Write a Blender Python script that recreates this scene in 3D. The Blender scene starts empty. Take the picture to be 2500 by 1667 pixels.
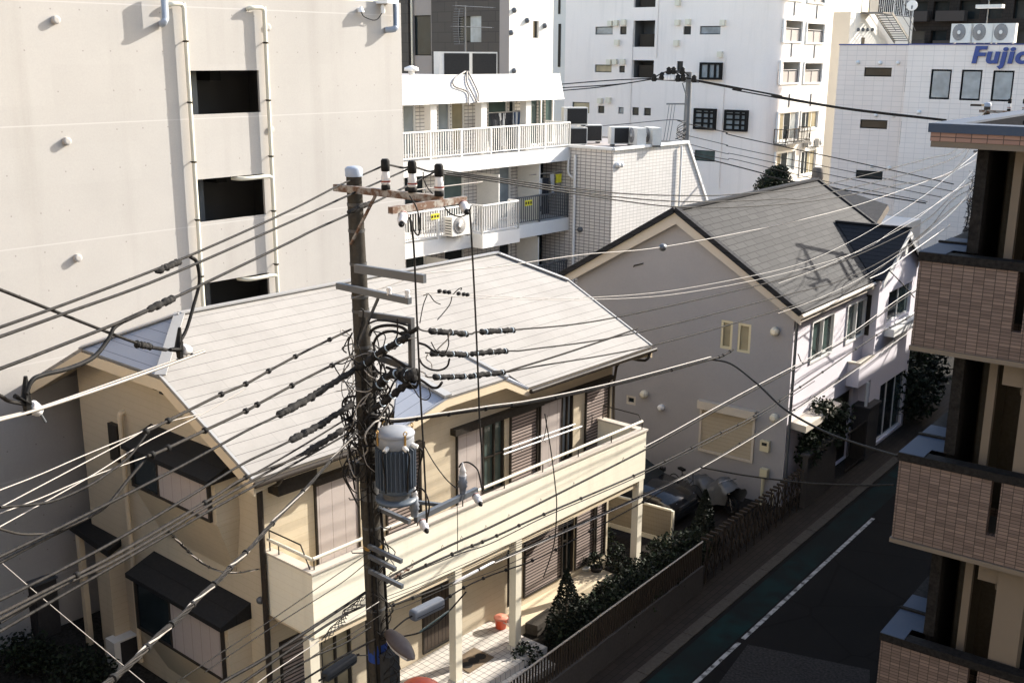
import bpy, math, random
from mathutils import Vector as V
random.seed(7)
C = bpy.context.scene.collection
# ---------------------------------------------------------------- camera (solved from the vanishing points of the houses and the street)
FPX, CXP, CYP = 2676.95, 1250.0, 833.5          # focal length and centre of the 2500 x 1667 photograph
PITCH, ROLL, YAW, HAZ = math.radians(14.6405), math.radians(.40237), math.radians(36.9916), math.radians(4.06456)
HC = 12.5                                       # eye height above the street
CAM = V((0, 0, HC))
def _rotz(v):
    c, s = math.cos(YAW), math.sin(YAW)
    return V((c*v.x - s*v.y, s*v.x + c*v.y, v.z))
_fw = V((0, math.cos(PITCH), -math.sin(PITCH))); _rt = V((1, 0, 0)); _up = _rt.cross(_fw)
RR = _rotz(_rt*math.cos(ROLL) + _up*math.sin(ROLL)); UU = _rotz(-_rt*math.sin(ROLL) + _up*math.cos(ROLL)); FF = _rotz(_fw)
cd = bpy.data.cameras.new('camera'); cam = bpy.data.objects.new('camera', cd); C.objects.link(cam)
cd.sensor_fit = 'HORIZONTAL'; cd.sensor_width = 36; cd.lens = 36*FPX/2500; cd.clip_end = 2000; cd.clip_start = .1
from mathutils import Matrix
cam.matrix_world = Matrix(((RR.x, UU.x, -FF.x, 0), (RR.y, UU.y, -FF.y, 0), (RR.z, UU.z, -FF.z, HC), (0, 0, 0, 1)))
bpy.context.scene.camera = cam
# ---------------------------------------------------------------- light
SUN_AZ, SUN_EL = math.radians(22.5), math.radians(26.5)
SUND = V((math.sin(SUN_AZ)*math.cos(SUN_EL), math.cos(SUN_AZ)*math.cos(SUN_EL), math.sin(SUN_EL)))
W = bpy.data.worlds.new('World'); bpy.context.scene.world = W; W.use_nodes = True
nt = W.node_tree; bg = nt.nodes['Background']; sk = nt.nodes.new('ShaderNodeTexSky'); sk.sky_type = 'NISHITA'
sk.sun_disc = False; sk.sun_elevation = SUN_EL; sk.sun_rotation = SUN_AZ; sk.air_density = 1.0; sk.dust_density = 1.6; sk.ozone_density = 0.0
nt.links.new(sk.outputs[0], bg.inputs[0]); bg.inputs[1].default_value = .125
sl = bpy.data.lights.new('sun', 'SUN'); sl.energy = 3.3; sl.angle = math.radians(.5); sl.color = (1, .945, .86)
so = bpy.data.objects.new('sun', sl); C.objects.link(so); so.rotation_euler = (-SUND).to_track_quat('-Z', 'Y').to_euler(); so.location = (0, 0, 60)
vs = bpy.context.scene.view_settings; vs.view_transform = 'Standard'; vs.look = 'None'; vs.exposure = 1.78; vs.gamma = 1; vs.use_curve_mapping = False
bpy.context.scene.cycles.max_bounces = 6; bpy.context.scene.cycles.diffuse_bounces = 3
# ---------------------------------------------------------------- from photograph pixels to places on known planes
def ray(p): return FF + RR*((p[0]-CXP)/FPX) - UU*((p[1]-CYP)/FPX)
def onp(p, P, n):
    d = ray(p); return CAM + d*((P-CAM).dot(n)/d.dot(n))
def atz(p, z): return onp(p, V((0, 0, z)), V((0, 0, 1)))
def atx(p, x): return onp(p, V((x, 0, 0)), V((1, 0, 0)))
def aty(p, y): return onp(p, V((0, y, 0)), V((0, 1, 0)))
def T1(x, y): return (x/2.8, y/2.8)
def T2(x, y): return (600+x/2.8, y/2.8)
def T3(x, y): return (1200+x/2.8, y/2.8)
def T4(x, y): return (1800+x/2.8, y/2.8)
def T5(x, y): return (x/2.8, 500+y/2.8)
def T6(x, y): return (600+x/2.8, 500+y/2.8)
def T7(x, y): return (1200+x/2.8, 500+y/2.8)
def T8(x, y): return (1800+x/2.8, 500+y/2.8)
def B1(x, y): return (x/2.3514, 1000+y/2.3514)
def B2(x, y): return (600+x/2.3514, 1000+y/2.3514)
def B3(x, y): return (1200+x/2.3514, 1000+y/2.3514)
def B4(x, y): return (1800+x/2.3514, 1000+y/2.3514)
Z = V((0, 0, 1))
hA = V((math.sin(HAZ), math.cos(HAZ), 0)); hN = V((math.cos(HAZ), -math.sin(HAZ), 0))   # along / out of the house fronts
X1, Y1 = V((1, 0, 0)), V((0, 1, 0))
class FR:                                        # a wall's own frame: u along it, z up, d out of it
    def __init__(s, O, U, N): s.O, s.U, s.N = O, U.normalized(), N.normalized()
    def P(s, u, z, d=0): return V((s.O.x, s.O.y, 0)) + s.U*u + s.N*d + Z*z
    def uz(s, p, d=0):
        q = onp(p, s.O+s.N*d, s.N); return ((q-s.O).dot(s.U), q.z)
    def r(s, p, q, d=0):                         # rectangle from its upper left and lower right corner in the photograph
        a, b = s.uz(p, d), s.uz(q, d); return (min(a[0], b[0]), max(a[0], b[0]), min(a[1], b[1]), max(a[1], b[1]))
# ---------------------------------------------------------------- mesh building
ROOTS = {}
class MB:
    def __init__(s, local=False): s.v, s.f, s.mi, s.local, s.sm = [], [], [], local, []
    def poly(s, pts, mi=0, sm=False):
        i = len(s.v); s.v += [V(p) for p in pts]; s.f.append(list(range(i, i+len(pts)))); s.mi.append(mi); s.sm.append(sm); return s
    def grid(s, rows, mi=0, closed=False, sm=True):
        i = len(s.v); n = len(rows[0])
        for r in rows: s.v += [V(p) for p in r]
        for a in range(len(rows)-1):
            for b in range(n if closed else n-1):
                c = (b+1) % n; s.f.append([i+a*n+b, i+a*n+c, i+(a+1)*n+c, i+(a+1)*n+b]); s.mi.append(mi); s.sm.append(sm)
        return s
    def hexa(s, p, mi=0):                        # p: 4 bottom, 4 top
        i = len(s.v); s.v += [V(q) for q in p]
        for f in ((3, 2, 1, 0), (4, 5, 6, 7), (0, 1, 5, 4), (1, 2, 6, 5), (2, 3, 7, 6), (3, 0, 4, 7)): s.f.append([i+k for k in f]); s.mi.append(mi); s.sm.append(False)
        return s
    def box(s, fr, u0, u1, z0, z1, d0, d1, mi=0):
        return s.hexa([fr.P(u0, z0, d1), fr.P(u1, z0, d1), fr.P(u1, z0, d0), fr.P(u0, z0, d0), fr.P(u0, z1, d1), fr.P(u1, z1, d1), fr.P(u1, z1, d0), fr.P(u0, z1, d0)], mi)
    def bx(s, x0, x1, y0, y1, z0, z1, mi=0):
        return s.hexa([(x0, y0, z0), (x1, y0, z0), (x1, y1, z0), (x0, y1, z0), (x0, y0, z1), (x1, y0, z1), (x1, y1, z1), (x0, y1, z1)], mi)
    def beam(s, a, b, w, h, up=Z, mi=0):
        a, b = V(a), V(b); t = (b-a).normalized(); r = t.cross(up).normalized(); u = r.cross(t).normalized()
        return s.hexa([a-r*w/2-u*h/2, a+r*w/2-u*h/2, b+r*w/2-u*h/2, b-r*w/2-u*h/2, a-r*w/2+u*h/2, a+r*w/2+u*h/2, b+r*w/2+u*h/2, b-r*w/2+u*h/2], mi)
    def tube(s, path, r, n=7, mi=0, cap=True):
        path = [V(p) for p in path]; rr = r if isinstance(r, (list, tuple)) else [r]*len(path); rows = []; u = None
        for k, p in enumerate(path):
            t = (path[min(k+1, len(path)-1)] - path[max(k-1, 0)])
            if t.length < 1e-9: t = Z.copy()
            t.normalize()
            if u is None: u = t.cross(Z if abs(t.z) < .9 else X1).normalized()
            else:
                u = u - t*u.dot(t)
                if u.length < 1e-6: u = t.cross(Z if abs(t.z) < .9 else X1)
                u.normalize()
            w = t.cross(u); rows.append([p + (u*math.cos(2*math.pi*j/n) + w*math.sin(2*math.pi*j/n))*rr[k] for j in range(n)])
        s.grid(rows, mi, True)
        if cap: s.poly(rows[0][::-1], mi); s.poly(rows[-1], mi)
        return s
    def lathe(s, base, axis, prof, n=16, mi=0, cap=True):   # prof: (radius, height along axis)
        a = V(axis).normalized(); u = a.cross(X1 if abs(a.x) < .9 else Y1).normalized(); w = a.cross(u); rows = []
        for r, h in prof: rows.append([V(base)+a*h+(u*math.cos(2*math.pi*j/n)+w*math.sin(2*math.pi*j/n))*r for j in range(n)])
        s.grid(rows, mi, True)
        if cap: s.poly(rows[0][::-1], mi); s.poly(rows[-1], mi)
        return s
    def build(s, name, mats, parent=None):
        me = bpy.data.meshes.new(name); o = bpy.data.objects.new(name, me); C.objects.link(o); loc = V((0, 0, 0))
        if parent is not None:
            o.parent = parent; r = parent
            while r.parent: r = r.parent
            if not s.local: loc = V(ROOTS[r.name])
        vs_ = [(v-loc) for v in s.v]
        me.from_pydata(vs_, [], s.f)
        if not isinstance(mats, (list, tuple)): mats = [mats]
        for m in mats: me.materials.append(m)
        me.polygons.foreach_set('material_index', s.mi); me.polygons.foreach_set('use_smooth', s.sm)
        uv = me.uv_layers.new(name='UVMap')          # metric box mapping
        for p in me.polygons:
            n = p.normal
            if abs(n.z) > .93: t, b = UVX, Z.cross(UVX)
            else: t = Z.cross(n).normalized(); b = n.cross(t)
            for li in p.loop_indices:
                q = s.v[me.loops[li].vertex_index]; uv.data[li].uv = (q.dot(t), q.dot(b))
        me.update()
        if parent is None: ROOTS[o.name] = (0, 0, 0)
        return o
UVX = Y1.copy()
def setuvx(v):
    global UVX; UVX = v.copy()
def tag(o, label, cat, group=None, kind=None):
    if label: o['label'] = label
    if cat: o['category'] = cat
    if group: o['group'] = group
    if kind: o['kind'] = kind
    return o
def thing(name, label, cat, loc, group=None, rz=0):
    o = bpy.data.objects.new(name, None); C.objects.link(o); o.empty_display_size = .3; o.location = loc; o.rotation_euler = (0, 0, rz); ROOTS[o.name] = tuple(loc)
    return tag(o, label, cat, group)
def lab(o, s): o['label'] = s; return o
def copy_tree(o, parent=None):
    c = o.copy(); C.objects.link(c)
    if parent: c.parent = parent
    for ch in [x for x in bpy.data.objects if x.parent == o]: copy_tree(ch, c)
    return c
def dup(o, loc, rz, label=None, group=None):
    c = copy_tree(o); c.location = loc; c.rotation_euler = (0, 0, rz)
    if label: c['label'] = label
    if group: c['group'] = group
    return c
# ---------------------------------------------------------------- materials
def srgb(r, g, b): return tuple(((x/255)/12.92 if x/255 <= .04045 else (((x/255)+.055)/1.055)**2.4) for x in (r, g, b))
class NT:
    def __init__(s, name):
        s.m = bpy.data.materials.new(name); s.m.use_nodes = True; s.t = s.m.node_tree; s.b = s.t.nodes['Principled BSDF']
    def n(s, ty, **k):
        q = s.t.nodes.new('ShaderNode'+ty)
        for a, b in k.items(): setattr(q, a, b)
        return q
    def l(s, a, b): s.t.links.new(a, b)
    def noise(s, scale, detail=4, vec=None, rough=.6):
        q = s.n('TexNoise'); q.inputs['Scale'].default_value = scale; q.inputs['Detail'].default_value = detail; q.inputs['Roughness'].default_value = rough
        if vec is None: vec = s.n('NewGeometry').outputs['Position']
        s.l(vec, q.inputs['Vector']); return q.outputs['Fac']
    def mathn(s, op, a, b=None, c=None):
        q = s.n('Math', operation=op)
        for i, x in enumerate((a, b, c)):
            if x is None: continue
            if isinstance(x, (int, float)): q.inputs[i].default_value = x
            else: s.l(x, q.inputs[i])
        return q.outputs[0]
    def mix(s, f, a, b, ty='MIX'):
        q = s.n('MixRGB', blend_type=ty)
        for i, x in enumerate((f, a, b)):
            if isinstance(x, (int, float)): q.inputs[i].default_value = x
            elif isinstance(x, tuple): q.inputs[i].default_value = (*x[:3], 1)
            else: s.l(x, q.inputs[i])
        return q.outputs[0]
    def ramp(s, f, lo, hi): 
        q = s.n('MapRange'); q.inputs[1].default_value = lo; q.inputs[2].default_value = hi; s.l(f, q.inputs[0]); return q.outputs[0]
    def bump(s, h, strength=.3, dist=.01):
        q = s.n('Bump'); q.inputs['Strength'].default_value = strength; q.inputs['Distance'].default_value = dist; s.l(h, q.inputs['Height']); s.l(q.outputs[0], s.b.inputs['Normal'])
    def col(s, c):
        if isinstance(c, tuple): s.b.inputs['Base Color'].default_value = (*c[:3], 1)
        else: s.l(c, s.b.inputs['Base Color'])
        return s
def dirt(t, c, amt=.16, sc=.7, fine=18):
    n1 = t.ramp(t.noise(sc, 5), .35, .7); n2 = t.ramp(t.noise(fine, 3), .3, .7)
    c1 = t.mix(t.mathn('MULTIPLY', n1, amt), c, tuple(x*.45 for x in (c if isinstance(c, tuple) else (.2, .18, .15))))
    return t.mix(t.mathn('MULTIPLY', n2, amt*.6), c1, (.12, .11, .1))
def streaks(t, c, amt=.25, sc=2.2):               # rain marks running down a wall
    mp = t.n('Mapping'); mp.inputs['Scale'].default_value = (1, 1, .06); t.l(t.n('NewGeometry').outputs['Position'], mp.inputs[0])
    f = t.ramp(t.noise(sc, 5, mp.outputs[0]), .52, .8); return t.mix(t.mathn('MULTIPLY', f, amt), c, (.16, .14, .11))
def plain(name, c, rough=.6, amt=.15, sc=.8, metal=0, bump=0, streak=0, spec=.4):
    spec = spec if max(c) > .06 or spec > .5 else .08; t = NT(name); k = dirt(t, c, amt, sc)
    if streak: k = streaks(t, k, streak)
    t.col(k); t.b.inputs['Roughness'].default_value = rough; t.b.inputs['Metallic'].default_value = metal; t.b.inputs['Specular IOR Level'].default_value = spec
    if bump: t.bump(t.noise(60, 3), bump, .004)
    return t.m
def tiled(name, c1, c2, mort, w, h, ms=.004, off=0, rough=.5, bump=.4, amt=.12, wob=0, freq=2, streak=0):
    sp_ = .35 if max(c1) > .06 else .1; t = NT(name); uv = t.n('UVMap').outputs[0]
    if wob:
        nv = t.n('TexNoise'); nv.inputs['Scale'].default_value = 3.0; t.l(uv, nv.inputs['Vector'])
        sc = t.n('VectorMath', operation='MULTIPLY_ADD'); t.l(nv.outputs['Color'], sc.inputs[0]); sc.inputs[1].default_value = (0, wob, 0); t.l(uv, sc.inputs[2]); uv = sc.outputs[0]
    b = t.n('TexBrick'); b.offset = off; b.offset_frequency = freq; t.l(uv, b.inputs['Vector'])
    for k, x in (('Color1', c1), ('Color2', c2), ('Mortar', mort)): b.inputs[k].default_value = (*x, 1)
    b.inputs['Scale'].default_value = 1; b.inputs['Mortar Size'].default_value = ms; b.inputs['Brick Width'].default_value = w; b.inputs['Row Height'].default_value = h; b.inputs['Mortar Smooth'].default_value = .1
    n1 = t.ramp(t.noise(.6, 5), .35, .7); k = t.mix(t.mathn('MULTIPLY', n1, amt), b.outputs['Color'], tuple(x*.5 for x in c1))
    if streak: k = streaks(t, k, streak)
    t.col(k); t.b.inputs['Roughness'].default_value = rough; t.b.inputs['Specular IOR Level'].default_value = sp_
    if bump: t.bump(t.mathn('SUBTRACT', 1, b.outputs['Fac']), bump, .006)
    return t.m
def lined(name, c, lc, pitch, lw, rough=.55, vertical=False, amt=.12, bump=.5, spec=.35):
    spec = spec if max(c) > .06 else .1   # boards, siding, louvres: one dark joint per pitch
    t = NT(name); s = t.n('SeparateXYZ'); t.l(t.n('UVMap').outputs[0], s.inputs[0]); q = s.outputs[0 if vertical else 1]
    f = t.mathn('FRACT', t.mathn('DIVIDE', q, pitch)); ln = t.mathn('LESS_THAN', f, lw/pitch)
    cc = dirt(t, c, amt)
    if max(c) > .45: cc = streaks(t, cc, .16, 2.4)
    t.col(t.mix(ln, cc, lc)); t.b.inputs['Roughness'].default_value = rough; t.b.inputs['Specular IOR Level'].default_value = spec
    t.bump(t.mathn('MULTIPLY', t.mathn('SUBTRACT', 1, ln), t.mathn('SUBTRACT', 1.2, f)), bump, pitch*.15)
    return t.m
def glassm(name, c, rough=.04, spec=.6):
    t = NT(name); t.col(t.mix(t.ramp(t.noise(1.3, 2), .3, .7), tuple(x*.6 for x in c), c)); t.b.inputs['Roughness'].default_value = rough; t.b.inputs['Specular IOR Level'].default_value = spec; return t.m
MT = {}
def mm():
    M = MT
    # smooth concrete wall with tie holes and pale sheet joints
    t = NT('fair_faced_concrete'); c = dirt(t, (.425, .405, .378), .16, .4, 30); c = streaks(t, c, .22, 1.3)
    s = t.n('SeparateXYZ'); t.l(t.n('UVMap').outputs[0], s.inputs[0])
    def cell(q, p, o): return t.mathn('MULTIPLY', t.mathn('SUBTRACT', t.mathn('FRACT', t.mathn('DIVIDE', t.mathn('ADD', q, o), p)), .5), p)
    du, dv = cell(s.outputs[0], .62, .2), cell(s.outputs[1], .816, .13)
    d = t.mathn('SQRT', t.mathn('ADD', t.mathn('POWER', du, 2), t.mathn('POWER', dv, 2)))
    wn = t.n('TexWhiteNoise', noise_dimensions='2D'); fl = t.n('VectorMath', operation='FLOOR'); dv2 = t.n('VectorMath', operation='DIVIDE'); t.l(t.n('UVMap').outputs[0], dv2.inputs[0]); dv2.inputs[1].default_value = (.62, .816, 1); t.l(dv2.outputs[0], fl.inputs[0]); t.l(fl.outputs[0], wn.inputs['Vector'])
    dot = t.mathn('MULTIPLY', t.mathn('LESS_THAN', d, .017), t.mathn('GREATER_THAN', wn.outputs[0], .3))
    c = t.mix(t.mathn('MULTIPLY', dot, .5), c, (.12, .11, .10))
    jl = t.mathn('LESS_THAN', t.mathn('ABSOLUTE', cell(s.outputs[1], 2.447, -13.48+2.447*5.5)), .012)
    wp = t.n('TexWhiteNoise', noise_dimensions='2D'); fp_ = t.n('VectorMath', operation='FLOOR'); dp = t.n('VectorMath', operation='DIVIDE'); t.l(t.n('UVMap').outputs[0], dp.inputs[0]); dp.inputs[1].default_value = (1.86, .816, 1); t.l(dp.outputs[0], fp_.inputs[0]); t.l(fp_.outputs[0], wp.inputs['Vector'])
    c = t.mix(t.mathn('MULTIPLY', wp.outputs[0], .10), c, (.26, .24, .22))
    t.col(t.mix(t.mathn('MULTIPLY', jl, .8), c, (.47, .45, .43))); t.b.inputs['Roughness'].default_value = .85; t.b.inputs['Specular IOR Level'].default_value = .2; t.bump(t.noise(25, 4), .12, .004); M['concrete'] = t.m
    M['conc_dark'] = plain('recess_shade_concrete', (.11, .11, .108), .9)  # darker than the outer concrete, recess shade put into the colour
    M['white'] = plain('white_paint', (.78, .765, .73), .5, .1)
    M['cream'] = plain('cream_paint', (.74, .68, .54), .5, .12)
    M['greenwhite'] = plain('pipe_paint', (.62, .60, .50), .45, .1)
    M['galv'] = plain('galvanised_steel', (.12, .128, .138), .45, .2, 2, .4)
    M['galv_dark'] = plain('weathered_steel', (.08, .08, .08), .55, .3, 3, .3)
    t = NT('rusty_painted_steel'); k = dirt(t, (.30, .27, .23), .4, 3); rn = t.ramp(t.noise(9, 6), .42, .56); t.col(t.mix(rn, k, (.10, .045, .02))); t.b.inputs['Roughness'].default_value = .7; M['rusty'] = t.m
    M['pole'] = plain('utility_pole_concrete', (.036, .031, .024), .85, .35, 2.5, bump=.3, streak=.3)
    M['polecap'] = plain('pole_cap_plastic', (.30, .34, .40), .5, .15)
    M['black'] = plain('black_rubber', (.008, .008, .008), .6, .2, 5)
    M['cable'] = plain('cable_black', (.010, .009, .008), .6, .3, 4)
    M['cable_grey'] = plain('cable_grey', (.024, .021, .018), .7, .3, 4)
    M['cable_pale'] = plain('cable_pale', (.30, .27, .235), .5, .3, 4)
    M['sleeve'] = plain('cable_wrap', (.011, .011, .011), .85, .4, 12, bump=.8)
    M['tie'] = plain('cable_tie_blue', (.45, .55, .62), .5)
    M['porc'] = plain('porcelain', (.58, .56, .54), .3, .1, 3, spec=.6)
    M['porc_red'] = plain('porcelain_red_ring', (.22, .035, .02), .3)
    M['tank'] = plain('transformer_grey', (.065, .085, .11), .45, .2, 3)
    M['tank_lid'] = plain('transformer_lid', (.24, .25, .265), .5, .15, 3)
    M['closure'] = plain('grey_plastic', (.16, .175, .20), .55, .2, 5)
    M['closure_dark'] = plain('dark_plastic', (.03, .033, .037), .5, .2, 5)
    M['brass'] = plain('brass', (.45, .27, .08), .4, .2, 5, .7)
    # beige house
    M['bsiding'] = lined('cream_siding', (.53, .45, .325), (.38, .31, .21), .152, .005, .6, bump=.15)
    M['bparapet'] = lined('lit_cream_siding', (.88, .82, .66), (.74, .66, .50), .152, .005, .6, bump=.15, amt=.07)  # same cream siding, its sunlit tone put into the colour
    M['btrim'] = plain('cream_trim', (.66, .55, .385), .5, .08)
    t = NT('grey_roof_slate'); uv = t.n('UVMap').outputs[0]
    nv = t.n('TexNoise'); nv.inputs['Scale'].default_value = 2.2; nv.inputs['Detail'].default_value = 6; t.l(uv, nv.inputs['Vector'])
    sc = t.n('VectorMath', operation='MULTIPLY_ADD'); t.l(nv.outputs['Color'], sc.inputs[0]); sc.inputs[1].default_value = (0, .022, 0); t.l(uv, sc.inputs[2])
    b = t.n('TexBrick'); b.offset = .37; b.offset_frequency = 2; t.l(sc.outputs[0], b.inputs['Vector']); b.inputs['Scale'].default_value = 1; b.inputs['Brick Width'].default_value = .91; b.inputs['Row Height'].default_value = .262; b.inputs['Mortar Size'].default_value = .0055
    for k, x in (('Color1', (.328, .308, .280)), ('Color2', (.278, .260, .236)), ('Mortar', (.06, .052, .046))): b.inputs[k].default_value = (*x, 1)
    sp = t.n('SeparateXYZ'); t.l(sc.outputs[0], sp.inputs[0]); fr_ = t.mathn('FRACT', t.mathn('DIVIDE', sp.outputs[1], .262)); edge = t.mathn('LESS_THAN', t.mathn('ABSOLUTE', t.mathn('SUBTRACT', fr_, .5)), .475)
    k = t.mix(t.mathn('MULTIPLY', edge, .75), b.outputs['Color'], (.31, .291, .264)); t.col(dirt(t, k, .22, .9)); t.b.inputs['Roughness'].default_value = .7; t.b.inputs['Specular IOR Level'].default_value = .3; M['slate'] = t.m
    M['bluemetal'] = lined('blue_grey_metal_roof', (.30, .32, .36), (.10, .11, .13), .27, .012, .5, bump=.5)
    M['flash'] = plain('grey_flashing', (.30, .295, .285), .45, .15, 2)
    M['gutter'] = plain('dark_brown_gutter', (.035, .028, .022), .4, .2)
    M['panel'] = lined('shutter_box_panel', (.40, .35, .325), (.12, .10, .09), .3, .008, .5, True, bump=.3)
    M['louvre'] = lined('brown_louvre', (.33, .265, .235), (.03, .022, .018), .075, .03, .5, bump=.8)
    M['bronze'] = plain('dark_bronze_frame', (.03, .025, .02), .4, .2)
    M['darkroof'] = lined('dark_awning_metal', (.016, .016, .0165), (.007, .007, .007), .35, .012, .5, True, bump=.3)
    M['wood_door'] = lined('dark_slatted_door', (.05, .037, .028), (.008, .006, .005), .11, .016, .5, True, bump=.6)
    M['porch'] = tiled('porch_tile', (.60, .56, .50), (.55, .51, .46), (.10, .09, .085), .15, .15, .006, 0, .4, .2)
    M['gl_dark'] = glassm('dark_glass', (.02, .027, .03), .12, .22)
    M['gl_green'] = glassm('curtained_glass', (.085, .12, .11), .08)
    M['gl_pale'] = glassm('frosted_glass', (.30, .34, .36), .25, .5)
    M['gl_cream'] = glassm('yellow_curtain_glass', (.36, .31, .2), .2, .4)
    # purple-grey house
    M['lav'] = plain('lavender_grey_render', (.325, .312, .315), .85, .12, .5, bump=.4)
    M['lav_lit'] = plain('lit_lavender_render', (.72, .675, .715), .85, .08, .5, bump=.3)  # lit copy of the lavender render, sunlight put into its colour
    M['slate2'] = tiled('dark_roof_slate', (.044, .0425, .041), (.031, .030, .0295), (.005, .005, .005), .6, .23, .014, .5, .7, .5, .25, .012)
    M['blackroof'] = lined('black_roof', (.022, .022, .024), (.008, .008, .008), .2, .02, .8, bump=.5, spec=.15)
    M['barge'] = plain('beige_bargeboard', (.55, .49, .41), .6, .12)
    M['shut_b'] = lined('beige_roller_shutter', (.40, .34, .25), (.27, .22, .16), .12, .008, .5, bump=.2)
    M['fr_yel'] = plain('pale_yellow_frame', (.60, .53, .35), .5, .1)
    # blocks behind
    M['wtile'] = tiled('white_wall_tile', (.60, .575, .545), (.55, .53, .50), (.36, .345, .325), .23, .12, .011, .0, .35, .2)
    M['gtile'] = tiled('pale_grey_tile', (.68, .63, .575), (.63, .585, .54), (.22, .205, .19), .23, .12, .014, .0, .4, .2)
    M['brtile'] = tiled('dark_brown_tile', (.062, .053, .046), (.054, .046, .041), (.032, .027, .024), 1.2, .6, .02, .5, .6, .2, .25)
    M['grtile'] = plain('taupe_panel', (.30, .265, .245), .6, .12)
    M['wrender'] = plain('white_render', (.66, .63, .575), .8, .07, .4)
    M['mrender'] = plain('pale_warm_render', (.88, .79, .715), .85, .10, .25, streak=.14)
    M['beigewall'] = plain('beige_render', (.60, .555, .49), .85, .1, .3)
    M['ftile'] = tiled('office_panel_tile', (.73, .65, .59), (.70, .62, .565), (.56, .50, .455), .6, .3, .014, .0, .5, .15)
    M['fwall'] = tiled('office_white_tile', (.76, .69, .635), (.73, .665, .61), (.60, .545, .505), .6, .3, .014, .0, .5, .15)
    M['bsign'] = plain('blue_sign_paint', (.012, .045, .22), .45, .1, 2)
    M['farbrown'] = tiled('far_brown_tile', (.035, .028, .024), (.028, .023, .02), (.016, .013, .012), .6, .3, .02, .5, .7, .1)
    M['farbrown2'] = plain('far_taupe_render', (.06, .05, .045), .8, .2, .3)
    M['noshine'] = plain('matt_dark_roof', (.016, .016, .017), .95, .3); M['noshine'].node_tree.nodes['Principled BSDF'].inputs['Specular IOR Level'].default_value = 0
    M['fardark'] = plain('far_dark_render', (.012, .0115, .012), .8, .3)
    # brick flats
    M['brick'] = tiled('mosaic_brick_tile', (.165, .124, .103), (.095, .071, .060), (.036, .027, .023), .14, .05, .005, 0, .7, .5, .12, freq=3)
    M['brick2'] = tiled('roof_edge_tile', (.26, .165, .13), (.21, .13, .108), (.05, .038, .033), .2, .075, .006, 0, .7, .5, .15)
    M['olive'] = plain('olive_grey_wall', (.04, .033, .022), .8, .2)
    M['capdark'] = plain('dark_coping', (.007, .007, .007), .8, .2)
    M['skyglass'] = plain('sky_tinted_sheet_metal', (.045, .065, .10), .7, .2, 1, .0, spec=.1)  # matt colour carrying the blue of the sky mirrored in the ledge panels
    M['paleslab'] = plain('pale_slab_edge', (.135, .112, .084), .7, .2)
    # ground
    t = NT('asphalt'); k = t.mix(t.ramp(t.noise(.35, 6), .35, .7), (.007, .0073, .0075), (.012, .0115, .011)); k = t.mix(t.ramp(t.noise(90, 2), .4, .7), k, (.005, .005, .005)); t.col(k); t.b.inputs['Roughness'].default_value = .9; t.b.inputs['Specular IOR Level'].default_value = .05; vo = t.n('TexVoronoi', feature='DISTANCE_TO_EDGE'); vo.inputs['Scale'].default_value = .45; t.l(t.n('NewGeometry').outputs['Position'], vo.inputs['Vector']); k2 = t.mix(t.mathn('MULTIPLY', t.mathn('LESS_THAN', vo.outputs['Distance'], .012), .6), k, (.004, .004, .004)); t.col(k2); t.bump(t.noise(120, 2), .4, .004); M['asphalt'] = t.m
    M['patch'] = plain('newer_asphalt_patch', (.0105, .0105, .0115), .9, .4, 2)
    t = NT('worn_white_line'); w = t.ramp(t.noise(5, 6), .36, .56); t.col(t.mix(w, (.01, .01, .01), (.27, .27, .26))); t.b.inputs['Roughness'].default_value = .8; M['line'] = t.m
    t = NT('worn_green_lane'); w = t.mathn('MULTIPLY', t.ramp(t.noise(1.6, 6), .38, .60), t.ramp(t.noise(.35, 2), .36, .6)); t.col(t.mix(w, (.009, .0115, .0115), (.007, .021, .021))); t.b.inputs['Roughness'].default_value = .9; t.b.inputs['Specular IOR Level'].default_value = .05; M['green'] = t.m
    M['kerb'] = plain('kerb_concrete', (.05, .043, .035), .85, .35, 1.5, bump=.3)
    M['gnd'] = plain('yard_ground', (.016, .014, .011), .95, .5, 1.2, bump=.3)
    M['paving'] = tiled('brown_paving', (.028, .022, .018), (.022, .018, .015), (.01, .009, .008), .3, .15, .008, .5, .85, .3, .3)
    M['wallgrey'] = plain('block_wall_grey', (.05, .047, .046), .85, .3, 1.2, bump=.3)
    M['leaf'] = plain('leaf_dark', (.007, .015, .006), .6, .4, 3)
    M['leaf2'] = plain('leaf_mid', (.014, .027, .009), .55, .4, 3)
    M['leaf3'] = plain('leaf_deep', (.004, .009, .005), .6, .4, 3)
    M['bark'] = plain('bark', (.07, .05, .035), .9, .4, 6)
    M['bounceground'] = plain('pale_bounce_ground', (.42, .39, .34), .9, .3, .3)
    M['tan'] = plain('tan_bounce_wall', (.80, .60, .36), .7, .1, .3)  # warm colour so the added building throws tan light back
    M['gate'] = plain('accordion_gate_brown', (.035, .027, .021), .5, .3, 3, .2)
    M['red'] = plain('red_plastic', (.62, .085, .03), .4, .12, 4)
    M['redlid'] = plain('faded_red_lid', (.66, .24, .16), .5, .12, 4)
    M['orange'] = plain('orange_hood', (.62, .09, .025), .4, .15, 4)
    M['silver'] = plain('silver_cover_sheet', (.13, .132, .135), .45, .3, 5, .35, bump=.6)
    M['carpaint'] = plain('black_car_paint', (.012, .013, .015), .15, .1, 3, spec=.7)
    M['tyre'] = plain('tyre', (.014, .014, .014), .8)
    M['chrome'] = plain('chrome', (.6, .6, .6), .15, .05, 3, .9)
    M['lamp'] = glassm('headlamp_lens', (.5, .52, .55), .1)
    M['cloth_dark'] = plain('dark_laundry', (.02, .022, .028), .9, .4, 6)
    M['cloth_pale'] = plain('pale_laundry', (.55, .53, .5), .9, .2, 6)
    M['cloth_blue'] = plain('blue_laundry', (.04, .07, .13), .9, .3, 6)
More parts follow.
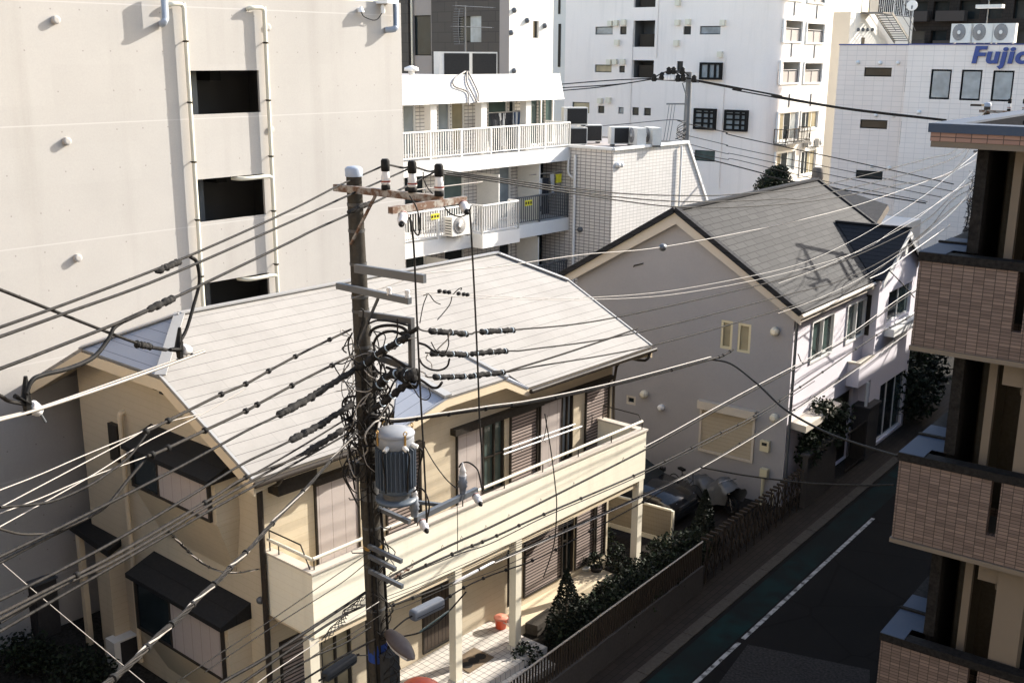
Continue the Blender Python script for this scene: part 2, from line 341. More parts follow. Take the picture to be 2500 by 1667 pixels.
    M['yellow'] = plain('yellow_plastic', (.70, .62, .03), .6, .15, 6)
    M['mat_brown'] = plain('coir_mat', (.20, .145, .09), .95, .4, 9)
    M['lampbrown'] = plain('lamp_hood_brown', (.07, .05, .042), .6, .35, 4)
    M['acwhite'] = plain('ac_casing', (.70, .68, .63), .45, .15, 2)
    M['acdark'] = plain('ac_grille_dark', (.03, .03, .03), .6)
    M['acgrille'] = lined('ac_grille', (.42, .40, .38), (.05, .05, .05), .03, .014, .5, bump=.3)
    M['moss'] = plain('mossy_thatch_tile', (.16, .13, .10), .95, .6, 5, bump=1)
    M['terra'] = plain('pale_pink_bloom', (.75, .5, .48), .7)
mm(); M = MT
# ---------------------------------------------------------------- walls with openings
def facade(mb, fr, u0, u1, z0, z1, holes=(), depth=.12, mi=0, rmi=None):
    hs = [(max(h[0], u0), min(h[1], u1), max(h[2], z0), min(h[3], z1)) for h in holes if h[1] > u0 and h[0] < u1 and h[3] > z0 and h[2] < z1]
    us = sorted({u0, u1, *[h[0] for h in hs], *[h[1] for h in hs]}); zs = sorted({z0, z1, *[h[2] for h in hs], *[h[3] for h in hs]})
    for a, b in zip(us, us[1:]):
        for c, d in zip(zs, zs[1:]):
            m, n = (a+b)/2, (c+d)/2
            if any(h[0] < m < h[1] and h[2] < n < h[3] for h in hs): continue
            if b-a > 1e-4 and d-c > 1e-4: mb.poly([fr.P(a, c), fr.P(b, c), fr.P(b, d), fr.P(a, d)], mi)
    r = mi if rmi is None else rmi
    for a, b, c, d in hs:
        for p, q in (((a, c), (b, c)), ((b, c), (b, d)), ((b, d), (a, d)), ((a, d), (a, c))):
            mb.poly([fr.P(*p), fr.P(*q), fr.P(*q, -depth), fr.P(*p, -depth)], r)
    return mb
def framebox(mb, fr, h, d0, d1, w=.05, mi=0, mid=(), bars=()):
    a, b, c, d = h
    mb.box(fr, a, b, c, c+w, d0, d1, mi); mb.box(fr, a, b, d-w, d, d0, d1, mi); mb.box(fr, a, a+w, c+w, d-w, d0, d1, mi); mb.box(fr, b-w, b, c+w, d-w, d0, d1, mi)
    for m in mid: x = a+(b-a)*m; mb.box(fr, x-w*.45, x+w*.45, c+w, d-w, d0+.004, d1-.004, mi)
    for m in bars: z = c+(d-c)*m; mb.box(fr, a+w, b-w, z-w*.4, z+w*.4, d0+.006, d1-.006, mi)
def window(root, fr, h, glass, frame='bronze', d=-.09, w=.05, mid=(.5,), bars=(), proud=.05, sill=None, name='window', gname='pane', split=None):
    f = MB(); framebox(f, fr, h, d-.01, d+proud, w, 0, mid, bars); o = f.build(name, M[frame], root)
    gs = glass if isinstance(glass, (list, tuple)) else [glass]; n = len(gs); a, b, c, e = h
    for k, g in enumerate(gs):
        x0, x1 = a+(b-a)*k/n, a+(b-a)*(k+1)/n
        MB().poly([fr.P(x0, c, d+.005*k), fr.P(x1, c, d+.005*k), fr.P(x1, e, d+.005*k), fr.P(x0, e, d+.005*k)]).build(gname, M[g], o)
    if sill: MB().box(fr, a-.04, b+.04, c-.05, c, -.02, sill).build('sill', M[frame], o)
    return o
def pipe(root, name, pts, r, mat, fr=None, n=8): return MB().tube(pts, r, n).build(name, M[mat], root)
def smooth(pts, k=6):                            # Catmull-Rom through points
    P = [V(p) for p in pts]
    if len(P) < 3: return P
    P = [P[0]*2-P[1]] + P + [P[-1]*2-P[-2]]; out = []
    for i in range(1, len(P)-2):
        a, b, c, d = P[i-1:i+3]
        for j in range(k):
            t = j/k; out.append(.5*((2*b)+(c-a)*t+(2*a-5*b+4*c-d)*t*t+(3*b-a-3*c+d)*t**3))
    return out+[P[-2]]
# ================================================================ the ground
setuvx(Y1)
def struct(name, mb, m): o = mb.build(name, m); o['kind'] = 'structure'; return o
struct('ground', MB().poly([(-500, -60, -.02), (500, -60, -.02), (500, 900, -.02), (-500, 900, -.02)]), M['gnd'])
struct('bounce_ground', MB().poly([(-200, 32, -.012), (-22, 32, -.012), (-22, 160, -.012), (-200, 160, -.012)]), M['bounceground'])  # pale sheet added to bounce light up onto the far facades
struct('road', MB().poly([(-9.95, -30, .0), (-4.9, -30, 0), (-4.9, 120, 0), (-9.95, 120, 0)]), M['asphalt'])
struct('cycle_lane', MB().poly([(-9.85, 14, .004), (-9.14, 14, .004), (-9.14, 60, .004), (-9.85, 60, .004)]), M['green'])
pq = [atz(B4(*q), .002) for q in ((60, 1345), (330, 1400), (760, 1490), (760, 1800), (-60, 1800), (-160, 1640))]
struct('road_patch', MB().poly([V((max(-8.9, min(-4.95, q.x)), q.y, .002)) for q in pq]), M['patch'])
mb = MB()
for a, b in ((-10, 20.4), (20.6, 28.9), (33, 44), (46, 60)): mb.poly([(-9.09, a, .005), (-8.99, a, .005), (-8.99, b, .005), (-9.09, b, .005)])
struct('road_line', mb, M['line'])
mb = MB()
for k in range(120): mb.bx(-10.22, -9.95, -30+k*1.0, -30+k*1.0+.985, -.1, .03)
struct('gutter_kerb', mb, M['kerb'])
struct('pavement', MB().poly([(-10.85, -30, .0), (-10.22, -30, 0), (-10.22, 120, 0), (-10.85, 120, 0)]), M['paving'])
struct('parking_ground', MB().poly([(-20, 21.6, -.005), (-10.85, 21.6, -.005), (-10.85, 27.9, -.005), (-20, 27.9, -.005)]), M['paving'])
mb = MB()
for k in range(120): mb.bx(-4.9, -4.7, -30+k*1.0, -30+k*1.0+.985, -.1, .12)
struct('far_kerb', mb, M['kerb'])
struct('far_pavement', MB().poly([(-4.7, -30, .1), (-3, -30, .1), (-3, 120, .1), (-4.7, 120, .1)]), M['paving'])
# ================================================================ the cream house
setuvx(hA)
O0 = V((0, 0, 0)); nF, nP, nB = -14.85, -13.53, -21.0; aL, aR = 10.47, 20.75
def HP(a, n, z): return hA*a + hN*n + Z*z
frF = FR(hN*nF, hA, hN); frP = FR(hN*nP, hA, hN); frL = FR(hA*aL, hN, -hA)
bh = thing('cream_house', 'two storey cream sided house with grey slate roof and long balcony behind the utility pole', 'house', HP(aL, nF, 0))
def fa(x, y): return frF.uz((x, y))[0]
ZS, ZT = 3.35, 4.98                               # upper windows
up = [(fa(*B2(395, 640)), fa(*B2(648, 620)), 'panel'), (fa(*B2(800, 560)), fa(*B2(1003, 540)), 'louvre'),
      (fa(1112, 1120), fa(1178, 1110), 'panel'), (fa(1181, 1100), fa(1232, 1090), 'gl_green'), (fa(1243, 1080), fa(1311, 1060), 'louvre'),
      (fa(1315, 1050), fa(1370, 1030), 'panel'), (fa(1372, 1030), fa(1400, 1020), 'gl_pale'), (fa(1427, 1000), fa(1485, 990), 'louvre')]
lo = [(fa(*B2(200, 1540)), fa(*B2(380, 1500)), 'louvre', .3, 2.2), (fa(*B2(436, 1440)), fa(*B2(610, 1400)), 'gl_cream', .35, 2.25), (fa(*B2(690, 1400)), fa(*B2(722, 1400)), 'gl_pale', .35, 2.25),
      (fa(*B2(1012, 1280)), fa(*B2(1200, 1200)), 'wood_door', .38, 2.5), (fa(*B2(1500, 1050)), fa(*B2(1538, 1030)), 'gl_dark', .36, 2.5),
      (fa(*B3(182, 920)), fa(*B3(402, 860)), 'louvre', .4, 2.6), (fa(*B3(402, 860)), fa(*B3(474, 830)), 'gl_dark', .4, 2.6), (fa(*B3(476, 780)), fa(*B3(586, 740)), 'louvre', .4, 2.6), (fa(*B3(592, 720)), fa(*B3(650, 690)), 'louvre', .4, 2.6)]
EV = 5.70; SL = .48
def zr(n): return EV + SL*(-14.3-n)               # front roof surface
mb = MB(); holes = [(a, b, ZS, ZT) for a, b, k in up] + [(a, b, c, d) for a, b, k, c, d in lo]
facade(mb, frF, aL, aR, 0, zr(nF)-.08, holes, .1)
mb.poly([HP(13.4, nF, zr(nF)-.08), HP(16.7, nF, zr(nF)-.08), HP(16.2, nF, 6.0), HP(14.5, nF, 6.0)])
nR = -18.33; zR = zr(nR); nk, nk2, zk = -16.92, -19.74, zr(-16.92)
def end(a):
    return [HP(a, nB, 0), HP(a, nF, 0), HP(a, nF, zr(nF)-.08), HP(a, nk, zk-.08), HP(a, nk2, zk-.08), HP(a, nB, zr(nR*2-nB)-.08)]
mb.poly(end(aL)); mb.poly(end(aR)); mb.poly([HP(aL, nB, 0), HP(aR, nB, 0), HP(aR, nB, 6.2), HP(aL, nB, 6.2)])
mb.build('wall', M['bsiding'], bh)
for a, b, k in up:
    h = (a, b, ZS, ZT)
    if k[:2] == 'gl': window(bh, frF, h, k, 'bronze', -.08, .045, (.55,), (.5,), .06)
    else:
        f = MB(); framebox(f, frF, h, -.08, .05, .035); o = f.build('shutter', M['bronze'], bh)
        MB().box(frF, a+.035, b-.035, ZS+.03, ZT-.03, -.03, .03 if k == 'panel' else .0).build('slats' if k == 'louvre' else 'panel', M[k], o)
MB().box(frF, up[2][0]-.15, up[4][1]+.06, ZT+.005, ZT+.14, .002, .16).box(frF, up[0][0]-.05, up[1][1], ZT+.005, ZT+.14, .002, .16).box(frF, up[5][0]-.03, up[7][1]+.05, ZT+.005, ZT+.1, .002, .12).build('lintel', M['bronze'], bh)
for a, b, k, c, d in lo:
    h = (a, b, c, d)
    if k[:2] == 'gl': window(bh, frF, h, k, 'bronze', -.08, .05, (.5,), (.4,), .05)
    else:
        f = MB(); framebox(f, frF, h, -.08, .04, .04); o = f.build('door' if k == 'wood_door' else 'shutter', M['bronze'], bh)
        MB().box(frF, a+.04, b-.04, c+.04, d-.04, -.06, .0).build('slats', M[k], o)
dx = lo[3]; MB().box(frF, dx[0]-.3, dx[1]+.02, 2.52, 2.78, .003, .1).build('door_head', M['bronze'], bh)
# --- roof: front slope with the low gable over the balcony cut out of it
vL, vR = 9.95, 21.6
d0, d1, d2, d3 = 13.05, 14.50, 16.25, 16.95       # dormer: left foot, left shoulder, right shoulder, right foot
hL, hR = onp((440, 781), hN*nR, hN).dot(hA), onp((1214, 627), hN*nR, hN).dot(hA)
T = .07
def slab(mb, pts, t=T, mi=0):
    n = (V(pts[1])-V(pts[0])).cross(V(pts[2])-V(pts[1])).normalized()
    if n.z < 0: n = -n
    q = [V(p)-n*t for p in pts]; mb.poly(pts, mi); mb.poly(q[::-1], mi)
    for k in range(len(pts)): j = (k+1) % len(pts); mb.poly([pts[k], pts[j], q[j], q[k]], mi)
nc = -14.75
mb = MB(); slab(mb, [HP(vL, -14.3, EV), HP(d0, -14.3, EV), HP(d0+.25, nc, zr(nc)), HP(d3-.1, nc, zr(nc)), HP(d3, -14.3, EV), HP(vR, -14.3, EV), HP(vR, nk, zk), HP(hR, nR, zR), HP(hL, nR, zR), HP(vL, nk, zk)])
slab(mb, [HP(vL, nR*2+14.3, EV), HP(vR, nR*2+14.3, EV), HP(vR, nk2, zk), HP(hR, nR, zR), HP(hL, nR, zR), HP(vL, nk2, zk)])
rf = mb.build('roof', M['slate'], bh)
mb = MB()
slab(mb, [HP(vL, nk2, zk), HP(vL, nk, zk), HP(hL, nR, zR)]); lab(mb.build('hip', M['bluemetal'], rf), 'blue grey clipped gable end of the slate roof, near end'); mb = MB(); slab(mb, [HP(vR, nk2, zk), HP(vR, nk, zk), HP(hR, nR, zR)]); mb.build('hip', M['bluemetal'], rf)
mb = MB(); up_ = V((0, 0, .02))
for a, b in ((HP(hL, nR, zR), HP(hR, nR, zR)),): mb.beam(a+up_, b+up_, .16, .03)
mb.build('ridge_cap', M['flash'], rf)
for a, b in ((HP(hL, nR, zR), HP(vL, nk, zk)), (HP(hR, nR, zR), HP(vR, nk, zk)), (HP(hL, nR, zR), HP(vL, nk2, zk)), (HP(hR, nR, zR), HP(vR, nk2, zk))): MB().beam(a+up_, b+up_, .2, .03).build('hip_cap', M['flash'], rf)
for a, b in ((HP(vR, nk, zk), HP(vR, -14.3, EV)), (HP(vL, nk, zk), HP(vL, -14.3, EV))): MB().beam(a+V((0, 0, .01)), b+V((0, 0, .01)), .05, .03).build('verge_trim', M['flash'], rf)
nT = onp((1080, 873), HP(14, -14.3, EV), V((0, 0, 1))*1 - hN*(-SL)).dot(hN)
zf = 6.07; zT = zr(nT)+.02
mb = MB(); slab(mb, [HP(d1, -14.28, zf), HP(d2, -14.28, zf), HP(d2, nT, zT), HP(d1, nT, zT)], .05); lab(mb.build('dormer_roof', M['slate'], rf), 'flat topped low gable roof over the balcony')
mb = MB(); slab(mb, [HP(d0, -14.28, EV+.01), HP(d1, -14.28, zf), HP(d1, nT, zT)], .05); mb.build('dormer_slope', M['bluemetal'], rf); mb = MB(); slab(mb, [HP(d3, -14.28, EV+.01), HP(d2, -14.28, zf), HP(d2, nT, zT)], .05); mb.build('dormer_slope', M['bluemetal'], rf)
mb = MB(); mb.beam(HP(d1, -14.26, zf+.03), HP(d1, nT, zT+.03), .2, .05); mb.build('dormer_cap', M['flash'], rf); mb = MB(); mb.beam(HP(d2, -14.26, zf+.02), HP(d2, nT, zT+.02), .09, .04); mb.build('dormer_cap', M['flash'], rf)
mb = MB(); P4 = [(d0, EV-.03), (d1, zf-.05), (d2, zf-.05), (d3, EV-.03)]
for (a, z), (b, y) in zip(P4, P4[1:]):
    for q0, q1, n0, n1 in ((0, .17, -14.34, -14.30),): mb.hexa([HP(a, n1, z-q1), HP(b, n1, y-q1), HP(b, n0, y-q1), HP(a, n0, z-q1), HP(a, n1, z), HP(b, n1, y), HP(b, n0, y), HP(a, n0, z)])
    mb.poly([HP(a, -14.33, z-.17), HP(b, -14.33, y-.17), HP(b, nF, y-.12), HP(a, nF, z-.12)])
mb.build('dormer_fascia', M['btrim'], rf)
# soffits, bargeboards, gutters
mb = MB()
for a, b in ((vL+.1, d0), (d3, vR-.1)): mb.poly([HP(a, -14.32, EV-.14), HP(b, -14.32, EV-.14), HP(b, nF, EV-.10), HP(a, nF, EV-.10)]); mb.hexa([HP(a, -14.31, EV-.18), HP(b, -14.31, EV-.18), HP(b, -14.35, EV-.18), HP(a, -14.35, EV-.18), HP(a, -14.31, EV-.07), HP(b, -14.31, EV-.07), HP(b, -14.35, EV-.07), HP(a, -14.35, EV-.07)])
mb.build('soffit', M['btrim'], bh)
for v, s in ((vL, 1), (vR, -1)):
    mb = MB()
    G = [(-14.3, EV), (nk, zk), (nk2, zk), (nR*2+14.3, EV)]
    for (n, z), (m, y) in zip(G, G[1:]):
        mb.hexa([HP(v, n, z-.29), HP(v, m, y-.29), HP(v+s*.03, m, y-.29), HP(v+s*.03, n, z-.29), HP(v, n, z-.075), HP(v, m, y-.075), HP(v+s*.03, m, y-.075), HP(v+s*.03, n, z-.075)])
        mb.poly([HP(v+s*.03, n, z-.25), HP(v+s*.03, m, y-.25), HP(aL if s > 0 else aR, m, y-.18), HP(aL if s > 0 else aR, n, z-.18)])
    mb.build('bargeboard', M['btrim'], bh)
for a, b in ((vL-.02, d0-.05), (d3+.02, vR+.05)): MB().tube([HP(a, -14.24, EV-.08), HP(b, -14.24, EV-.08)], .055, 8).build('gutter', M['gutter'], bh)
MB().tube(smooth([HP(vR-.2, -14.24, EV-.12), HP(vR-.3, -14.3, EV-.3), HP(aR+.08, -14.8, EV-.45), HP(aR+.08, -14.8, 3)], 4), .035, 8).build('downpipe', M['gutter'], bh)
mb = MB(); mb.tube([HP(aL-.06, nF+.05, 5.45), HP(aL-.06, nF+.05, .1)], .055, 8)
mb.tube(smooth([HP(aL+.0, -14.24, EV-.1), HP(aL-.02, -14.4, EV-.25), HP(aL-.06, nF+.05, 5.45)], 4), .05, 8)
mb.build('downpipe', M['gutter'], bh)
# dark box at the left end of the eave, standing in for a recess
MB().box(frF, aL+.15, aL+1.0, 5.12, 5.5, .003, .3).build('dark_eave_box', M['bronze'], bh)
# --- balcony
bzT, bzB = 4.05, 2.86
mb = MB(); a0, a1 = 10.47, 20.33
mb.box(frP, a0, a1, bzB, bzT, 0, -.12); mb.hexa([HP(a0, nF+.002, bzB), HP(a0+.12, nF+.002, bzB), HP(a0+.12, nP-.121, bzB), HP(a0, nP-.121, bzB), HP(a0, nF+.002, bzT), HP(a0+.12, nF+.002, bzT), HP(a0+.12, nP-.121, bzT), HP(a0, nP-.121, bzT)])
mb.hexa([HP(a1-.12, nF+.002, bzB), HP(a1, nF+.002, bzB), HP(a1, nP-.121, bzB), HP(a1-.12, nP-.121, bzB), HP(a1-.12, nF+.002, bzT), HP(a1, nF+.002, bzT), HP(a1, nP-.121, bzT), HP(a1-.12, nP-.121, bzT)])
bal = lab(mb.build('balcony', M['bparapet'], bh), 'long sunlit cream balcony parapet')
MB().hexa([HP(a0+.12, nF+.003, 2.9), HP(a1-.12, nF+.003, 2.9), HP(a1-.12, nP-.12, 2.9), HP(a0+.12, nP-.12, 2.9), HP(a0+.12, nF+.003, 3.05), HP(a1-.12, nF+.003, 3.05), HP(a1-.12, nP-.12, 3.05), HP(a0+.12, nP-.12, 3.05)]).build('deck', M['btrim'], bal)
mb = MB(); mb.box(frP, a0-.03, a1+.03, bzT, bzT+.04, .03, -.16); mb.hexa([HP(a0-.03, nF+.003, bzT), HP(a0+.16, nF+.003, bzT), HP(a0+.16, nP-.16, bzT), HP(a0-.03, nP-.16, bzT), HP(a0-.03, nF+.003, bzT+.04), HP(a0+.16, nF+.003, bzT+.04), HP(a0+.16, nP-.16, bzT+.04), HP(a0-.03, nP-.16, bzT+.04)])
mb.hexa([HP(a1-.16, nF+.003, bzT), HP(a1+.03, nF+.003, bzT), HP(a1+.03, nP-.16, bzT), HP(a1-.16, nP-.16, bzT), HP(a1-.16, nF+.003, bzT+.04), HP(a1+.03, nF+.003, bzT+.04), HP(a1+.03, nP-.16, bzT+.04), HP(a1-.16, nP-.16, bzT+.04)])
mb.build('coping', M['barge'], bal)
rz = bzT+.24
rl = MB().tube([HP(a0+.08, nP-.06, rz), HP(a1-.1, nP-.06, rz)], .032, 10).tube([HP(a0+.06, nF+.05, rz), HP(a0+.06, nP-.06, rz)], .03, 8).build('handrail', M['cream'], bal)
mb = MB()
for k in range(9): a = a0+.1+(a1-a0-.2)*k/8; mb.tube([HP(a, nP-.06, bzT+.04), HP(a, nP-.06, rz)], .012, 6)
mb.tube([HP(a0+.06, nF+.1, bzT+.04), HP(a0+.06, nF+.1, bzT+.42), HP(a0+.06, nP-.35, bzT+.42), HP(a0+.06, nP-.12, bzT+.04)], .014, 6); mb.tube([HP(a0+.06, nF+.35, bzT+.04), HP(a0+.06, nF+.35, bzT+.26)], .012, 6)
mb.tube([HP(a1-.06, nF+.1, bzT+.04), HP(a1-.06, nF+.1, bzT+.36), HP(a1-.06, nP-.2, bzT+.36), HP(a1-.06, nP-.1, rz)], .014, 6)
mb.build('rail_post', M['bronze'], bal)
# columns under the balcony
for x, y in (B2(1225, 1300), B3(158, 900), B3(852, 640)):
    a = frP.uz((x, y))[0]; o = MB().box(frP, a-.09, a+.09, .3 if x < 1500 else 0, bzB, -.005, -.185).build('column', M['cream'], bh); MB().box(frP, a-.12, a+.12, .28, .42, .02, -.21).build('plinth', M['porch'], o)
a = frP.uz(B2(405, 1500))[0]; MB().box(frP, a-.1, a+.1, 0, bzB, -.02, -.2).build('column', M['cream'], bh)
MB().hexa([HP(10.6, nF+.004, bzB-.16), HP(20.2, nF+.004, bzB-.16), HP(20.2, nP-.06, bzB-.16), HP(10.6, nP-.06, bzB-.16), HP(10.6, nF+.004, bzB-.002), HP(20.2, nF+.004, bzB-.002), HP(20.2, nP-.06, bzB-.002), HP(10.6, nP-.06, bzB-.002)]).build('porch_ceiling', M['btrim'], bh)
# porch floor with tiles, steps
pe = frP.uz(B3(235, 1390))[0]
p0, p1 = 12.75, 16.35
MB().hexa([HP(p0, nF+.003, 0), HP(p1, nF+.003, 0), HP(p1, nP+.35, 0), HP(p0, nP+.35, 0), HP(p0, nF+.003, .3), HP(p1, nF+.003, .3), HP(p1, nP+.35, .3), HP(p0, nP+.35, .3)]).hexa([HP(p0+.6, nP+.352, 0), HP(p1-.2, nP+.352, 0), HP(p1-.2, nP+.75, 0), HP(p0+.6, nP+.75, 0), HP(p0+.6, nP+.352, .15), HP(p1-.2, nP+.352, .15), HP(p1-.2, nP+.75, .15), HP(p0+.6, nP+.75, .15)]).build('porch_floor', M['porch'], bh)
MB().hexa([HP(p1+.004, nF+.003, 0), HP(20.2, nF+.003, 0), HP(20.2, nF+.6, 0), HP(p1+.004, nF+.6, 0), HP(p1+.004, nF+.003, .22), HP(20.2, nF+.003, .22), HP(20.2, nF+.6, .22), HP(p1+.004, nF+.6, .22)]).build('foundation', M['btrim'], bh)
# --- left end: bay windows, awning, pipe
def bay(LT, RB, dd, zbot, roofp, sz):
    u0, u1, z0, z1 = frL.r(LT, RB, dd)
    o = MB(); o.box(frL, u0-.1, u1+.1, z0-.05, z1+.06, .002, dd-.02); o.hexa([frL.P(u0+.1, zbot, .002), frL.P(u1-.1, zbot, .002), frL.P(u1-.1, zbot+.02, .003), frL.P(u0+.1, zbot+.02, .003), frL.P(u0-.1, z0-.051, .003), frL.P(u1+.1, z0-.051, .003), frL.P(u1+.1, z0-.051, dd-.03), frL.P(u0-.1, z0-.051, dd-.03)])
    o = o.build('bay_window', M['bsiding'], bh)
    m = u0+(u1-u0)*sz
    MB().box(frL, u0, m, z0, z1, dd-.015, dd+.012).build('pane', M['gl_dark'], o)
    f = MB(); framebox(f, frL, (u0, u1, z0, z1), dd-.01, dd+.05, .05, 0, (sz,)); f.build('frame', M['bronze'], o)
    MB().box(frL, m+.02, u1-.04, z0+.04, z1-.04, dd-.01, dd+.03).build('shutter', M['panel'], o)
    a, b = u0-.08, u1+.16
    MB().hexa([frL.P(a, z1+.05, .004), frL.P(b, z1+.05, .004), frL.P(b, z1+.03, dd+.16), frL.P(a, z1+.03, dd+.16), frL.P(a, z1+.36, .004), frL.P(b, z1+.36, .004), frL.P(b, z1+.12, dd+.16), frL.P(a, z1+.12, dd+.16)]).build('bay_roof', M['darkroof'], o)
bay(B1(752, 225), B1(1220, 645), .5, 3.35, None, .36)
bay(B1(775, 960), B1(1303, 1560), .5, .35, None, .42)
u0, u1, z0, z1 = frL.r(B1(620, 72), B1(690, 305), .08); lab(MB().box(frL, u0, u1, z0, z1, .002, .1).build('shutter', M['bronze'], bh), 'narrow dark shutter box on the gable end')
u = frL.uz(B1(690, 60), .1); ub = frL.uz(B1(745, 1150), .1)
mb = MB().tube([frL.P(u[0], u[1], .1), frL.P(u[0], .2, .1)], .05, 8); mb.tube(smooth([frL.P(u[0], u[1], .1), frL.P(u[0], u[1]+.12, .08), frL.P(u[0], u[1]+.14, 0)], 4), .06, 8); mb.build('drain_pipe', M['btrim'], bh)
q = [atz(B1(*p), 2.75) for p in ((395, 655), (498, 612), (712, 728), (618, 812))]
mb = MB(); slab(mb, q, .14); aw = mb.build('awning', M['darkroof'], bh)
mb = MB()
for x, y in ((455, 712), (640, 800)): p = atz(B1(x, y), 2.6); mb.bx(p.x-.06, p.x+.06, p.y-.06, p.y+.06, 0, 2.61)
mb.build('post', M['btrim'], aw)
u0, u1, z0, z1 = frL.r(B1(635, 830), B1(735, 1170), .02); MB().box(frL, u0, u1, 0, 2.55, .003, .35).build('entrance_wall', M['bsiding'], bh)
for q in (T5(1060, 1245), T5(1105, 1275)):
    a = frL.uz(q, .0); MB().box(frL, a[0]-.06, a[0]+.06, a[1]-.05, a[1]+.05, .002, .02).build('vent', M['bronze'], bh)
MB().lathe(frL.P(-14.95, 3.05, .06), Z, [(.04, 0), (.07, .03), (.07, .09), (.03, .12)], 8).build('cable_bracket', M['galv'], bh)
# ================================================================ the big concrete building
nC = -22.25; frC = FR(hN*nC, hA, hN)
cb = thing('concrete_building', 'tall blank fair faced concrete building with drain pipes and open corridor slots on the left', 'apartment building', HP(8, nC, 0))
aE = frC.uz((984, 330))[0]; topz = frC.uz((980, 8))[1]
op1 = frC.r(T1(1297, 485), T1(1782, 768)); st = 2.447
ops = [(op1[0], op1[1], op1[2]-k*st-.02*k, op1[3]-k*st) for k in range(5)]
mb = MB(); facade(mb, frC, -8, aE, 0, topz, ops, .07); zz = [frC.P(aE, 0), frC.P(aE, 0, -12), frC.P(aE, topz, -12), frC.P(aE, topz)]
mb.poly(zz); mb.poly([frC.P(-8, 0), frC.P(-8, 0, -12), frC.P(-8, topz, -12), frC.P(-8, topz)]); mb.poly([frC.P(-8, topz, 0), frC.P(aE, topz, 0), frC.P(aE, topz, -12), frC.P(-8, topz, -12)]); mb.poly([frC.P(-8, 0, -12), frC.P(aE, 0, -12), frC.P(aE, topz, -12), frC.P(-8, topz, -12)])
mb.build('wall', M['concrete'], cb)
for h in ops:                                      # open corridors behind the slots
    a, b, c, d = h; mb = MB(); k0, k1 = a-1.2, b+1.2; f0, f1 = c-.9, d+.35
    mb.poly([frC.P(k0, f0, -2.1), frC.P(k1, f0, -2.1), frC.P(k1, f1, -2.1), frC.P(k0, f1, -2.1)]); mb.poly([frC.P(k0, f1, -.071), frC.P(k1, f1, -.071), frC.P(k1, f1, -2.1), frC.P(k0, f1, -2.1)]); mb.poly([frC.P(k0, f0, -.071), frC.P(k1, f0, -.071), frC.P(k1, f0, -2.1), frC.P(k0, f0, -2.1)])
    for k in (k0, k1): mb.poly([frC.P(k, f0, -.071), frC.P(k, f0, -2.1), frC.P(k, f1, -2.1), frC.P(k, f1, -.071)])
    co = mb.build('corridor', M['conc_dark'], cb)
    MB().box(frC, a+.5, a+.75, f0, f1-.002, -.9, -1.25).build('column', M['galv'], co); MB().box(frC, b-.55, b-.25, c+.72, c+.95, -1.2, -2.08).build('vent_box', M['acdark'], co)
def cp(x, y, T, d): u = frC.uz(T(x, y), d); return frC.P(u[0], u[1], d)
def zdown(p, z): return V((p.x, p.y, z))
for pts, name in (((cp(1150, 40, T1, .02), cp(1175, 30, T1, .12), cp(1240, 33, T1, .12), cp(1256, 60, T1, .12)), 0), ((cp(1690, 64, T1, .02), cp(1720, 55, T1, .12), cp(1790, 58, T1, .12), cp(1806, 84, T1, .12)), 1)):
    mb = MB().tube(smooth(pts, 4)+[zdown(pts[-1], .3)], .05, 10); mb.tube([pts[-1]+V((0, 0, -.05)), pts[-1]+V((0, 0, .12))], .05, 8)
    o = mb.build('drain_pipe', M['greenwhite'], cb)
    for k in range(9):
        z = pts[-1].z-.7-k*1.33; q = zdown(pts[-1], z); MB().tube([q-hN*.12, q], .012, 5).lathe(q+V((0, 0, -.02)), Z, [(.062, 0), (.062, .04)], 8).build('pipe_bracket', M['bronze'], o)
pz = cp(1806, 84, T1, .12)
for k in (1, 2, 3):
    z = ops[k][3]-.06; q = zdown(pz, z); MB().tube(smooth([q-hA*.95-hN*.3, q-hA*.8, q-hA*.1, q+V((0, 0, -.06))], 4), .05, 8).build('drain_spout', M['greenwhite'], cb)
for top, el in (((1125, -60), (1132, 130)), None) if False else (((1125, -60), (1132, 130)),):
    a = cp(*top, T1, .22); b = cp(*el, T1, .22); a = V((b.x, b.y, a.z)); MB().tube([a, b]+smooth([b, b+V((0, 0, -.09))-hA*.06, cp(1105, 165, T1, .02)], 3)[1:], .075, 10).build('downpipe', M['polecap'], cb)
b = cp(1028, 180, T2, .2); MB().tube([b+V((0, 0, 2.2)), b]+smooth([b, b+V((0, 0, -.08))-hA*.08, b+V((0, 0, -.1))-hA*.2-hN*.18], 3)[1:], .08, 10).build('downpipe', M['polecap'], cb)
for q, T in (((388, 138), T1), ((465, 968), T1), ((538, 365), T5), ((1845, 188), T1), ((1865, 888), T1)):
    e = cp(*q, T, .09); l = .085 if q[0] < 1000 else .03; c0 = e-hN*.09
    MB().lathe(c0, hN, [(.085, 0), (.085, l), (.078, l+.01), (.03, l+.01)], 14).build('vent_cap', M['concrete'], cb)
q = cp(788, 68, T2, .1); MB().lathe(q-hN*.1, hN, [(.05, 0), (.05, .06), (.03, .1)], 8).lathe(q+V((0, 0, -.06)), Z, [(.09, 0), (.08, .03), (.02, .14)], 10).build('wall_lamp', M['white'], cb)
q2 = cp(938, 60, T2, .14); MB().lathe(q2+V((0, 0, -.12)), Z, [(.05, 0), (.06, .15), (.03, .22)], 8).bx(q2.x-.25, q2.x+.25, q2.y-.1, q2.y+.3, q2.z+.12, q2.z+.2).build('security_light', M['white'], cb)
MB().tube(smooth([q+V((0, 0, -.06)), q+hA*.12+V((0, 0, -.18)), q+hA*.5+V((0, 0, -.24)), q2+V((0, 0, -.08))], 5), .012, 5).build('cable', M['cable'], cb)
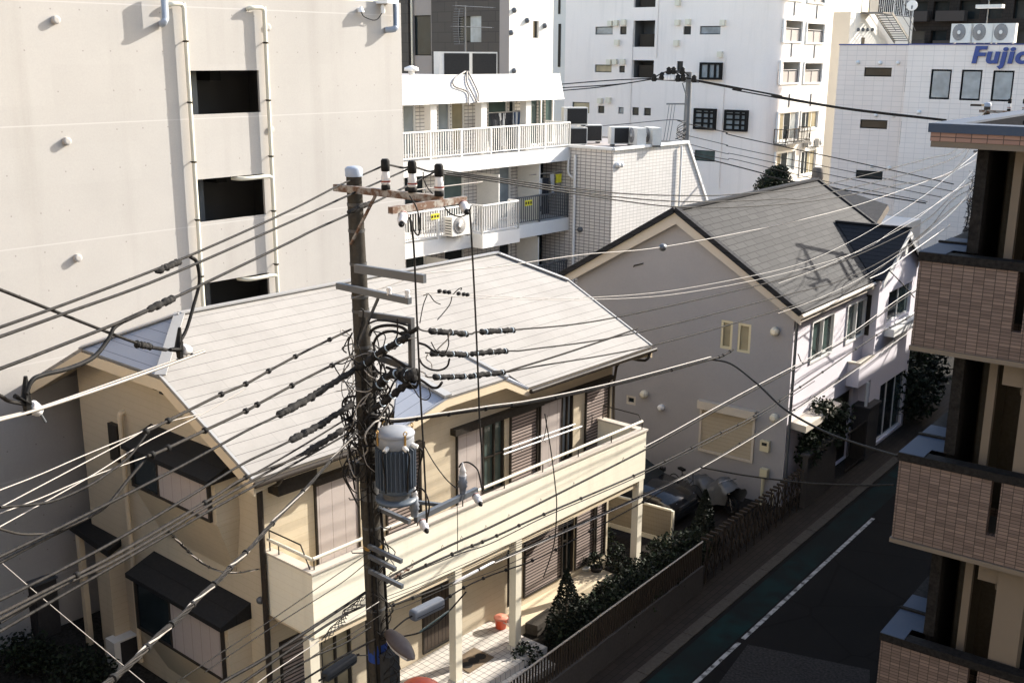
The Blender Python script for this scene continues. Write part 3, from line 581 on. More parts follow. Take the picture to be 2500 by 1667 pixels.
# ================================================================ helpers for the blocks behind
def railing(root, segs, zb, zt, mat='white', pitch=.11, post=1.5, r=.012, name='railing'):
    mb = MB()
    for a, b in segs:
        a, b = V(a), V(b); L = (b-a).length; t = (b-a)/L
        def at(s, z): p = a+t*s; return V((p.x, p.y, z))
        mb.beam(at(0, zt), at(L, zt), .06, .05); mb.beam(at(0, zb+.09), at(L, zb+.09), .04, .03)
        n = max(2, int(L/pitch))
        for k in range(1, n): mb.beam(at(L*k/n, zb+.1), at(L*k/n, zt-.02), r*2, r*2, up=t)
        m = max(1, round(L/post))
        for k in range(m+1): mb.beam(at(L*k/m, zb), at(L*k/m, zt), .05, .05, up=t)
    return mb.build(name, M[mat], root)
def make_ac(name, label, loc, rz, group, s=1.0):
    t = thing(name, label, 'air conditioner', loc, group, rz); w, d, h = .8*s, .3*s, .6*s
    mb = MB(True); mb.bx(-w/2, w/2, -d/2, d/2, .06, h); o = mb.build('casing', M['acwhite'], t)
    MB(True).lathe((-.1*s, -d/2-.002, .06+h/2), (0, -1, 0), [(.24*s, 0), (.24*s, .015), (.22*s, .02), (.05*s, .02), (.05*s, .03)], 20).build('fan_grille', M['acgrille'], o)
    MB(True).lathe((-.1*s, -d/2-.024, .06+h/2), (0, -1, 0), [(.06*s, 0), (.06*s, .012)], 12).build('fan_hub', M['acwhite'], o)
    MB(True).bx(-w/2+.03, w/2-.12*s, d/2+.001, d/2+.012, .1, h-.04).build('coil', M['acdark'], o)
    mb = MB(True)
    for k in range(6): mb.bx(-w/2-.008, -w/2-.001, -d/2+.04, d/2-.04, .12+k*.075*s, .15+k*.075*s)
    mb.build('side_slots', M['acdark'], o)
    MB(True).bx(-w/2+.08, -w/2+.16, -d/2, d/2, 0, .06).bx(w/2-.16, w/2-.08, -d/2, d/2, 0, .06).build('foot', M['galv_dark'], t)
    return t
# ================================================================ tiled flats with two rows of balconies
setuvx(hA)
nW, nG = -26.3, -25.1; frB = FR(hN*nG, hA, hN); frV = FR(hN*nW, hA, hN)
K3 = lambda x, y: (980+x/4.9, 160+y/4.9); K4 = lambda x, y: (980+x/5.6, 400+y/5.6)
fl = thing('balcony_apartment', 'white tiled apartment block with railed balconies, laundry and a tiled tower, beyond the cream roof', 'apartment building', HP(24, nG, 0))
aT = frB.uz(T3(540, 990))[0]; frTL = FR(hA*aT, hN, -hA)
ntF, ztT = frTL.uz(T3(835, 1020)); frTR = FR(hN*ntF, hA, hN)
zs1 = frB.uz(K3(600, 1110))[1]; zb1 = frB.uz(K3(35, 1345))[1]; zr1 = frB.uz(K3(600, 775))[1]
zs2 = frB.uz(K4(300, 1065))[1]; zb2 = frB.uz(K4(300, 1262))[1]; zr2 = frB.uz(K4(300, 655))[1]
a20 = 22.0
def hv(x0, x1, y, zlo, zhi, K): return (frV.uz(K(x0, y))[0], frV.uz(K(x1, y))[0], zlo, zhi)
wu = [hv(20, 175, 640, zs1+.05, zs1+2.0, K3), hv(440, 590, 620, zs1+.05, zs1+2.0, K3), hv(600, 760, 620, zs1+.05, zs1+2.0, K3), hv(1040, 1275, 600, zs1+.05, zs1+2.0, K3), hv(1285, 1360, 600, zs1+.05, zs1+2.0, K3), hv(1535, 1830, 560, zs1+.05, zs1+1.95, K3)]
wl = [hv(40, 330, 340, zs2+.05, zs2+2.0, K4), hv(580, 860, 340, zs2+.05, zs2+2.0, K4), hv(1340, 1500, 340, zs2+.05, zs2+2.0, K4), hv(1850, 2110, 250, zs2+.05, zs2+2.0, K4)]
dz = zs1-zs2
w3 = [(a, b, c-dz, d-dz) for a, b, c, d in wl]
ztm = frB.uz(K3(900, 445))[1]
mb = MB(); facade(mb, frV, a20, aT, 0, ztm+.3, wu+wl+w3, .12); mb.build('wall', M['gtile'], fl)
for h, g in zip(wu+wl+w3, ['gl_pale', 'gl_pale', 'gl_cream', 'gl_green', 'gl_dark', 'gl_green', 'gl_dark', 'gl_green', 'gl_pale', 'gl_dark', 'gl_dark', 'gl_dark', 'gl_dark', 'gl_dark']):
    window(fl, frV, h, g, 'white', -.09, .05, (.5,) if h[1]-h[0] > 1.2 else (), (), .06)
for h, cc in ((wu[1], 'gl_cream'),): pass
# mansard band of white tile
zt1 = frB.uz(K3(900, 120))[1]; nm = FR(hA*aT, hN, -hA).uz(K3(1895, 115))[0]
aE2 = frB.uz(K3(1950, 395))[0]
mb = MB(); n2 = nG-.75; zt1 = onp(K3(900, 120), HP(28, n2, 0), hN).z; ar = onp(K3(1895, 115), HP(28, n2, 0), hN).dot(hA)
mb.poly([HP(a20, nG, ztm), HP(aE2, nG, ztm), HP(ar, n2, zt1), HP(a20, n2, zt1)]); mb.poly([HP(aE2, nG, ztm), HP(aE2, nW-.5, ztm), HP(ar, nW-.5, zt1), HP(ar, n2, zt1)])
mb.build('mansard', M['wtile'], fl)
mb = MB(); mb.poly([HP(a20, nG, ztm), HP(aE2, nG, ztm), HP(aE2, nW, ztm), HP(a20, nW, ztm)]); mb.hexa([HP(a20, n2-.16, zt1-.3), HP(ar, n2-.16, zt1-.3), HP(ar, n2-.004, zt1-.3), HP(a20, n2-.004, zt1-.3), HP(a20, n2-.16, zt1+.03), HP(ar, n2-.16, zt1+.03), HP(ar, n2+.02, zt1+.03), HP(a20, n2+.02, zt1+.03)])
mb.build('soffit', M['white'], fl)
MB().poly([HP(a20, n2-.16, zt1-.1), HP(ar, n2-.16, zt1-.1), HP(ar, n2-8, zt1-.1), HP(a20, n2-8, zt1-.1)]).build('flat_roof', M['grtile'], fl)
MB().poly([HP(aE2, nW, 0), HP(aE2, nW-8, 0), HP(ar, nW-8, zt1-.1), HP(ar, nW-.5, zt1-.1), HP(aE2, nW, ztm)]).build('end_wall', M['gtile'], fl)
# balcony slabs
eB = frB.uz(T3(549, 845))[0]
mb = MB(); mb.hexa([HP(a20, nW+.003, zb1), HP(eB, nW+.003, zb1), HP(eB, nG, zb1), HP(a20, nG, zb1), HP(a20, nW+.003, zs1), HP(eB, nW+.003, zs1), HP(eB, nG, zs1), HP(a20, nG, zs1)])
lab(mb.build('balcony', M['white'], fl), 'upper balcony slab of the tiled flats')
railing(fl, [(HP(a20, nG-.05, 0), HP(eB-.05, nG-.05, 0)), (HP(eB-.05, nG-.05, 0), HP(eB-.05, nW, 0))], zs1, zr1)
b0 = frB.uz(K4(975, 900))[0]; nb = FR(hA*b0, hN, -hA).uz(K4(1110, 900))[0]; b1 = FR(hN*nb, hA, hN).uz(K4(1620, 880))[0]
o = MB()
for c, d, n in ((a20, b0, nG), (b0, b1, nb), (b1, aT-.004, nG)): o.hexa([HP(c, nW+.003, zb2), HP(d, nW+.003, zb2), HP(d, n, zb2), HP(c, n, zb2), HP(c, nW+.003, zs2), HP(d, nW+.003, zs2), HP(d, n, zs2), HP(c, n, zs2)])
lab(o.build('balcony', M['white'], fl), 'lower balcony slab stepping forward in the middle')
o = MB().hexa([HP(a20, nW+.003, zb2-dz), HP(aT-.004, nW+.003, zb2-dz), HP(aT-.004, nG, zb2-dz), HP(a20, nG, zb2-dz), HP(a20, nW+.003, zs2-dz), HP(aT-.004, nW+.003, zs2-dz), HP(aT-.004, nG, zs2-dz), HP(a20, nG, zs2-dz)]); o.build('balcony', M['white'], fl)
railing(fl, [(HP(a20, nG-.05, 0), HP(b0, nG-.05, 0)), (HP(b0+.03, nG-.05, 0), HP(b0+.03, nb-.05, 0)), (HP(b0+.03, nb-.05, 0), HP(b1-.03, nb-.05, 0)), (HP(b1-.03, nb-.05, 0), HP(b1-.03, nG-.05, 0))], zs2, zr2)
railing(fl, [(HP(b1, nG-.05, 0), HP(aT-.01, nG-.05, 0))], zs2, zr2, 'galv'); railing(fl, [(HP(b1, nG-.05, 0), HP(aT-.01, nG-.05, 0))], zs2-dz, zr2-dz, 'galv')
for x in (352, 955, 1488): a = frB.uz(K3(x, 600), -.25)[0]; MB().box(frB, a-.14, a+.14, zs1+.003, ztm-.003, -.12, -.4).build('pillar', M['wrender'], fl)
for x, z0, z1 in ((1190, zs2, zs2+1.85), (1745, zs2, zs2+2.1), (480, zs2-dz, zs2-dz+1.8), (1740, zs2-dz, zs2-dz+2.0)):
    a = frV.uz(K4(x, 330), .55)[0]; MB().box(frV, a-.03, a+.03, z0+.003, z1, .02, 1.05).build('balcony_partition', M['acwhite'], fl)
for K, x0, y0, x1, y1, d in ((K4, 405, 690, 520, 750, .02), (K4, 1690, 505, 1790, 565, .02)):
    u0, u1, z0, z1 = frB.r(K(x0, y0), K(x1, y1), d); o = MB().box(frB, u0, u1, z0, z1, d-.01, d).build('notice_board', M['yellow'], fl)
    mb = MB()
    for k in range(3): mb.box(frB, u0+.02+k*(u1-u0)/3, u0+(k+.75)*(u1-u0)/3, z0+.05, z1-.05, d+.003, d+.006)
    mb.build('notice_mark', M['bronze'], o)
# laundry poles
for (x0, y0), (x1, y1), d in (((205, 355), (1110, 262), .1),):
    p, q = frB.uz(K4(x0, y0), d), frB.uz(K4(x1, y1), d); MB().tube([frB.P(p[0], p[1], d), frB.P(q[0], p[1], d)], .022, 6).build('laundry_pole', M['cable_pale'], fl)
p = frB.uz(K4(1845, 165), .0); MB().tube([frB.P(p[0], p[1], -.3), frB.P(aT-.05, p[1], -.3)], .02, 6).build('laundry_pole', M['cable_pale'], fl)
p = frB.uz(K3(1300, 575), -.4); zl = p[1]; pa, pb = frB.uz(K3(950, 600), -.4)[0], frB.uz(K3(1500, 540), -.4)[0]
MB().tube([frB.P(pa, zl+.05, -.4), frB.P(pb, zl+.05, -.4)], .02, 6).build('laundry_pole', M['cable_pale'], fl)
# tower with slanting far edge
te, tz = frTR.uz(T3(1338, 985)); t2, tz2 = frTR.uz(T3(1465, 1370)); t3 = t2+(tz2-0)*(t2-te)/(tz-tz2)
tw = MB(); tw.poly([frTL.P(ntF, 0), frTL.P(ntF, ztT), frTL.P(nW-3, ztT), frTL.P(nW-3, 0)]); lab(tw.build('tower_wall', M['gtile'], fl), 'shaded grey tiled end of the tower')
tw = MB(); tw.poly([HP(aT, ntF, 0), HP(t3, ntF, 0), HP(te, ntF, ztT), HP(aT, ntF, ztT)]); tw.poly([HP(te, ntF, ztT), HP(t3, ntF, 0), HP(t3, nW-3, 0), HP(te, nW-3, ztT)]); lab(tw.build('tower_wall', M['wtile'], fl), 'sunlit white tiled face of the tower')
MB().poly([HP(aT, ntF, ztT-.06), HP(te, ntF, ztT-.06), HP(te, nW-3, ztT-.06), HP(aT, nW-3, ztT-.06)]).build('tower_roof', M['grtile'], fl)
mb = MB(); mb.beam(HP(aT-.03, ntF+.03, ztT), HP(te, ntF+.03, ztT), .14, .1); mb.beam(HP(aT-.03, ntF, ztT), HP(aT-.03, nW-3, ztT), .14, .1); mb.beam(HP(te, ntF+.02, ztT), HP(t3, ntF+.02, 0), .1, .08, up=hN); mb.build('coping', M['white'], fl)
def tp(x, y, T=T3): u = frTL.uz(T(x, y), .1); return frTL.P(u[0], u[1], .1)
a, b = tp(572, 1068), tp(527, 1080)
mb = MB().tube(smooth([b, b+V((0, 0, -.55)), V((a.x, a.y, b.z-.75))], 4), .045, 8).tube([a+V((0, 0, .05)), V((a.x, a.y, .2))], .055, 8); mb.build('drain_pipe', M['white'], fl)
g = frTR.uz(T3(1285, 1000), .1); MB().tube([frTR.P(g[0]+.15, g[1], .1), frTR.P(g[0]+.15, .2, .1)], .045, 8).build('drain_pipe', M['white'], fl)
for x in (868, 892): q = frTR.uz(T3(x, 1128), .08); MB().lathe(frTR.P(q[0], q[1], 0), hN, [(.1, 0), (.1, .1), (.02, .14)], 10).build('vent_cap', M['white'], fl)
q = frTL.uz(T7(605, 170), .05); MB().lathe(frTL.P(q[0], q[1], 0), -hA, [(.1, 0), (.1, .1), (.02, .12)], 10).build('vent_cap', M['galv'], fl)
# roof units of the tower
g = 'air conditioners on the flat roofs'
def onroof(x, y, z): return atz((1200+x/2.8, y/2.8), z)
rzN = -HAZ
ac = make_ac('air_conditioner', 'outdoor unit with dark coil to the viewer, leftmost single one on the tiled tower roof', onroof(668, 978, ztT-.05), rzN-2.2, g, 1.15)
dup(ac, onroof(885, 995, ztT-.05), rzN-2.2, 'outdoor unit with dark coil, left of the two fans on the tiled tower roof', g)
dup(ac, onroof(993, 1003, ztT-.05), rzN-.6, 'white outdoor unit with round fan, middle of the row on the tiled tower roof', g)
dup(ac, onroof(1098, 1000, ztT-.05), rzN-.6, 'white outdoor unit with round fan, rightmost on the tiled tower roof', g)
q = onroof(563, 1000, ztT-.05); dup(ac, q, rzN-2.2, 'lower white unit of the stack beside the upper balcony end', g); dup(ac, q+V((0, 0, .72)), rzN-2.2, 'upper white unit of the stack beside the upper balcony end', g)
q = frB.uz(K4(860, 960), .2); dup(ac, frB.P(q[0]-.25, zs2+.02, .16), rzN+1.5708, 'white outdoor unit hung on the front of the lower balcony rail', g)
for x, l in ((1410, 'white roof unit left of the aerial mast on the tiled flats'), (1600, 'white roof unit right of the aerial mast on the tiled flats')):
    q = onp(T2(x, 515), HP(28, n2-.8, 0), hN); dup(ac, V((q.x, q.y, zt1-.1)), rzN-1.9, l, g).scale = (1.25, 1.25, 1.25)
# TV aerial
q = onp(T2(1502, 515), HP(28, n2-.5, 0), hN); ae = thing('tv_aerial', 'tall mast with two comb shaped television aerials on the roof of the tiled flats', 'aerial', q)
mt = onp(T2(1502, 40), HP(28, n2-.5, 0), hN); MB().tube([V((q.x, q.y, zt1-.1)), V((q.x, q.y, mt.z))], [.03, .022], 8).build('mast', M['galv'], ae)
def aerial(zz, x0, x1, comb):
    p0, p1 = onp(T2(x0, 0), V(q), hN), onp(T2(x1, 0), V(q), hN); a0_, a1_ = p0.dot(hA), p1.dot(hA); n_ = V(q).dot(hN); mb = MB(); mb.tube([HP(a0_, n_, zz), HP(a1_, n_, zz)], .014, 6)
    for k in range(14): a = a0_+(a1_-a0_)*k/13; mb.tube([HP(a, n_-.12, zz), HP(a, n_+.12, zz)], .006, 4)
    if comb:
        for s in (-1, 1):
            mb.tube([HP(a0_+.25, n_, zz), HP(a0_+.3, n_, zz+s*.55)], .01, 5)
            for k in range(7): z = zz+s*.08*(k+1); mb.tube([HP(a0_+.22+.01*k, n_-.22, z), HP(a0_+.22+.01*k, n_+.22, z)], .007, 4)
    else:
        mb.tube([HP(a0_+.05, n_, zz-.14), HP(a0_+.05, n_, zz+.14)], .008, 4)
    mb.build('comb_aerial', M['galv'], ae)
aerial(onp(T2(1502, 45), V(q), hN).z, 1430, 1690, False); aerial(onp(T2(1502, 185), V(q), hN).z, 1415, 1680, True)
mb = MB()
for pts in ([(1500, 490), (1430, 540), (1425, 590), (1515, 630), (1528, 720)], [(1510, 490), (1515, 570), (1550, 640), (1580, 700)], [(1520, 490), (1555, 560), (1590, 640), (1590, 690)]):
    mb.tube(smooth([onp(T2(*p), HP(28, nG+.07, ztm), (hN*(zt1-ztm)+Z*(nG-n2)).normalized()) for p in pts], 5), .03, 6)
mb.build('aerial_cable', M['cable_pale'], ae)
q = onp(T2(1133, 518), HP(28, n2-.3, 0), hN); tag(MB().lathe(V((q.x, q.y, zt1-.1)), Z, [(.12, 0), (.1, .1), (.1, .25), (.24, .26), (.22, .36), (.05, .42)], 14).build('roof_vent', M['white'], None), 'small mushroom shaped vent on the left of the tiled roof edge', 'vent')
# washing
def cloth(name, label, fr, u, z, d, w, h, mat, taper=.7):
    rows = []
    for i in range(9):
        t = i/8; ww = w*(1-(1-taper)*t**.7 if taper < 1 else 1+(taper-1)*t); rows.append([fr.P(u+ww*(j/8-.5), z-h*t, d+.05*math.sin(j*1.7+t*2+u*3)*(.3+t)) for j in range(9)])
    return tag(MB().grid(rows).build(name, M[mat]), label, 'laundry', 'washing hung on the balconies')
for x, y, w, h, m, l in ((1150, 600, .4, .9, 'cloth_dark', 'black garment at the left of the upper balcony washing line'), (1215, 590, .25, .7, 'cloth_pale', 'pale garment between black ones on the upper balcony line'), (1265, 585, .22, .6, 'cloth_dark', 'short black garment beside the pale one on the upper balcony line'), (1310, 585, .35, .95, 'cloth_dark', 'broad black garment in the middle of the upper balcony line'), (1375, 560, .25, .8, 'cloth_pale', 'narrow pale garment right of the middle of the upper balcony line'), (1430, 540, .42, .9, 'cloth_blue', 'dark blue garment at the right end of the upper balcony line')):
    p = frB.uz(K3(x, y), -.4); cloth('laundry', l, frB, p[0], zl+.03, -.4, w*1.9, h*1.6, m)
for x, y, w, h, m, l in ((1900, 200, .35, 1.0, 'cloth_pale', 'pale shirt beside the partition on the lower balcony'), (1960, 200, .5, 1.3, 'cloth_dark', 'dark clothes hanging in the lower balcony corner'), (2060, 140, .22, .7, 'cloth_pale', 'grey towel beside the yellow cloth')):
    p = frB.uz(K4(x, y), -.3); cloth('laundry', l, frB, p[0], p[1], -.3, w, h, m)
p = frB.uz(K4(2145, 140), -.3); cloth('yellow_cloth', 'bright yellow cloth hanging by the tower wall', frB, p[0], p[1], -.3, .36, .32, 'yellow', 1.0)
# ================================================================ brown tower with a white side
T0 = 50.0; frT = FR(hA*T0, hN, -hA)
bt = thing('brown_tower', 'tall flats with dark brown tiled front and bright white side behind the tiled flats', 'apartment building', HP(T0, -44, 0))
nc_ = frT.uz((1243, 100))[0]; nl = frT.uz(T2(1270, 250))[0]; nl2 = frT.uz((900, 100))[0]
wb = frT.r(T2(1450, 115), T2(1610, 290)); we = frT.r(T2(1148, 108), T2(1268, 382), -.9); sp = frT.uz(T2(1735, 200))[0]
frT2 = FR(hA*(T0+.9), hN, -hA)
mb = MB(); facade(mb, frT, nl, sp, 0, 17, [wb], .15); mb.poly([frT.P(nl, 0), frT.P(nl, 17), frT.P(nl, 17, -.9), frT.P(nl, 0, -.9)]); mb.build('wall', M['brtile'], bt)
lab(facade(MB(), frT, sp, nc_, 0, 17).build('wall', M['grtile'], bt), 'taupe strip at the corner of the brown tower')
window(bt, frT, wb, ('gl_dark', 'gl_pale'), 'bronze', -.1, .07, (.5,), (), .0)
mb = MB(); facade(mb, frT2, nl2, nl, 0, 17, [we], .15); lab(mb.build('wall', M['grtile'], bt), 'recessed taupe wall of the brown tower')
window(bt, frT2, we, 'gl_dark', 'bronze', -.1, .07, (.5,), (.35,), .0)
a = frT2.uz(T2(1136, 200), .1); MB().tube([frT2.P(a[0], 17, .1), frT2.P(a[0], 3, .1)], .07, 8).build('drain_pipe', M['cream'], bt)
a = frT2.uz(T2(1100, 200))[0]; MB().box(frT2, a-.55, a+.35, 3, 17, .003, .2).build('pilaster', M['brtile'], bt)
frT3 = FR(hN*nc_, hA, hN); e3 = frT3.uz((1350, 100))[0]; wn = frT3.r(T3(285, 145), T3(322, 262))
mb = MB(); facade(mb, frT3, T0, e3, 0, 17, [wn], .25); lab(mb.build('wall', M['wrender'], bt), 'bright white rendered side of the brown tower'); window(bt, frT3, wn, 'gl_dark', 'bronze', -.15, .05, (), (), 0)
for x, y in ((152, 72), (240, 142), (360, 178), (130, 225), (150, 485)): p = frT3.uz(T3(x, y)); MB().lathe(frT3.P(p[0], p[1]), hN, [(.16, 0), (.15, .12), (.03, .2)], 10).build('vent_cap', M['galv'], bt)
# ================================================================ the long white block of flats
def YF(px, D): d = ray(px); t = D/math.hypot(d.x, d.y); return CAM+d*t
cw = YF((1890, 250), 82); frW = FR(V((0, cw.y, 0)), X1, -Y1); frE = FR(V((cw.x, 0, 0)), Y1, X1); setuvx(X1)
wk = thing('white_flats', 'long pale block of flats with scattered small windows and sunlit corner balconies', 'apartment building', V((cw.x, cw.y, 0)))
small = [((710, 185), (828, 238), 'gl_pale'), ((878, 183), (922, 238), 'gl_dark'), ((1313, 182), (1362, 238), 'gl_dark'), ((1425, 181), (1563, 237), 'gl_pale'), ((707, 443), (820, 497), 'gl_cream'), ((873, 452), (910, 498), 'gl_dark'), ((1268, 420), (1307, 482), 'gl_dark'),
         ((552, 698), (668, 777), 'gl_cream'), ((727, 724), (770, 776), 'gl_dark'), ((866, 734), (902, 780), 'gl_pale'), ((962, 734), (1005, 790), 'gl_dark'), ((1042, 738), (1088, 792), 'gl_dark'), ((1388, 1025), (1525, 1108), 'gl_green')]
deep = [((972, 143), (1113, 323)), ((964, 413), (1106, 535)), ((976, -90), (1120, 50))]
bays = [((1437, 428), (1578, 548)), ((1396, 740), (1535, 890)), ((1605, 750), (1752, 902))]
hs = [frW.r(T3(*a), T3(*b)) for a, b, g_ in small]; hd = [frW.r(T3(*a), T3(*b)) for a, b in deep]; hb = [frW.r(T3(*a), T3(*b)) for a, b in bays]
xl = frW.uz((1378, 200))[0]; zW = 22
mb = MB(); facade(mb, frW, xl, cw.x-1.2, 0, zW, hs+hd, .25)
N_ = 8; rows = []
for k in range(N_+1): a = math.pi/2*k/N_; rows.append([V((cw.x-1.2+1.2*math.sin(a), cw.y+1.2-1.2*math.cos(a), z)) for z in (0, zW)])
mb.grid(rows)
mb.build('wall', M['mrender'], wk)
for h, (a, b, g_) in zip(hs, small): window(wk, frW, h, g_, 'galv', -.12, .06, (.5,) if h[1]-h[0] > 1.6 else (), (), .0)
for h in hd:
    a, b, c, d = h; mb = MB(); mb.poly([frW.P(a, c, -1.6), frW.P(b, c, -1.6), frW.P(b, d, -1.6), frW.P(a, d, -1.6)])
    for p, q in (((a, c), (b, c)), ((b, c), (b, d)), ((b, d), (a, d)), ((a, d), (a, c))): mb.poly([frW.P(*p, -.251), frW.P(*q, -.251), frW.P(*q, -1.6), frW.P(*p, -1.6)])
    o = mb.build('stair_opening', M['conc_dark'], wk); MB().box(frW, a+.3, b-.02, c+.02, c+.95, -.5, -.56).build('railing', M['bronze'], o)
    MB().box(frW, a+.9, b-.1, c+1.0, d-.25, -1.55, -1.59).build('pane', M['gl_pale'], o)
for h in hb:
    a, b, c, d = h; o = MB(); o.box(frW, a+.08, b-.08, c+.12, d-.12, .002, .22); o = o.build('bay_window', M['gl_pale'], wk)
    f = MB(); framebox(f, frW, h, .01, .34, .16, 0, (.42, .72), (.3, .55, .8) if c < 10.5 else ()); f.build('frame', M['black'], o)
for x, y in ((818, 163), (858, 160), (910, 155), (1278, 157), (1350, 152), (1587, 158), (864, 292), (1270, 296), (810, 426), (850, 424), (904, 424), (748, 690), (806, 686), (1280, 22), (1568, 374)):
    p = frW.uz(T3(x, y)); MB().box(frW, p[0]-.18, p[0]+.18, p[1]-.2, p[1]+.2, .002, .3).build('vent_hood', M['cream'], wk)
for x, y0, y1 in ((955, 200, 900), (1120, 0, 400), (1592, 400, 1290)): p = frW.uz(T3(x, 600)); z0, z1 = frW.uz(T3(x, y1))[1], frW.uz(T3(x, y0))[1]; MB().tube([frW.P(p[0], z0, .05), frW.P(p[0], z1, .05)], .035, 6).build('conduit', M['mrender'], wk)
# sunlit balcony side
ye = frE.uz((2022, 200))[0]
cells = [[((318, 128), (438, 297)), ((473, 150), (588, 305))], [((295, 415), (420, 575)), ((455, 424), (572, 572))], [((275, 765), (404, 960)), ((433, 757), (545, 883))], [((258, 1040), (385, 1170)), ((430, 1028), (527, 1190))], [((330, -150), (445, 15)), ((485, -120), (598, 35))]]
hc = [frE.r(T4(*a), T4(*b)) for r_ in cells for a, b in r_]
mb = MB(); facade(mb, frE, cw.y+1.2, ye, 0, zW, hc, 1.3); mb.poly([frE.P(ye, 0), frE.P(ye, zW), frE.P(ye, zW, -20), frE.P(ye, 0, -20)]); lab(mb.build('wall', M['wrender'], wk), 'bright white balcony side of the pale flats')
for k, h in enumerate(hc):
    a, b, c, d = h; o = MB().poly([frE.P(a, c, -1.3), frE.P(b, c, -1.3), frE.P(b, d, -1.3), frE.P(a, d, -1.3)]).build('loggia_wall', M['beigewall'], wk)
    MB().box(frE, a+.5, a+(b-a)*.62, c+.02, d-.35, -1.26, -1.295).build('pane', M['gl_dark'], o)
    f = MB(); framebox(f, frE, h, -.05, .09, .11, 0); f.build('surround', M['white'], o)
    if k < 4 or k > 7: mb = MB(); mb.tube([frE.P(a, c+1.0, -.08), frE.P(b, c+1.0, -.08)], .03, 6); mb.tube([frE.P((a+b)/2, c, -.08), frE.P((a+b)/2, c+1.0, -.08)], .02, 6); mb.box(frE, a, b, c, c+.9, -.1, -.12); mb.build('balustrade', M['grtile'], o)
    else: window(wk, frE, (a+.12, b-.12, c+.12, d-.12), ('gl_cream', 'gl_dark', 'gl_pale') if k % 2 == 0 else ('gl_dark', 'gl_cream'), 'white', -.06, .07, (.33, .66), (), .02)
    p = frE.P((a+b)/2, d, .04); MB().tube([V((p.x, p.y, d+.25)), V((p.x, p.y, d+1.2))], .04, 6).build('drain_pipe', M['grtile'], o)
a, b, c, d = hc[4]; railing(wk, [(frE.P(a-.3, 0, .9), frE.P(b+.3, 0, .9)), (frE.P(a-.3, 0, 0), frE.P(a-.3, 0, .9)), (frE.P(b+.3, 0, 0), frE.P(b+.3, 0, .9))], c, c+1.0, 'bronze', .2, 1.5, .015)
MB().box(frE, a-.35, b+.35, c-.12, c-.01, .002, .95).build('balcony', M['galv_dark'], wk)
a, b, c, d = hc[5]
for k, l in ((.05, 'small outdoor unit on the wall bracket of the pale flats, nearer the corner'), (.95, 'small outdoor unit on the wall bracket of the pale flats, farther from the corner')):
    q = frE.uz(T4(490 if k < .5 else 560, 975), .3); dup(ac, frE.P(q[0], q[1]-.35, .3), math.pi/2, l, 'air conditioners on the flat roofs')
MB().poly([(xl, cw.y, zW), (cw.x, cw.y, zW), (cw.x, cw.y+20, zW), (xl, cw.y+20, zW)]).build('flat_roof', M['grtile'], wk)
x0, x1 = frW.uz((1348, 100), -3)[0], frW.uz((1378.5, 100), -3)[0]
lab(MB().box(frW, x0-4, xl+.5, 0, zW, -.02, -9).build('wing', M['wrender'], wk), 'white wing set back at the left of the pale flats')
mb = MB()
for y0, y1 in ((0, 98), (165, 460)):
    u0, u1, z0, z1 = frW.r(T3(458, y0-60 if y0 == 0 else y0), T3(470, y1), .0); mb.box(frW, u0, u1, z0, z1, -.019, .02)
mb.build('slot_window', M['bronze'], wk)
# ================================================================ white building with roof rail and outside stair
sc_ = YF(T4(768, 200), 98); frS = FR(V((0, sc_.y, 0)), X1, -Y1); frSE = FR(V((sc_.x, 0, 0)), Y1, X1)
sb = thing('stair_building', 'white building with roof railing and steel outside stair behind the office', 'building', V((sc_.x, sc_.y, 0)))
zS = frS.uz(T4(768, 82))[1]; ys = frSE.uz(T4(1198, 200))[0]; xs0 = frS.uz(T4(560, 200))[0]-4
mb = MB(); mb.poly([frS.P(xs0, 0), frS.P(sc_.x, 0), frS.P(sc_.x, zS), frS.P(xs0, zS)]); lab(mb.build('wall', M['beigewall'], sb), 'beige shaded front of the stair building')
mb = MB(); mb.poly([frSE.P(sc_.y, 0), frSE.P(ys, 0), frSE.P(ys, zS), frSE.P(sc_.y, zS)]); mb.poly([V((sc_.x, ys, 0)), V((xs0, ys, 0)), V((xs0, ys, zS)), V((sc_.x, ys, zS))]); mb.poly([(xs0, sc_.y, zS), (sc_.x, sc_.y, zS), (sc_.x, ys, zS), (xs0, ys, zS)]); mb.build('wall', M['wrender'], sb)
railing(sb, [(frS.P(xs0, 0, -.1), frS.P(sc_.x-.1, 0, -.1)), (frSE.P(sc_.y, 0, -.1), frSE.P(ys, 0, -.1))], zS, zS+1.5, 'white', .5, 2.6, .02)
f0, f1 = frSE.uz(T4(985, 90), 1.0), frSE.uz(T4(1115, 292), 1.0)
mb = MB(); n = 13
for k in range(n):
    u = f0[0]+(f1[0]-f0[0])*k/n; z = f0[1]+(f1[1]-f0[1])*k/n; mb.hexa([frSE.P(u, z-.06, .5), frSE.P(u+.35, z-.06, .5), frSE.P(u+.35, z-.06, 1.9), frSE.P(u, z-.06, 1.9), frSE.P(u, z, .5), frSE.P(u+.35, z, .5), frSE.P(u+.35, z, 1.9), frSE.P(u, z, 1.9)])
o = mb.build('stair', M['galv'], sb); mb = MB()
for d in (.5, 1.9): mb.beam(frSE.P(*f0, d), frSE.P(*f1, d), .06, .25); mb.tube([frSE.P(f0[0], f0[1]+1, d), frSE.P(f1[0], f1[1]+1, d)], .03, 6)
mb.tube([frSE.P(f0[0]-2, f0[1]+1.9, 1.9), frSE.P(f0[0]+1, f0[1]+1.9, 1.9), frSE.P(f1[0]+1, f1[1]+1, 1.9)], .03, 6); mb.build('stair_rail', M['galv'], o)
MB().box(frSE, f0[0]-2.2, f0[0], f0[1]-.1, f0[1], .0, 1.9).build('landing', M['galv'], o)
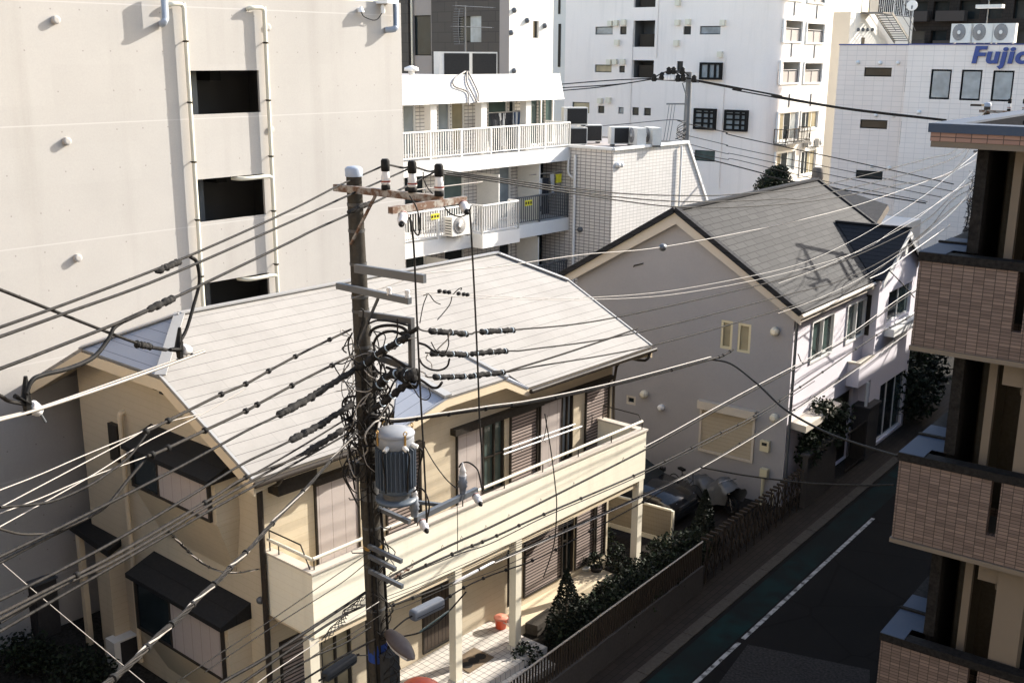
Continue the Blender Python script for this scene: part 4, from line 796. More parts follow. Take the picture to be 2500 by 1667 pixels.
MB().box(frSE, f0[0]-1.8, f0[0]+.3, f0[1]+.02, f0[1]+1.9, .5, .6).build('stair_door', M['galv'], o)
for k in range(4): p = frSE.uz(T4(838+k*32, 205), .2); MB().lathe(frSE.P(p[0], p[1], 0), X1, [(.16, 0), (.15, .15), (.02, .22)], 8).build('vent_cap', M['galv'], sb)
u0, u1, z0, z1 = frSE.r(T4(850, 258), T4(866, 292), 0); MB().box(frSE, u0, u1, z0-1, z1, .003, .05).build('door', M['bronze'], sb)
# satellite dish on a pole
p = YF(T4(1195, 40), 92); ds = thing('satellite_dish', 'round white satellite dish on a pole at the end of the roof railing', 'satellite dish', V((p.x, p.y, p.z-3.2)))
MB().tube([V((p.x, p.y, p.z-3.2)), V((p.x, p.y, p.z))], .05, 8).build('pole', M['galv'], ds); MB().lathe(p, V((.25, -1, .2)), [(.01, -.1), (.22, -.07), (.4, .02), (.39, .04), (.2, -.04), (.01, -.07)], 20).build('dish', M['white'], ds)
# ================================================================ office with the blue sign
cf = YF((2217, 250), 72); frO = FR(V((0, cf.y, 0)), X1, -Y1); frO2 = FR(V((0, cf.y-.5, 0)), X1, -Y1)
of = thing('office_building', 'grey tiled office building with blue lettering and roof units', 'office building', V((cf.x, cf.y, 0)))
xa = frO.uz(T4(703, 300))[0]; xb = frO2.uz(T4(1165, 400))[0]; zO = frO2.uz(T4(1500, 308))[1]; xe = xb+16
lw = [frO.r(T4(*a), T4(*b)) for a, b in (((870, 462), (1052, 527)), ((842, 817), (1022, 885)), ((812, 1162), (990, 1232)))]
rw = [frO2.r(T4(*a), T4(*b)) for a, b in (((1328, 475), (1447, 682)), ((1537, 478), (1655, 690)), ((1752, 483), (1872, 697)))]
rw += [(a+9.3, b+9.3, c, d) for a, b, c, d in rw[:1]]
mb = MB(); facade(mb, frO, xa, xb, 0, zO-.02, lw, .14); mb.poly([frO.P(xa, 0), frO.P(xa, zO), frO.P(xa, zO, -14), frO.P(xa, 0, -14)]); mb.build('wall', M['ftile'], of)
mb = MB(); facade(mb, frO2, xb, xe, 0, zO, rw, .14); mb.poly([frO2.P(xb, 0), frO2.P(xb, zO), frO2.P(xb, zO, -.5), frO2.P(xb, 0, -.5)]); mb.poly([frO2.P(xb, zO), frO2.P(xe, zO), frO2.P(xe, zO, -14), frO2.P(xb, zO, -14)]); lab(mb.build('wall', M['fwall'], of), 'forward part of the office wall with the blue lettering')
MB().poly([frO.P(xa, zO-.02), frO.P(xb, zO-.02), frO.P(xb, zO-.02, -14), frO.P(xa, zO-.02, -14)]).build('flat_roof', M['grtile'], of)
for h in lw: window(of, frO, h, 'gl_dark', 'bronze', -.08, .06, (.6,), (), .0)
for h in rw: window(of, frO2, h, 'gl_pale', 'bronze', -.08, .1, (), (.14,), .0)
mb = MB(); mb.box(frO, xa-.05, xb-.003, zO-.02, zO+.05, .05, -.2); mb.box(frO2, xb, xe, zO, zO+.06, .05, -.2); mb.build('coping', M['bsign'], of)
for x, y0, y1 in ((1150, 470, 630), (1117, 830, 990), (1090, 1180, 1400)): z0, z1 = frO.uz(T4(x, y1))[1], frO.uz(T4(x, y0))[1]; MB().box(frO, xb-.14, xb-.04, z0, z1, .002, .1).build('slot_window', M['bronze'], of)
for x, y in ((826, 428), (978, 432), (1100, 432), (950, 788), (1243, 768), (920, 1137), (1040, 1147), (1068, 790)): p = (frO if x < 1150 else frO2).uz(T4(x, y)); MB().lathe((frO if x < 1150 else frO2).P(p[0], p[1]), -Y1, [(.12, 0), (.12, .1), (.03, .16)], 8).build('vent_cap', M['white'], of)
tc = bpy.data.curves.new('sign_text', 'FONT'); tc.body = 'Fujic'; tc.extrude = .06; tc.offset = .045; tc.shear = .12; tc.size = 1.29; tc.space_character = 1.08; to = bpy.data.objects.new('sign_text', tc); C.objects.link(to); bpy.context.view_layer.update()
me = bpy.data.meshes.new_from_object(to); bpy.data.objects.remove(to); me.materials.clear(); me.materials.append(M['bsign']); so_ = bpy.data.objects.new('sign_lettering', me); C.objects.link(so_)
so_.parent = of; b_ = frO2.uz(T4(1598, 430)); so_.matrix_local = Matrix.Translation(frO2.P(b_[0], b_[1], .08)-V((cf.x, cf.y, 0))) @ Matrix.Rotation(math.pi/2, 4, 'X'); so_.scale = (1.16, 1, 1)
for x, l in ((1535, 'leftmost of three big fan units on the office roof'), (1672, 'middle one of three big fan units on the office roof, under the aerial'), (1820, 'rightmost of three big fan units on the office roof')):
    p = onp(T4(x, 297), frO2.P(0, 0, -.9), Y1); dup(ac, V((p.x, p.y, zO+.02)), 0, l, 'large units on the office roof').scale = (1.35, 1.35, 1.7)
p = frO2.uz(T4(1700, 190), -1.2); an = thing('roof_aerial', 'branching aerial on a stand above the fan units of the office roof', 'aerial', frO2.P(p[0], zO, -1.2))
MB().tube([frO2.P(p[0], zO, -1.2), frO2.P(p[0], zO+6, -1.2)], .035, 6).build('mast', M['galv'], an)
mb = MB()
for s in (-1, 1): mb.tube([frO2.P(p[0], zO+2.4, -1.2), frO2.P(p[0]+s*.9, zO+4.2, -1.2)], .02, 5)
mb.build('branch', M['galv'], an); q = frO2.uz(T4(1620, 188), -1.2)[0], frO2.uz(T4(1800, 188), -1.2)[0]; MB().box(frO2, q[0], q[1], zO+2.05, zO+2.25, -1.0, -1.6).build('stand', M['acwhite'], an)
# ================================================================ far dark flats at the top right
cfr = YF((2330, 60), 125); frD = FR(V((0, cfr.y, 0)), X1, -Y1); fd = thing('dark_flats', 'dark brown flats with deep balconies far behind the office roof', 'apartment building', V((cfr.x, cfr.y, 0)))
xd0, xd1 = frD.uz((2130, 60))[0], frD.uz((2560, 60))[0]; hz_ = []
for r_ in range(-1, 5):
    for c_ in range(8): hz_.append((xd0+1+c_*2.6, xd0+2.6+c_*2.6+.4*(c_ % 2), 13.2+r_*2.9-2.7, 13.2+r_*2.9-.9))
mb = MB(); facade(mb, frD, xd0, xd1, 0, 30, hz_, .8); mb.build('wall', M['farbrown'], fd)
for i, h in enumerate(hz_): MB().poly([frD.P(h[0], h[2], -.8), frD.P(h[1], h[2], -.8), frD.P(h[1], h[3], -.8), frD.P(h[0], h[3], -.8)]).build('window', M['gl_dark'], fd)
for r_ in range(-1, 5):
    for (u0, u1) in ((2250, 2310), (2330, 2400)): a, b = frD.uz((u0-40, 60))[0], frD.uz((u1-40, 60))[0]; MB().box(frD, a, b, 13.2+r_*2.9-2.9, 13.2+r_*2.9-1.9, .003, 1.2).build('balcony', M['farbrown2'], fd)
# ================================================================ the lavender grey gabled house
setuvx(Y1)
pX, pY = -11.42, 28.03; frG = FR(V((0, pY, 0)), X1, -Y1); frQ = FR(V((pX, 0, 0)), Y1, X1)
ph = thing('lavender_house', 'lavender grey gabled house with dark slate roof, pale bargeboards and sunlit street side', 'house', V((pX, pY, 0)))
A_ = aty((1652, 512), pY-.22); Re = aty((1957, 765), pY-.22); Le = aty((1371, 672), pY-.22)
sR = (A_.z-Re.z)/(Re.x-A_.x); sL = (A_.z-Le.z)/(A_.x-Le.x); xL = Le.x+.45; yE = 45.0
yv = pY-.22
yE = atx((1989, 441), A_.x).y
def pz(x): return A_.z - (sR*(x-A_.x) if x > A_.x else sL*(A_.x-x))
jY = 33.74; bX = -11.05; bE = 37.2
cA = atx((2219.6, 561), bX+.15)                       # apex of the cross gable over the street
cz = cA.z; cs = .62
holes = [frG.r(T7(1572, 785), T7(1640, 992)), frG.r(T7(1688, 806), T7(1764, 1018)), frG.r(T7(922, 1297), T7(984, 1372))]
sh_ = frG.r(T7(1432, 1375), B3(1502, 305))
mb = MB(); zc = 5.4; facade(mb, frG, xL, pX, 0, zc, holes+[sh_], .1)
def top(x): return pz(x)-.1
mb.poly([frG.P(xL, zc), frG.P(pX, zc), frG.P(pX, top(pX)), frG.P(A_.x, top(A_.x)), frG.P(xL, top(xL))]); mb.poly([(xL, pY, 0), (xL, yE, 0), (xL, yE, top(xL)), (xL, pY, top(xL))])
mb.poly([(xL, yE-.2, 0), (pX, yE-.2, 0), (pX, yE-.2, top(pX)), (A_.x, yE-.2, top(A_.x)), (xL, yE-.2, top(xL))])
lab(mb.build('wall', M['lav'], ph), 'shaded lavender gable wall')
for h, g in zip(holes, ('gl_cream', 'gl_cream', 'gl_dark')): window(ph, frG, h, g, 'fr_yel' if g == 'gl_cream' else 'barge', -.06, .07, (), (), .05)
o = MB(); framebox(o, frG, sh_, -.05, .06, .07); o = o.build('shutter', M['barge'], ph); MB().box(frG, sh_[0]+.07, sh_[1]-.07, sh_[2]+.07, sh_[3]-.07, -.05, .02).build('slats', M['shut_b'], o); MB().box(frG, sh_[0]-.03, sh_[1]+.03, sh_[3]-.02, sh_[3]+.22, .002, .2).build('shutter_case', M['barge'], o)
for q, T in (((1945, 862), T7), ((1050, 1290), T7), ((1940, 1450), T7)): p = frG.uz(T(*q)); MB().lathe(frG.P(*p), -Y1, [(.11, 0), (.13, .06), (.12, .14), (.06, .18)], 10).build('vent_hood', M['cream'], ph)
p = frG.uz(T7(1165, 1383)); MB().lathe(frG.P(*p), -Y1, [(.1, 0), (.1, .12), (.05, .16)], 10).build('vent_cap', M['white'], ph)
u0, u1, z0, z1 = frG.r(B3(1545, 172), B3(1592, 244), .1); o = MB().box(frG, u0, u1, z0, z1, .002, .14).build('meter_box', M['fr_yel'], ph); MB().box(frG, u0+.06, u1-.06, z0+.18, z1-.05, .141, .15).build('window', M['acdark'], o)
mb = MB(); p = [frG.uz(T7(975, 425)), frG.uz(T7(978, 415)), frG.uz(T7(1040, 400))]; mb.tube([frG.P(a, b, .03) for a, b in p], .018, 5); mb.build('wall_hook', M['black'], ph)
for x, y0, y1, r in ((1560, 370, 592, .05), (1612, 470, 600, .045)): a, b = frG.uz(B3(x, y0), .15), frG.uz(B3(x, y1), .15); MB().tube([frG.P(a[0], a[1], .15), frG.P(a[0], max(b[1], 0), .15)], r, 8).build('meter_pipe', M['fr_yel'], ph)
mb = MB(); a = frG.uz(B3(1560, 375), .2); mb.box(frG, a[0]-.11, a[0]+.11, a[1]-.08, a[1]+.18, .05, .22); mb.build('gas_meter', M['fr_yel'], ph)
# street side
w1 = frQ.r(T8(510, 800), T8(640, 1008)); w2 = frQ.r(T8(752, 697), T8(803, 912)); w2 = (w2[0], w2[0]+(w1[1]-w1[0])*.95, w1[2], w1[3])
d1h = (pY+3.6, jY-.5, .0, 2.35)
mb = MB(); facade(mb, frQ, pY, jY, 0, top(pX), [w1, w2, d1h], .12)
frK = FR(V((bX, 0, 0)), Y1, X1)
bw = frK.r(T8(1040, 598), T8(1203, 690)); bw = (bw[0], bw[0]+2.3, bw[2]-.15, bw[3]); lw_ = frK.r(T8(985, 1185), T8(1138, 1390)); lw_ = (lw_[0], lw_[0]+2.6, .1, 2.1)
zg = lambda y: cz-.1-cs*abs(y-cA.y)
eL = jY; eR = cA.y*2-jY
facade(mb, frK, eL, eR, 0, zg(eL), [bw, lw_], .14); mb.poly([frK.P(eL, zg(eL)), frK.P(eR, zg(eR)), frK.P(cA.y, cz-.1)])
mb.poly([(pX, jY, 0), (bX, jY, 0), (bX, jY, zg(eL)), (pX, jY, zg(eL))]); lab(mb.build('wall', M['lav_lit'], ph), 'sunlit street side wall with projecting gable')
for h in (w1, w2): window(ph, frQ, h, ('gl_green', 'gl_green'), 'white', -.06, .06, (.5,), (), .1)
MB().box(frQ, w2[1]+.04, w2[1]+.55, w2[2], w2[3]+.05, .003, .16).build('shutter', M['bronze'], ph)  # dark box painted in for the cast shadow beside the projecting gable
window(ph, frK, bw, ('gl_dark', 'gl_green'), 'white', -.1, .06, (.5,), (), .03); window(ph, frK, lw_, ('gl_dark', 'gl_dark', 'gl_green'), 'white', -.1, .06, (.33, .66), (), .03)
o = MB().tube([frK.P(bw[0]-.1, bw[2]+.1, .3), frK.P(bw[1]+.1, bw[2]+.1, .3)], .035, 6).build('flower_rail', M['white'], ph); MB().box(frK, bw[0]-.15, bw[1]+.1, bw[2]-.35, bw[2]-.1, .004, .32).build('flower_box', M['white'], o)
p = frK.uz(T8(1135, 300)); MB().box(frK, p[0]-.12, p[0]+.12, p[1]-.18, p[1]+.18, .003, .12).build('vent_hood', M['white'], ph)
MB().poly([(pX+.0, pY+3.2, 2.38), (pX, jY, 2.38), (pX-1.2, jY, 2.38), (pX-1.2, pY+3.2, 2.38)]).poly([(pX-1.2, pY+3.6, 0), (pX-1.2, jY-.5, 0), (pX-1.2, jY-.5, 2.37), (pX-1.2, pY+3.6, 2.37)]).build('entrance_recess', M['lav'], ph)
MB().box(frQ, d1h[0]+.4, d1h[0]+1.3, .1, 2.1, -1.15, -1.1).build('door', M['bronze'], ph)
# small balcony between wall and gable
q = atx(T8(838, 1095), bX+.02); by0 = q.y; bz1 = q.z; bz0 = atx(T8(835, 1245), bX+.02).z
mb = MB()
for a in ((pX+.003, bX+.02, by0, by0+.1, bz0, bz1), (bX-.08, bX+.02, by0+.101, jY-.003, bz0, bz1), (pX+.003, bX-.081, by0+.101, jY-.003, bz0, bz0+.12)): mb.bx(*a)
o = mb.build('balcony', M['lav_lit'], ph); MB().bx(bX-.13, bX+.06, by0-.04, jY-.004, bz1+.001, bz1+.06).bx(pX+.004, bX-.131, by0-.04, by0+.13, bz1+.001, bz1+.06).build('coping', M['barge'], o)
mb = MB(); mb.tube([(bX+.05, by0+.8, bz0), (bX+.05, by0+.8, .1)], .05, 8); mb.build('downpipe', M['white'], ph)
MB().tube([(pX+.06, pY+.05, top(pX)-.3), (pX+.06, pY+.05, .1)], .045, 8).build('downpipe', M['galv'], ph)
mb = MB(); q0, q1 = atx(T8(372, 1400), pX), atx(T8(580, 1388), pX); mb.hexa([(pX+.003, q0.y-.1, 2.35), (pX+.5, q0.y-.1, 2.3), (pX+.5, q0.y+2.6, 2.3), (pX+.003, q0.y+2.6, 2.35), (pX+.003, q0.y-.1, 2.55), (pX+.5, q0.y-.1, 2.5), (pX+.5, q0.y+2.6, 2.5), (pX+.003, q0.y+2.6, 2.55)]); mb.build('canopy', M['barge'], ph)
# roof
mb = MB(); oe = Re.x
slab(mb, [(oe, yv, pz(oe)), (oe, jY+.1, pz(oe)), (-12.2, jY+1.0, pz(-12.2)), (-12.2, eR, pz(-12.2)), (oe, eR+.1, pz(oe)), (oe, yE+.2, pz(oe)), (A_.x, yE+.2, A_.z), (A_.x, yv, A_.z)], .06)
slab(mb, [(A_.x, yv, A_.z), (A_.x, yE+.2, A_.z), (Le.x, yE+.2, Le.z), (Le.x, yv, Le.z)], .06); rf = mb.build('roof', M['slate2'], ph)
xb_ = A_.x+(A_.z-cz)/sR                                    # where the cross ridge meets the main roof
def vx(z): return A_.x+(A_.z-z)/sR
zl_ = cz-cs*abs(jY-.25-cA.y); yl_ = jY-.25
mb = MB(); slab(mb, [(bX+.2, yl_, zl_+.03), (bX+.2, cA.y, cz+.03), (xb_, cA.y, cz+.03), (vx(zl_), yl_, zl_+.03)], .06); slab(mb, [(bX+.2, cA.y*2-yl_, zl_+.03), (bX+.2, cA.y, cz+.03), (xb_, cA.y, cz+.03), (vx(zl_), cA.y*2-yl_, zl_+.03)], .06)
lab(mb.build('cross_roof', M['blackroof'], rf), 'black cross gable roof over the street side')
mb = MB()
for a, b in (((yl_, zl_), (cA.y, cz)), ((cA.y*2-yl_, zl_), (cA.y, cz))): mb.hexa([(bX+.16, a[0], a[1]-.24), (bX+.16, b[0], b[1]-.24), (bX+.21, b[0], b[1]-.24), (bX+.21, a[0], a[1]-.24), (bX+.16, a[0], a[1]), (bX+.16, b[0], b[1]), (bX+.21, b[0], b[1]), (bX+.21, a[0], a[1])])
mb.build('bargeboard', M['white'], rf)
mb = MB()
for x0, x1 in ((A_.x, Re.x), (A_.x, Le.x)):
    z0, z1 = A_.z-.07, pz(x1)-.07; mb.hexa([(x0, yv-.02, z0-.34), (x1, yv-.02, z1-.26), (x1, yv+.02, z1-.26), (x0, yv+.02, z0-.34), (x0, yv-.02, z0), (x1, yv-.02, z1), (x1, yv+.02, z1), (x0, yv+.02, z0)])
mb.build('bargeboard', M['barge'], ph)
mb = MB()
for x1 in (Re.x+.03, Le.x-.03): mb.beam((A_.x, yv-.05, A_.z+.02), (x1, yv-.05, pz(x1)+.02), .2, .15)
mb.beam((A_.x, yv, A_.z+.02), (A_.x, yE+.2, A_.z+.02), .22, .06); mb.beam((A_.x, yE+.2, A_.z+.02), (oe, yE+.2, pz(oe)+.02), .16, .08); mb.beam((bX+.2, cA.y, cz+.05), (xb_, cA.y, cz+.05), .16, .06); mb.build('verge_trim', M['blackroof'], rf)
mb = MB(); mb.poly([(oe, yv, pz(oe)-.12), (oe, jY, pz(oe)-.12), (pX, jY, pz(oe)-.1), (pX, yv, pz(oe)-.1)]); mb.tube([(oe+.03, yv-.04, pz(oe)-.09), (oe+.03, jY-.26, pz(oe)-.09)], .06, 8); mb.bx(oe-.03, oe+.0, yv, jY-.2, pz(oe)-.26, pz(oe)-.066); mb.build('gutter', M['barge'], ph)
MB().tube(smooth([frQ.P(pY+.3, 4.5, .05), frQ.P(pY+.5, 4.2, .15), frQ.P(pY+1.2, 4.3, .2), frQ.P(pY+1.6, 4.7, .05)], 4), .015, 5).build('service_cable', M['cable'], ph)
# mossy roof of the house beyond
r = [atx(T4(535, 1238), -15.0), None]; y0_ = max(yE+1.5, 47)
g0, g1, g2, g3 = YF(T4(545, 1240), 58), YF(T4(1030, 1400), 52), YF(T4(1015, 1490), 49), YF(T4(860, 1500), 47)
tn = thing('tiled_house', 'low neighbouring house with mossy rough brown roof just behind the slate ridge', 'house', V((g1.x, g1.y, 0)))
mb = MB(); slab(mb, [g0, g1, V((g1.x+.2, g1.y-2.5, g1.z-.9)), V((g0.x+.5, g0.y-7, g0.z-2.2))], .25); slab(mb, [g0, g1, V((g1.x-3, g1.y+5, g1.z-1.8)), V((g0.x-3, g0.y+5, g0.z-1.8))], .25); mb.build('roof', M['moss'], tn)
bx0, bx1 = g0.x-1.5, g1.x-.4; MB().bx(min(bx0, bx1), max(bx0, bx1), g1.y-1.2, g0.y+2, 0, min(g1.z, g0.z)-1.4).build('wall', M['beigewall'], tn)
MB().lathe(V((g0.x, g0.y, g0.z+.1)), Z, [(.2, -.2), (.32, .1), (.28, .5), (.2, .6)], 8).build('ridge_ornament', M['moss'], tn)
# ================================================================ the brick flats on the right
kX, kY = -4.51, 15.35; frZ = FR(V((0, kY, 0)), X1, -Y1); frY = FR(V((kX, 0, 0)), Y1, -X1)
kb = thing('brick_apartment', 'brown mosaic brick apartment building with open balconies at the right edge', 'apartment building', V((kX, kY, 0)))
x1_ = 7.0; caps = [frZ.uz(T8(1240, 320))[1], frZ.uz(B4(920, 240))[1], frZ.uz(B4(806, 1270))[1]]; bots = [frZ.uz(T8(1185, 985))[1], frZ.uz(B4(880, 750))[1]]
H3 = caps[0]-caps[1]; hp = caps[0]-bots[0]; caps.append(caps[2]-H3)
xs_ = frZ.uz((2481, 700))[0]; sw = .13
zR1 = frZ.uz(T4(1340, 842))[1]; zR0 = frZ.uz(T4(1335, 990))[1]
yb = kY+1.75                                                 # back wall of the balconies
for i, c in enumerate(caps):
    z0 = c-hp; mb = MB()
    mb.box(frZ, kX, xs_, z0+.06, c-.12, 0, -.14); mb.box(frZ, xs_+sw, x1_, z0+.06, c-.12, 0, -.14); mb.box(frZ, xs_, xs_+sw, z0+.06, z0+.45, -.004, -.136)
    mb.bx(kX, kX+.14, kY+.141, yb+.6, z0+.06, c-.12)
    o = lab(mb.build('balcony', M['brick'], kb), 'brick faced balcony parapet')
    mb = MB(); mb.box(frZ, kX-.02, x1_, c-.12, c, .02, -.2); mb.bx(kX-.02, kX+.2, kY+.201, yb+.6, c-.12, c); mb.build('coping', M['capdark'], o)
    MB().bx(kX-.02, x1_, kY-.03, yb, z0-.01, z0+.057).build('slab', M['paleslab'], o)
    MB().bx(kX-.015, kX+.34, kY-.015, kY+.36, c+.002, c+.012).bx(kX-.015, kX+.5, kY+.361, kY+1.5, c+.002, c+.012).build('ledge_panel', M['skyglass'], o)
    mb = MB(); mb.bx(kX-.03, kX+.51, kY+.9, kY+.97, c+.0125, c+.04); mb.build('ledge_bar', M['capdark'], o)
# end pillars, partitions, columns and back wall on every floor
for i, c in enumerate(caps+[zR1]):
    z1 = (c-hp if i < len(caps) else zR0)-.012; z0 = z1-(H3-hp)-.0
    if i == 4: z1, z0 = zR0-.032, caps[0]
    elif i < 3: z0 = caps[i+1]
    else: z0 = 0
    lo_ = z0-1.2 if z0 > 1 else 0
    MB().bx(kX+.58, x1_, yb, yb+.15, lo_, z1-.002).build('back_wall', M['olive'], kb)
    mb = MB(); mb.bx(kX+.51, kX+.66, kY+.35, kY+.5, z0, z1-.002); mb.bx(kX+.51, kX+.58, kY+.501, yb, lo_, z1-.003); mb.build('side_screen', M['capdark'], kb)
    q = frZ.uz((2390 if i == 4 else 2310 if i == 0 else 2320, 560 if i == 4 else 1050), -.5)[0]
    xq = kX+1.0; MB().bx(xq-.05, xq+.06, kY+.55, kY+.66, lo_, z1-.002).build('downpipe', M['paleslab'], kb)
    MB().bx(xq-.2, xq-.055, kY+.9, yb-.003, lo_, z1-.004).build('screen_panel', M['olive'], kb)
    xw = xs_+.33; MB().bx(xw-.14, xw+.24, kY+.25, kY+.55, lo_, z1-.003).build('column', M['paleslab'], kb)
    if i != 4: MB().bx(xw-.42, xw+.02, kY+.3, kY+.7, z1-.36, z1-.006).lathe((xw-.15, kY+.45, z1-.5), Z, [(.05, 0), (.06, .06), (.03, .14)], 8).build('gutter_box', M['paleslab'], kb)
    MB().bx(xq+.75, xw-.3, yb-.02, yb-.003, lo_+.2, min(z1-.4, lo_+2.3)).build('window', M['gl_dark'], kb)
mb = MB(); mb.box(frZ, kX-.02, x1_, zR0+.05, zR1-.12, .02, -.1); mb.bx(kX-.02, kX+.1, kY+.101, 33, zR0+.05, zR1-.12); lab(mb.build('parapet', M['brick2'], kb), 'pinkish tiled roof edge'); mb = MB(); mb.bx(kX-.01, x1_, kY-.01, 33, zR0-.03, zR0+.047); mb.build('roof_slab', M['paleslab'], kb)
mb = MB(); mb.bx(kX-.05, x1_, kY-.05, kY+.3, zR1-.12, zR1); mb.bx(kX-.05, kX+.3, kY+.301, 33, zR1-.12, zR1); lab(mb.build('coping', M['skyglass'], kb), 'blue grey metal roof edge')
MB().bx(kX+.3, x1_, kY+.3, 33, zR1-.1, zR1-.03).build('flat_roof', M['noshine'], kb)
mb = MB(); slab(mb, [(kX+1.0, kY+.5, zR1+.05), (x1_, kY+.5, zR1+.05), (x1_, kY+6, zR1+.75), (kX+3.2, kY+6, zR1+.75)], .05); mb.build('roof', M['noshine'], kb)
q = aty(T4(1632, 800), kY+7); MB().bx(q.x-.1, q.x+.1, q.y-.1, q.y+.1, zR1, q.z+.2).build('roof_vent', M['bronze'], kb)
MB().bx(kX, x1_, yb+.7, 33, 0, zR0-.1).build('wall', M['brick'], kb)
# the next buildings of that row (they shade the street)
for (y0, y1, h, x0, l, m) in ((33.5, 46, 10.3, -4.3, 'dark walled building standing just beyond the brick flats', 'fardark'), (46.5, 62, 10.9, -4.6, 'dark walled building second beyond the brick flats', 'fardark'), (62.5, 69, 9.0, -3.4, 'low dark building third beyond the brick flats', 'fardark')):
    o = thing('dark_building', l, 'building', V((x0, y0, 0))); MB().bx(x0, x0+11, y0, y1, 0, h).build('wall', M[m], o); mb = MB(); mb.bx(x0-.1, x0+11.1, y0-.1, y1+.1, h+.002, h+.2); mb.build('parapet', M['capdark'], o); MB().bx(x0-.03, x0+.12, y0-.03, y0-.002, 0, h-.01).build('corner_trim', M['galv'], o)
    mb = MB()
    for k in range(3): mb.bx(x0+1.5+k*2.4, x0+2.9+k*2.4, y0-.03, y0-.003, h-2.3, h-1.0)
    mb.build('window', M['gl_dark'], o)
# ================================================================ street edge of the gardens
wX = -10.85
gw = thing('garden_wall', 'low grey block wall with dark slat fence and thin pale top rail before the cream house', 'wall', V((wX, 17.5, 0)))
yj = 17.45; xj = atz(B3(465, 1312), 1.25).x
mb = MB(); mb.bx(wX-.12, wX, yj, 22.15, 0, .62); mb.bx(xj-.12, wX-.121, yj, yj+.12, 0, .62); mb.bx(xj-.12, xj, 12.9, yj-.003, 0, .62); mb.build('wall', M['wallgrey'], gw)
mb = MB()
def slats(a, b, n):
    a, b = V(a), V(b)
    for k in range(n+1): p = a.lerp(b, k/n); mb.bx(p.x-.012, p.x+.012, p.y-.02, p.y+.02, .62, 1.22)
slats((wX-.06, yj+.06, 0), (wX-.06, 22.1, 0), 52); slats((xj-.06, yj+.06, 0), (wX-.08, yj+.06, 0), 8); slats((xj-.06, 12.95, 0), (xj-.06, yj, 0), 46); mb.build('slat_fence', M['gutter'], gw)
mb = MB(); mb.tube([(xj-.06, 12.9, 1.24), (xj-.06, yj+.06, 1.24), (wX-.06, yj+.06, 1.24), (wX-.06, 22.15, 1.24)], .022, 6); mb.build('top_rail', M['cable_pale'], gw)
gp = tag(MB().bx(wX-.4, wX, 12.2, 12.75, 0, 1.35).bx(wX-.43, wX+.03, 12.17, 12.78, 1.35, 1.42).build('gate_post', M['wallgrey']), 'grey block gate post at the bottom by the tiled steps', 'gate post')
# accordion gate across the parking space
ag = thing('accordion_gate', 'brown folding lattice gate standing across the parking space beside the road', 'gate', V((wX, 24.8, 0)))
y = 22.3; i = 0; m1, m2 = MB(), MB()
while y < 28.2:
    m1.bx(wX-.03-.1*(i % 2), wX+.0-.1*(i % 2), y-.015, y+.015, .08, 1.22); m1.bx(wX-.19+.02, wX+.03, y-.03, y+.03, 1.22, 1.27)
    if y+.23 < 28.2:
        for z in (.25, .7): m2.beam((wX-.05, y, z), (wX-.05, y+.23, z+.42), .012, .03, up=X1); m2.beam((wX-.05, y, z+.42), (wX-.05, y+.23, z), .012, .03, up=X1)
    y += .23; i += 1
m1.build('upright', M['gate'], ag); m2.build('lattice', M['gate'], ag)
lv = thing('lavender_front_wall', 'grey rendered low wall and gate pier before the lavender house', 'wall', V((wX, 29, 0)))
mb = MB(); mb.bx(wX-.15, wX, 28.35, 30.6, 0, 1.55); mb.bx(wX-.2, wX+.05, 28.3, 30.65, 1.55, 1.62); mb.bx(wX-.5, wX, 33.2, 34.2, 0, 1.7); mb.bx(wX-.55, wX+.05, 33.15, 34.25, 1.7, 1.78); mb.build('wall', M['wallgrey'], lv)
mb = MB()
for k in range(14): mb.bx(wX-.05, wX-.03, 31.6+k*.115, 31.62+k*.115, .1, 1.35)
mb.bx(wX-.06, wX-.02, 31.6, 33.19, 1.3, 1.36); mb.bx(wX-.06, wX-.02, 31.6, 33.19, .1, .16); mb.build('gate', M['bronze'], lv)
# side partition of cream steel sheet
cs_ = thing('cream_screen', 'cream corrugated sheet screen at the side of the cream house porch', 'fence', HP(20.9, -13.5, 0))
mb = MB(); n = 40; P0, P1 = atz(B3(660, 640), .35), atz(B3(1025, 745), .35); pts = []
for k in range(n*2+1): t = k/(2*n); q = P0.lerp(P1, t); pts.append(q+Y1*(.035 if k % 2 else 0))
zt_ = aty(B3(660, 480), P0.y).z, aty(B3(1025, 578), P1.y).z
mb.grid([[V((p.x, p.y, .3)) for p in pts], [V((p.x, p.y, zt_[0]+(zt_[1]-zt_[0])*k/(2*n))) for k, p in enumerate(pts)]], sm=False); mb.build('sheet', M['shut_b'], cs_)
mb = MB(); mb.beam(V((P0.x, P0.y+.02, zt_[0])), V((P1.x, P1.y+.02, zt_[1])), .06, .05); mb.beam(V((P0.x, P0.y+.02, .28)), V((P1.x, P1.y+.02, .28)), .08, .12); mb.bx(P1.x, P1.x+.06, P1.y-.01, P1.y+.06, 0, zt_[1]); mb.build('frame', M['cream'], cs_)
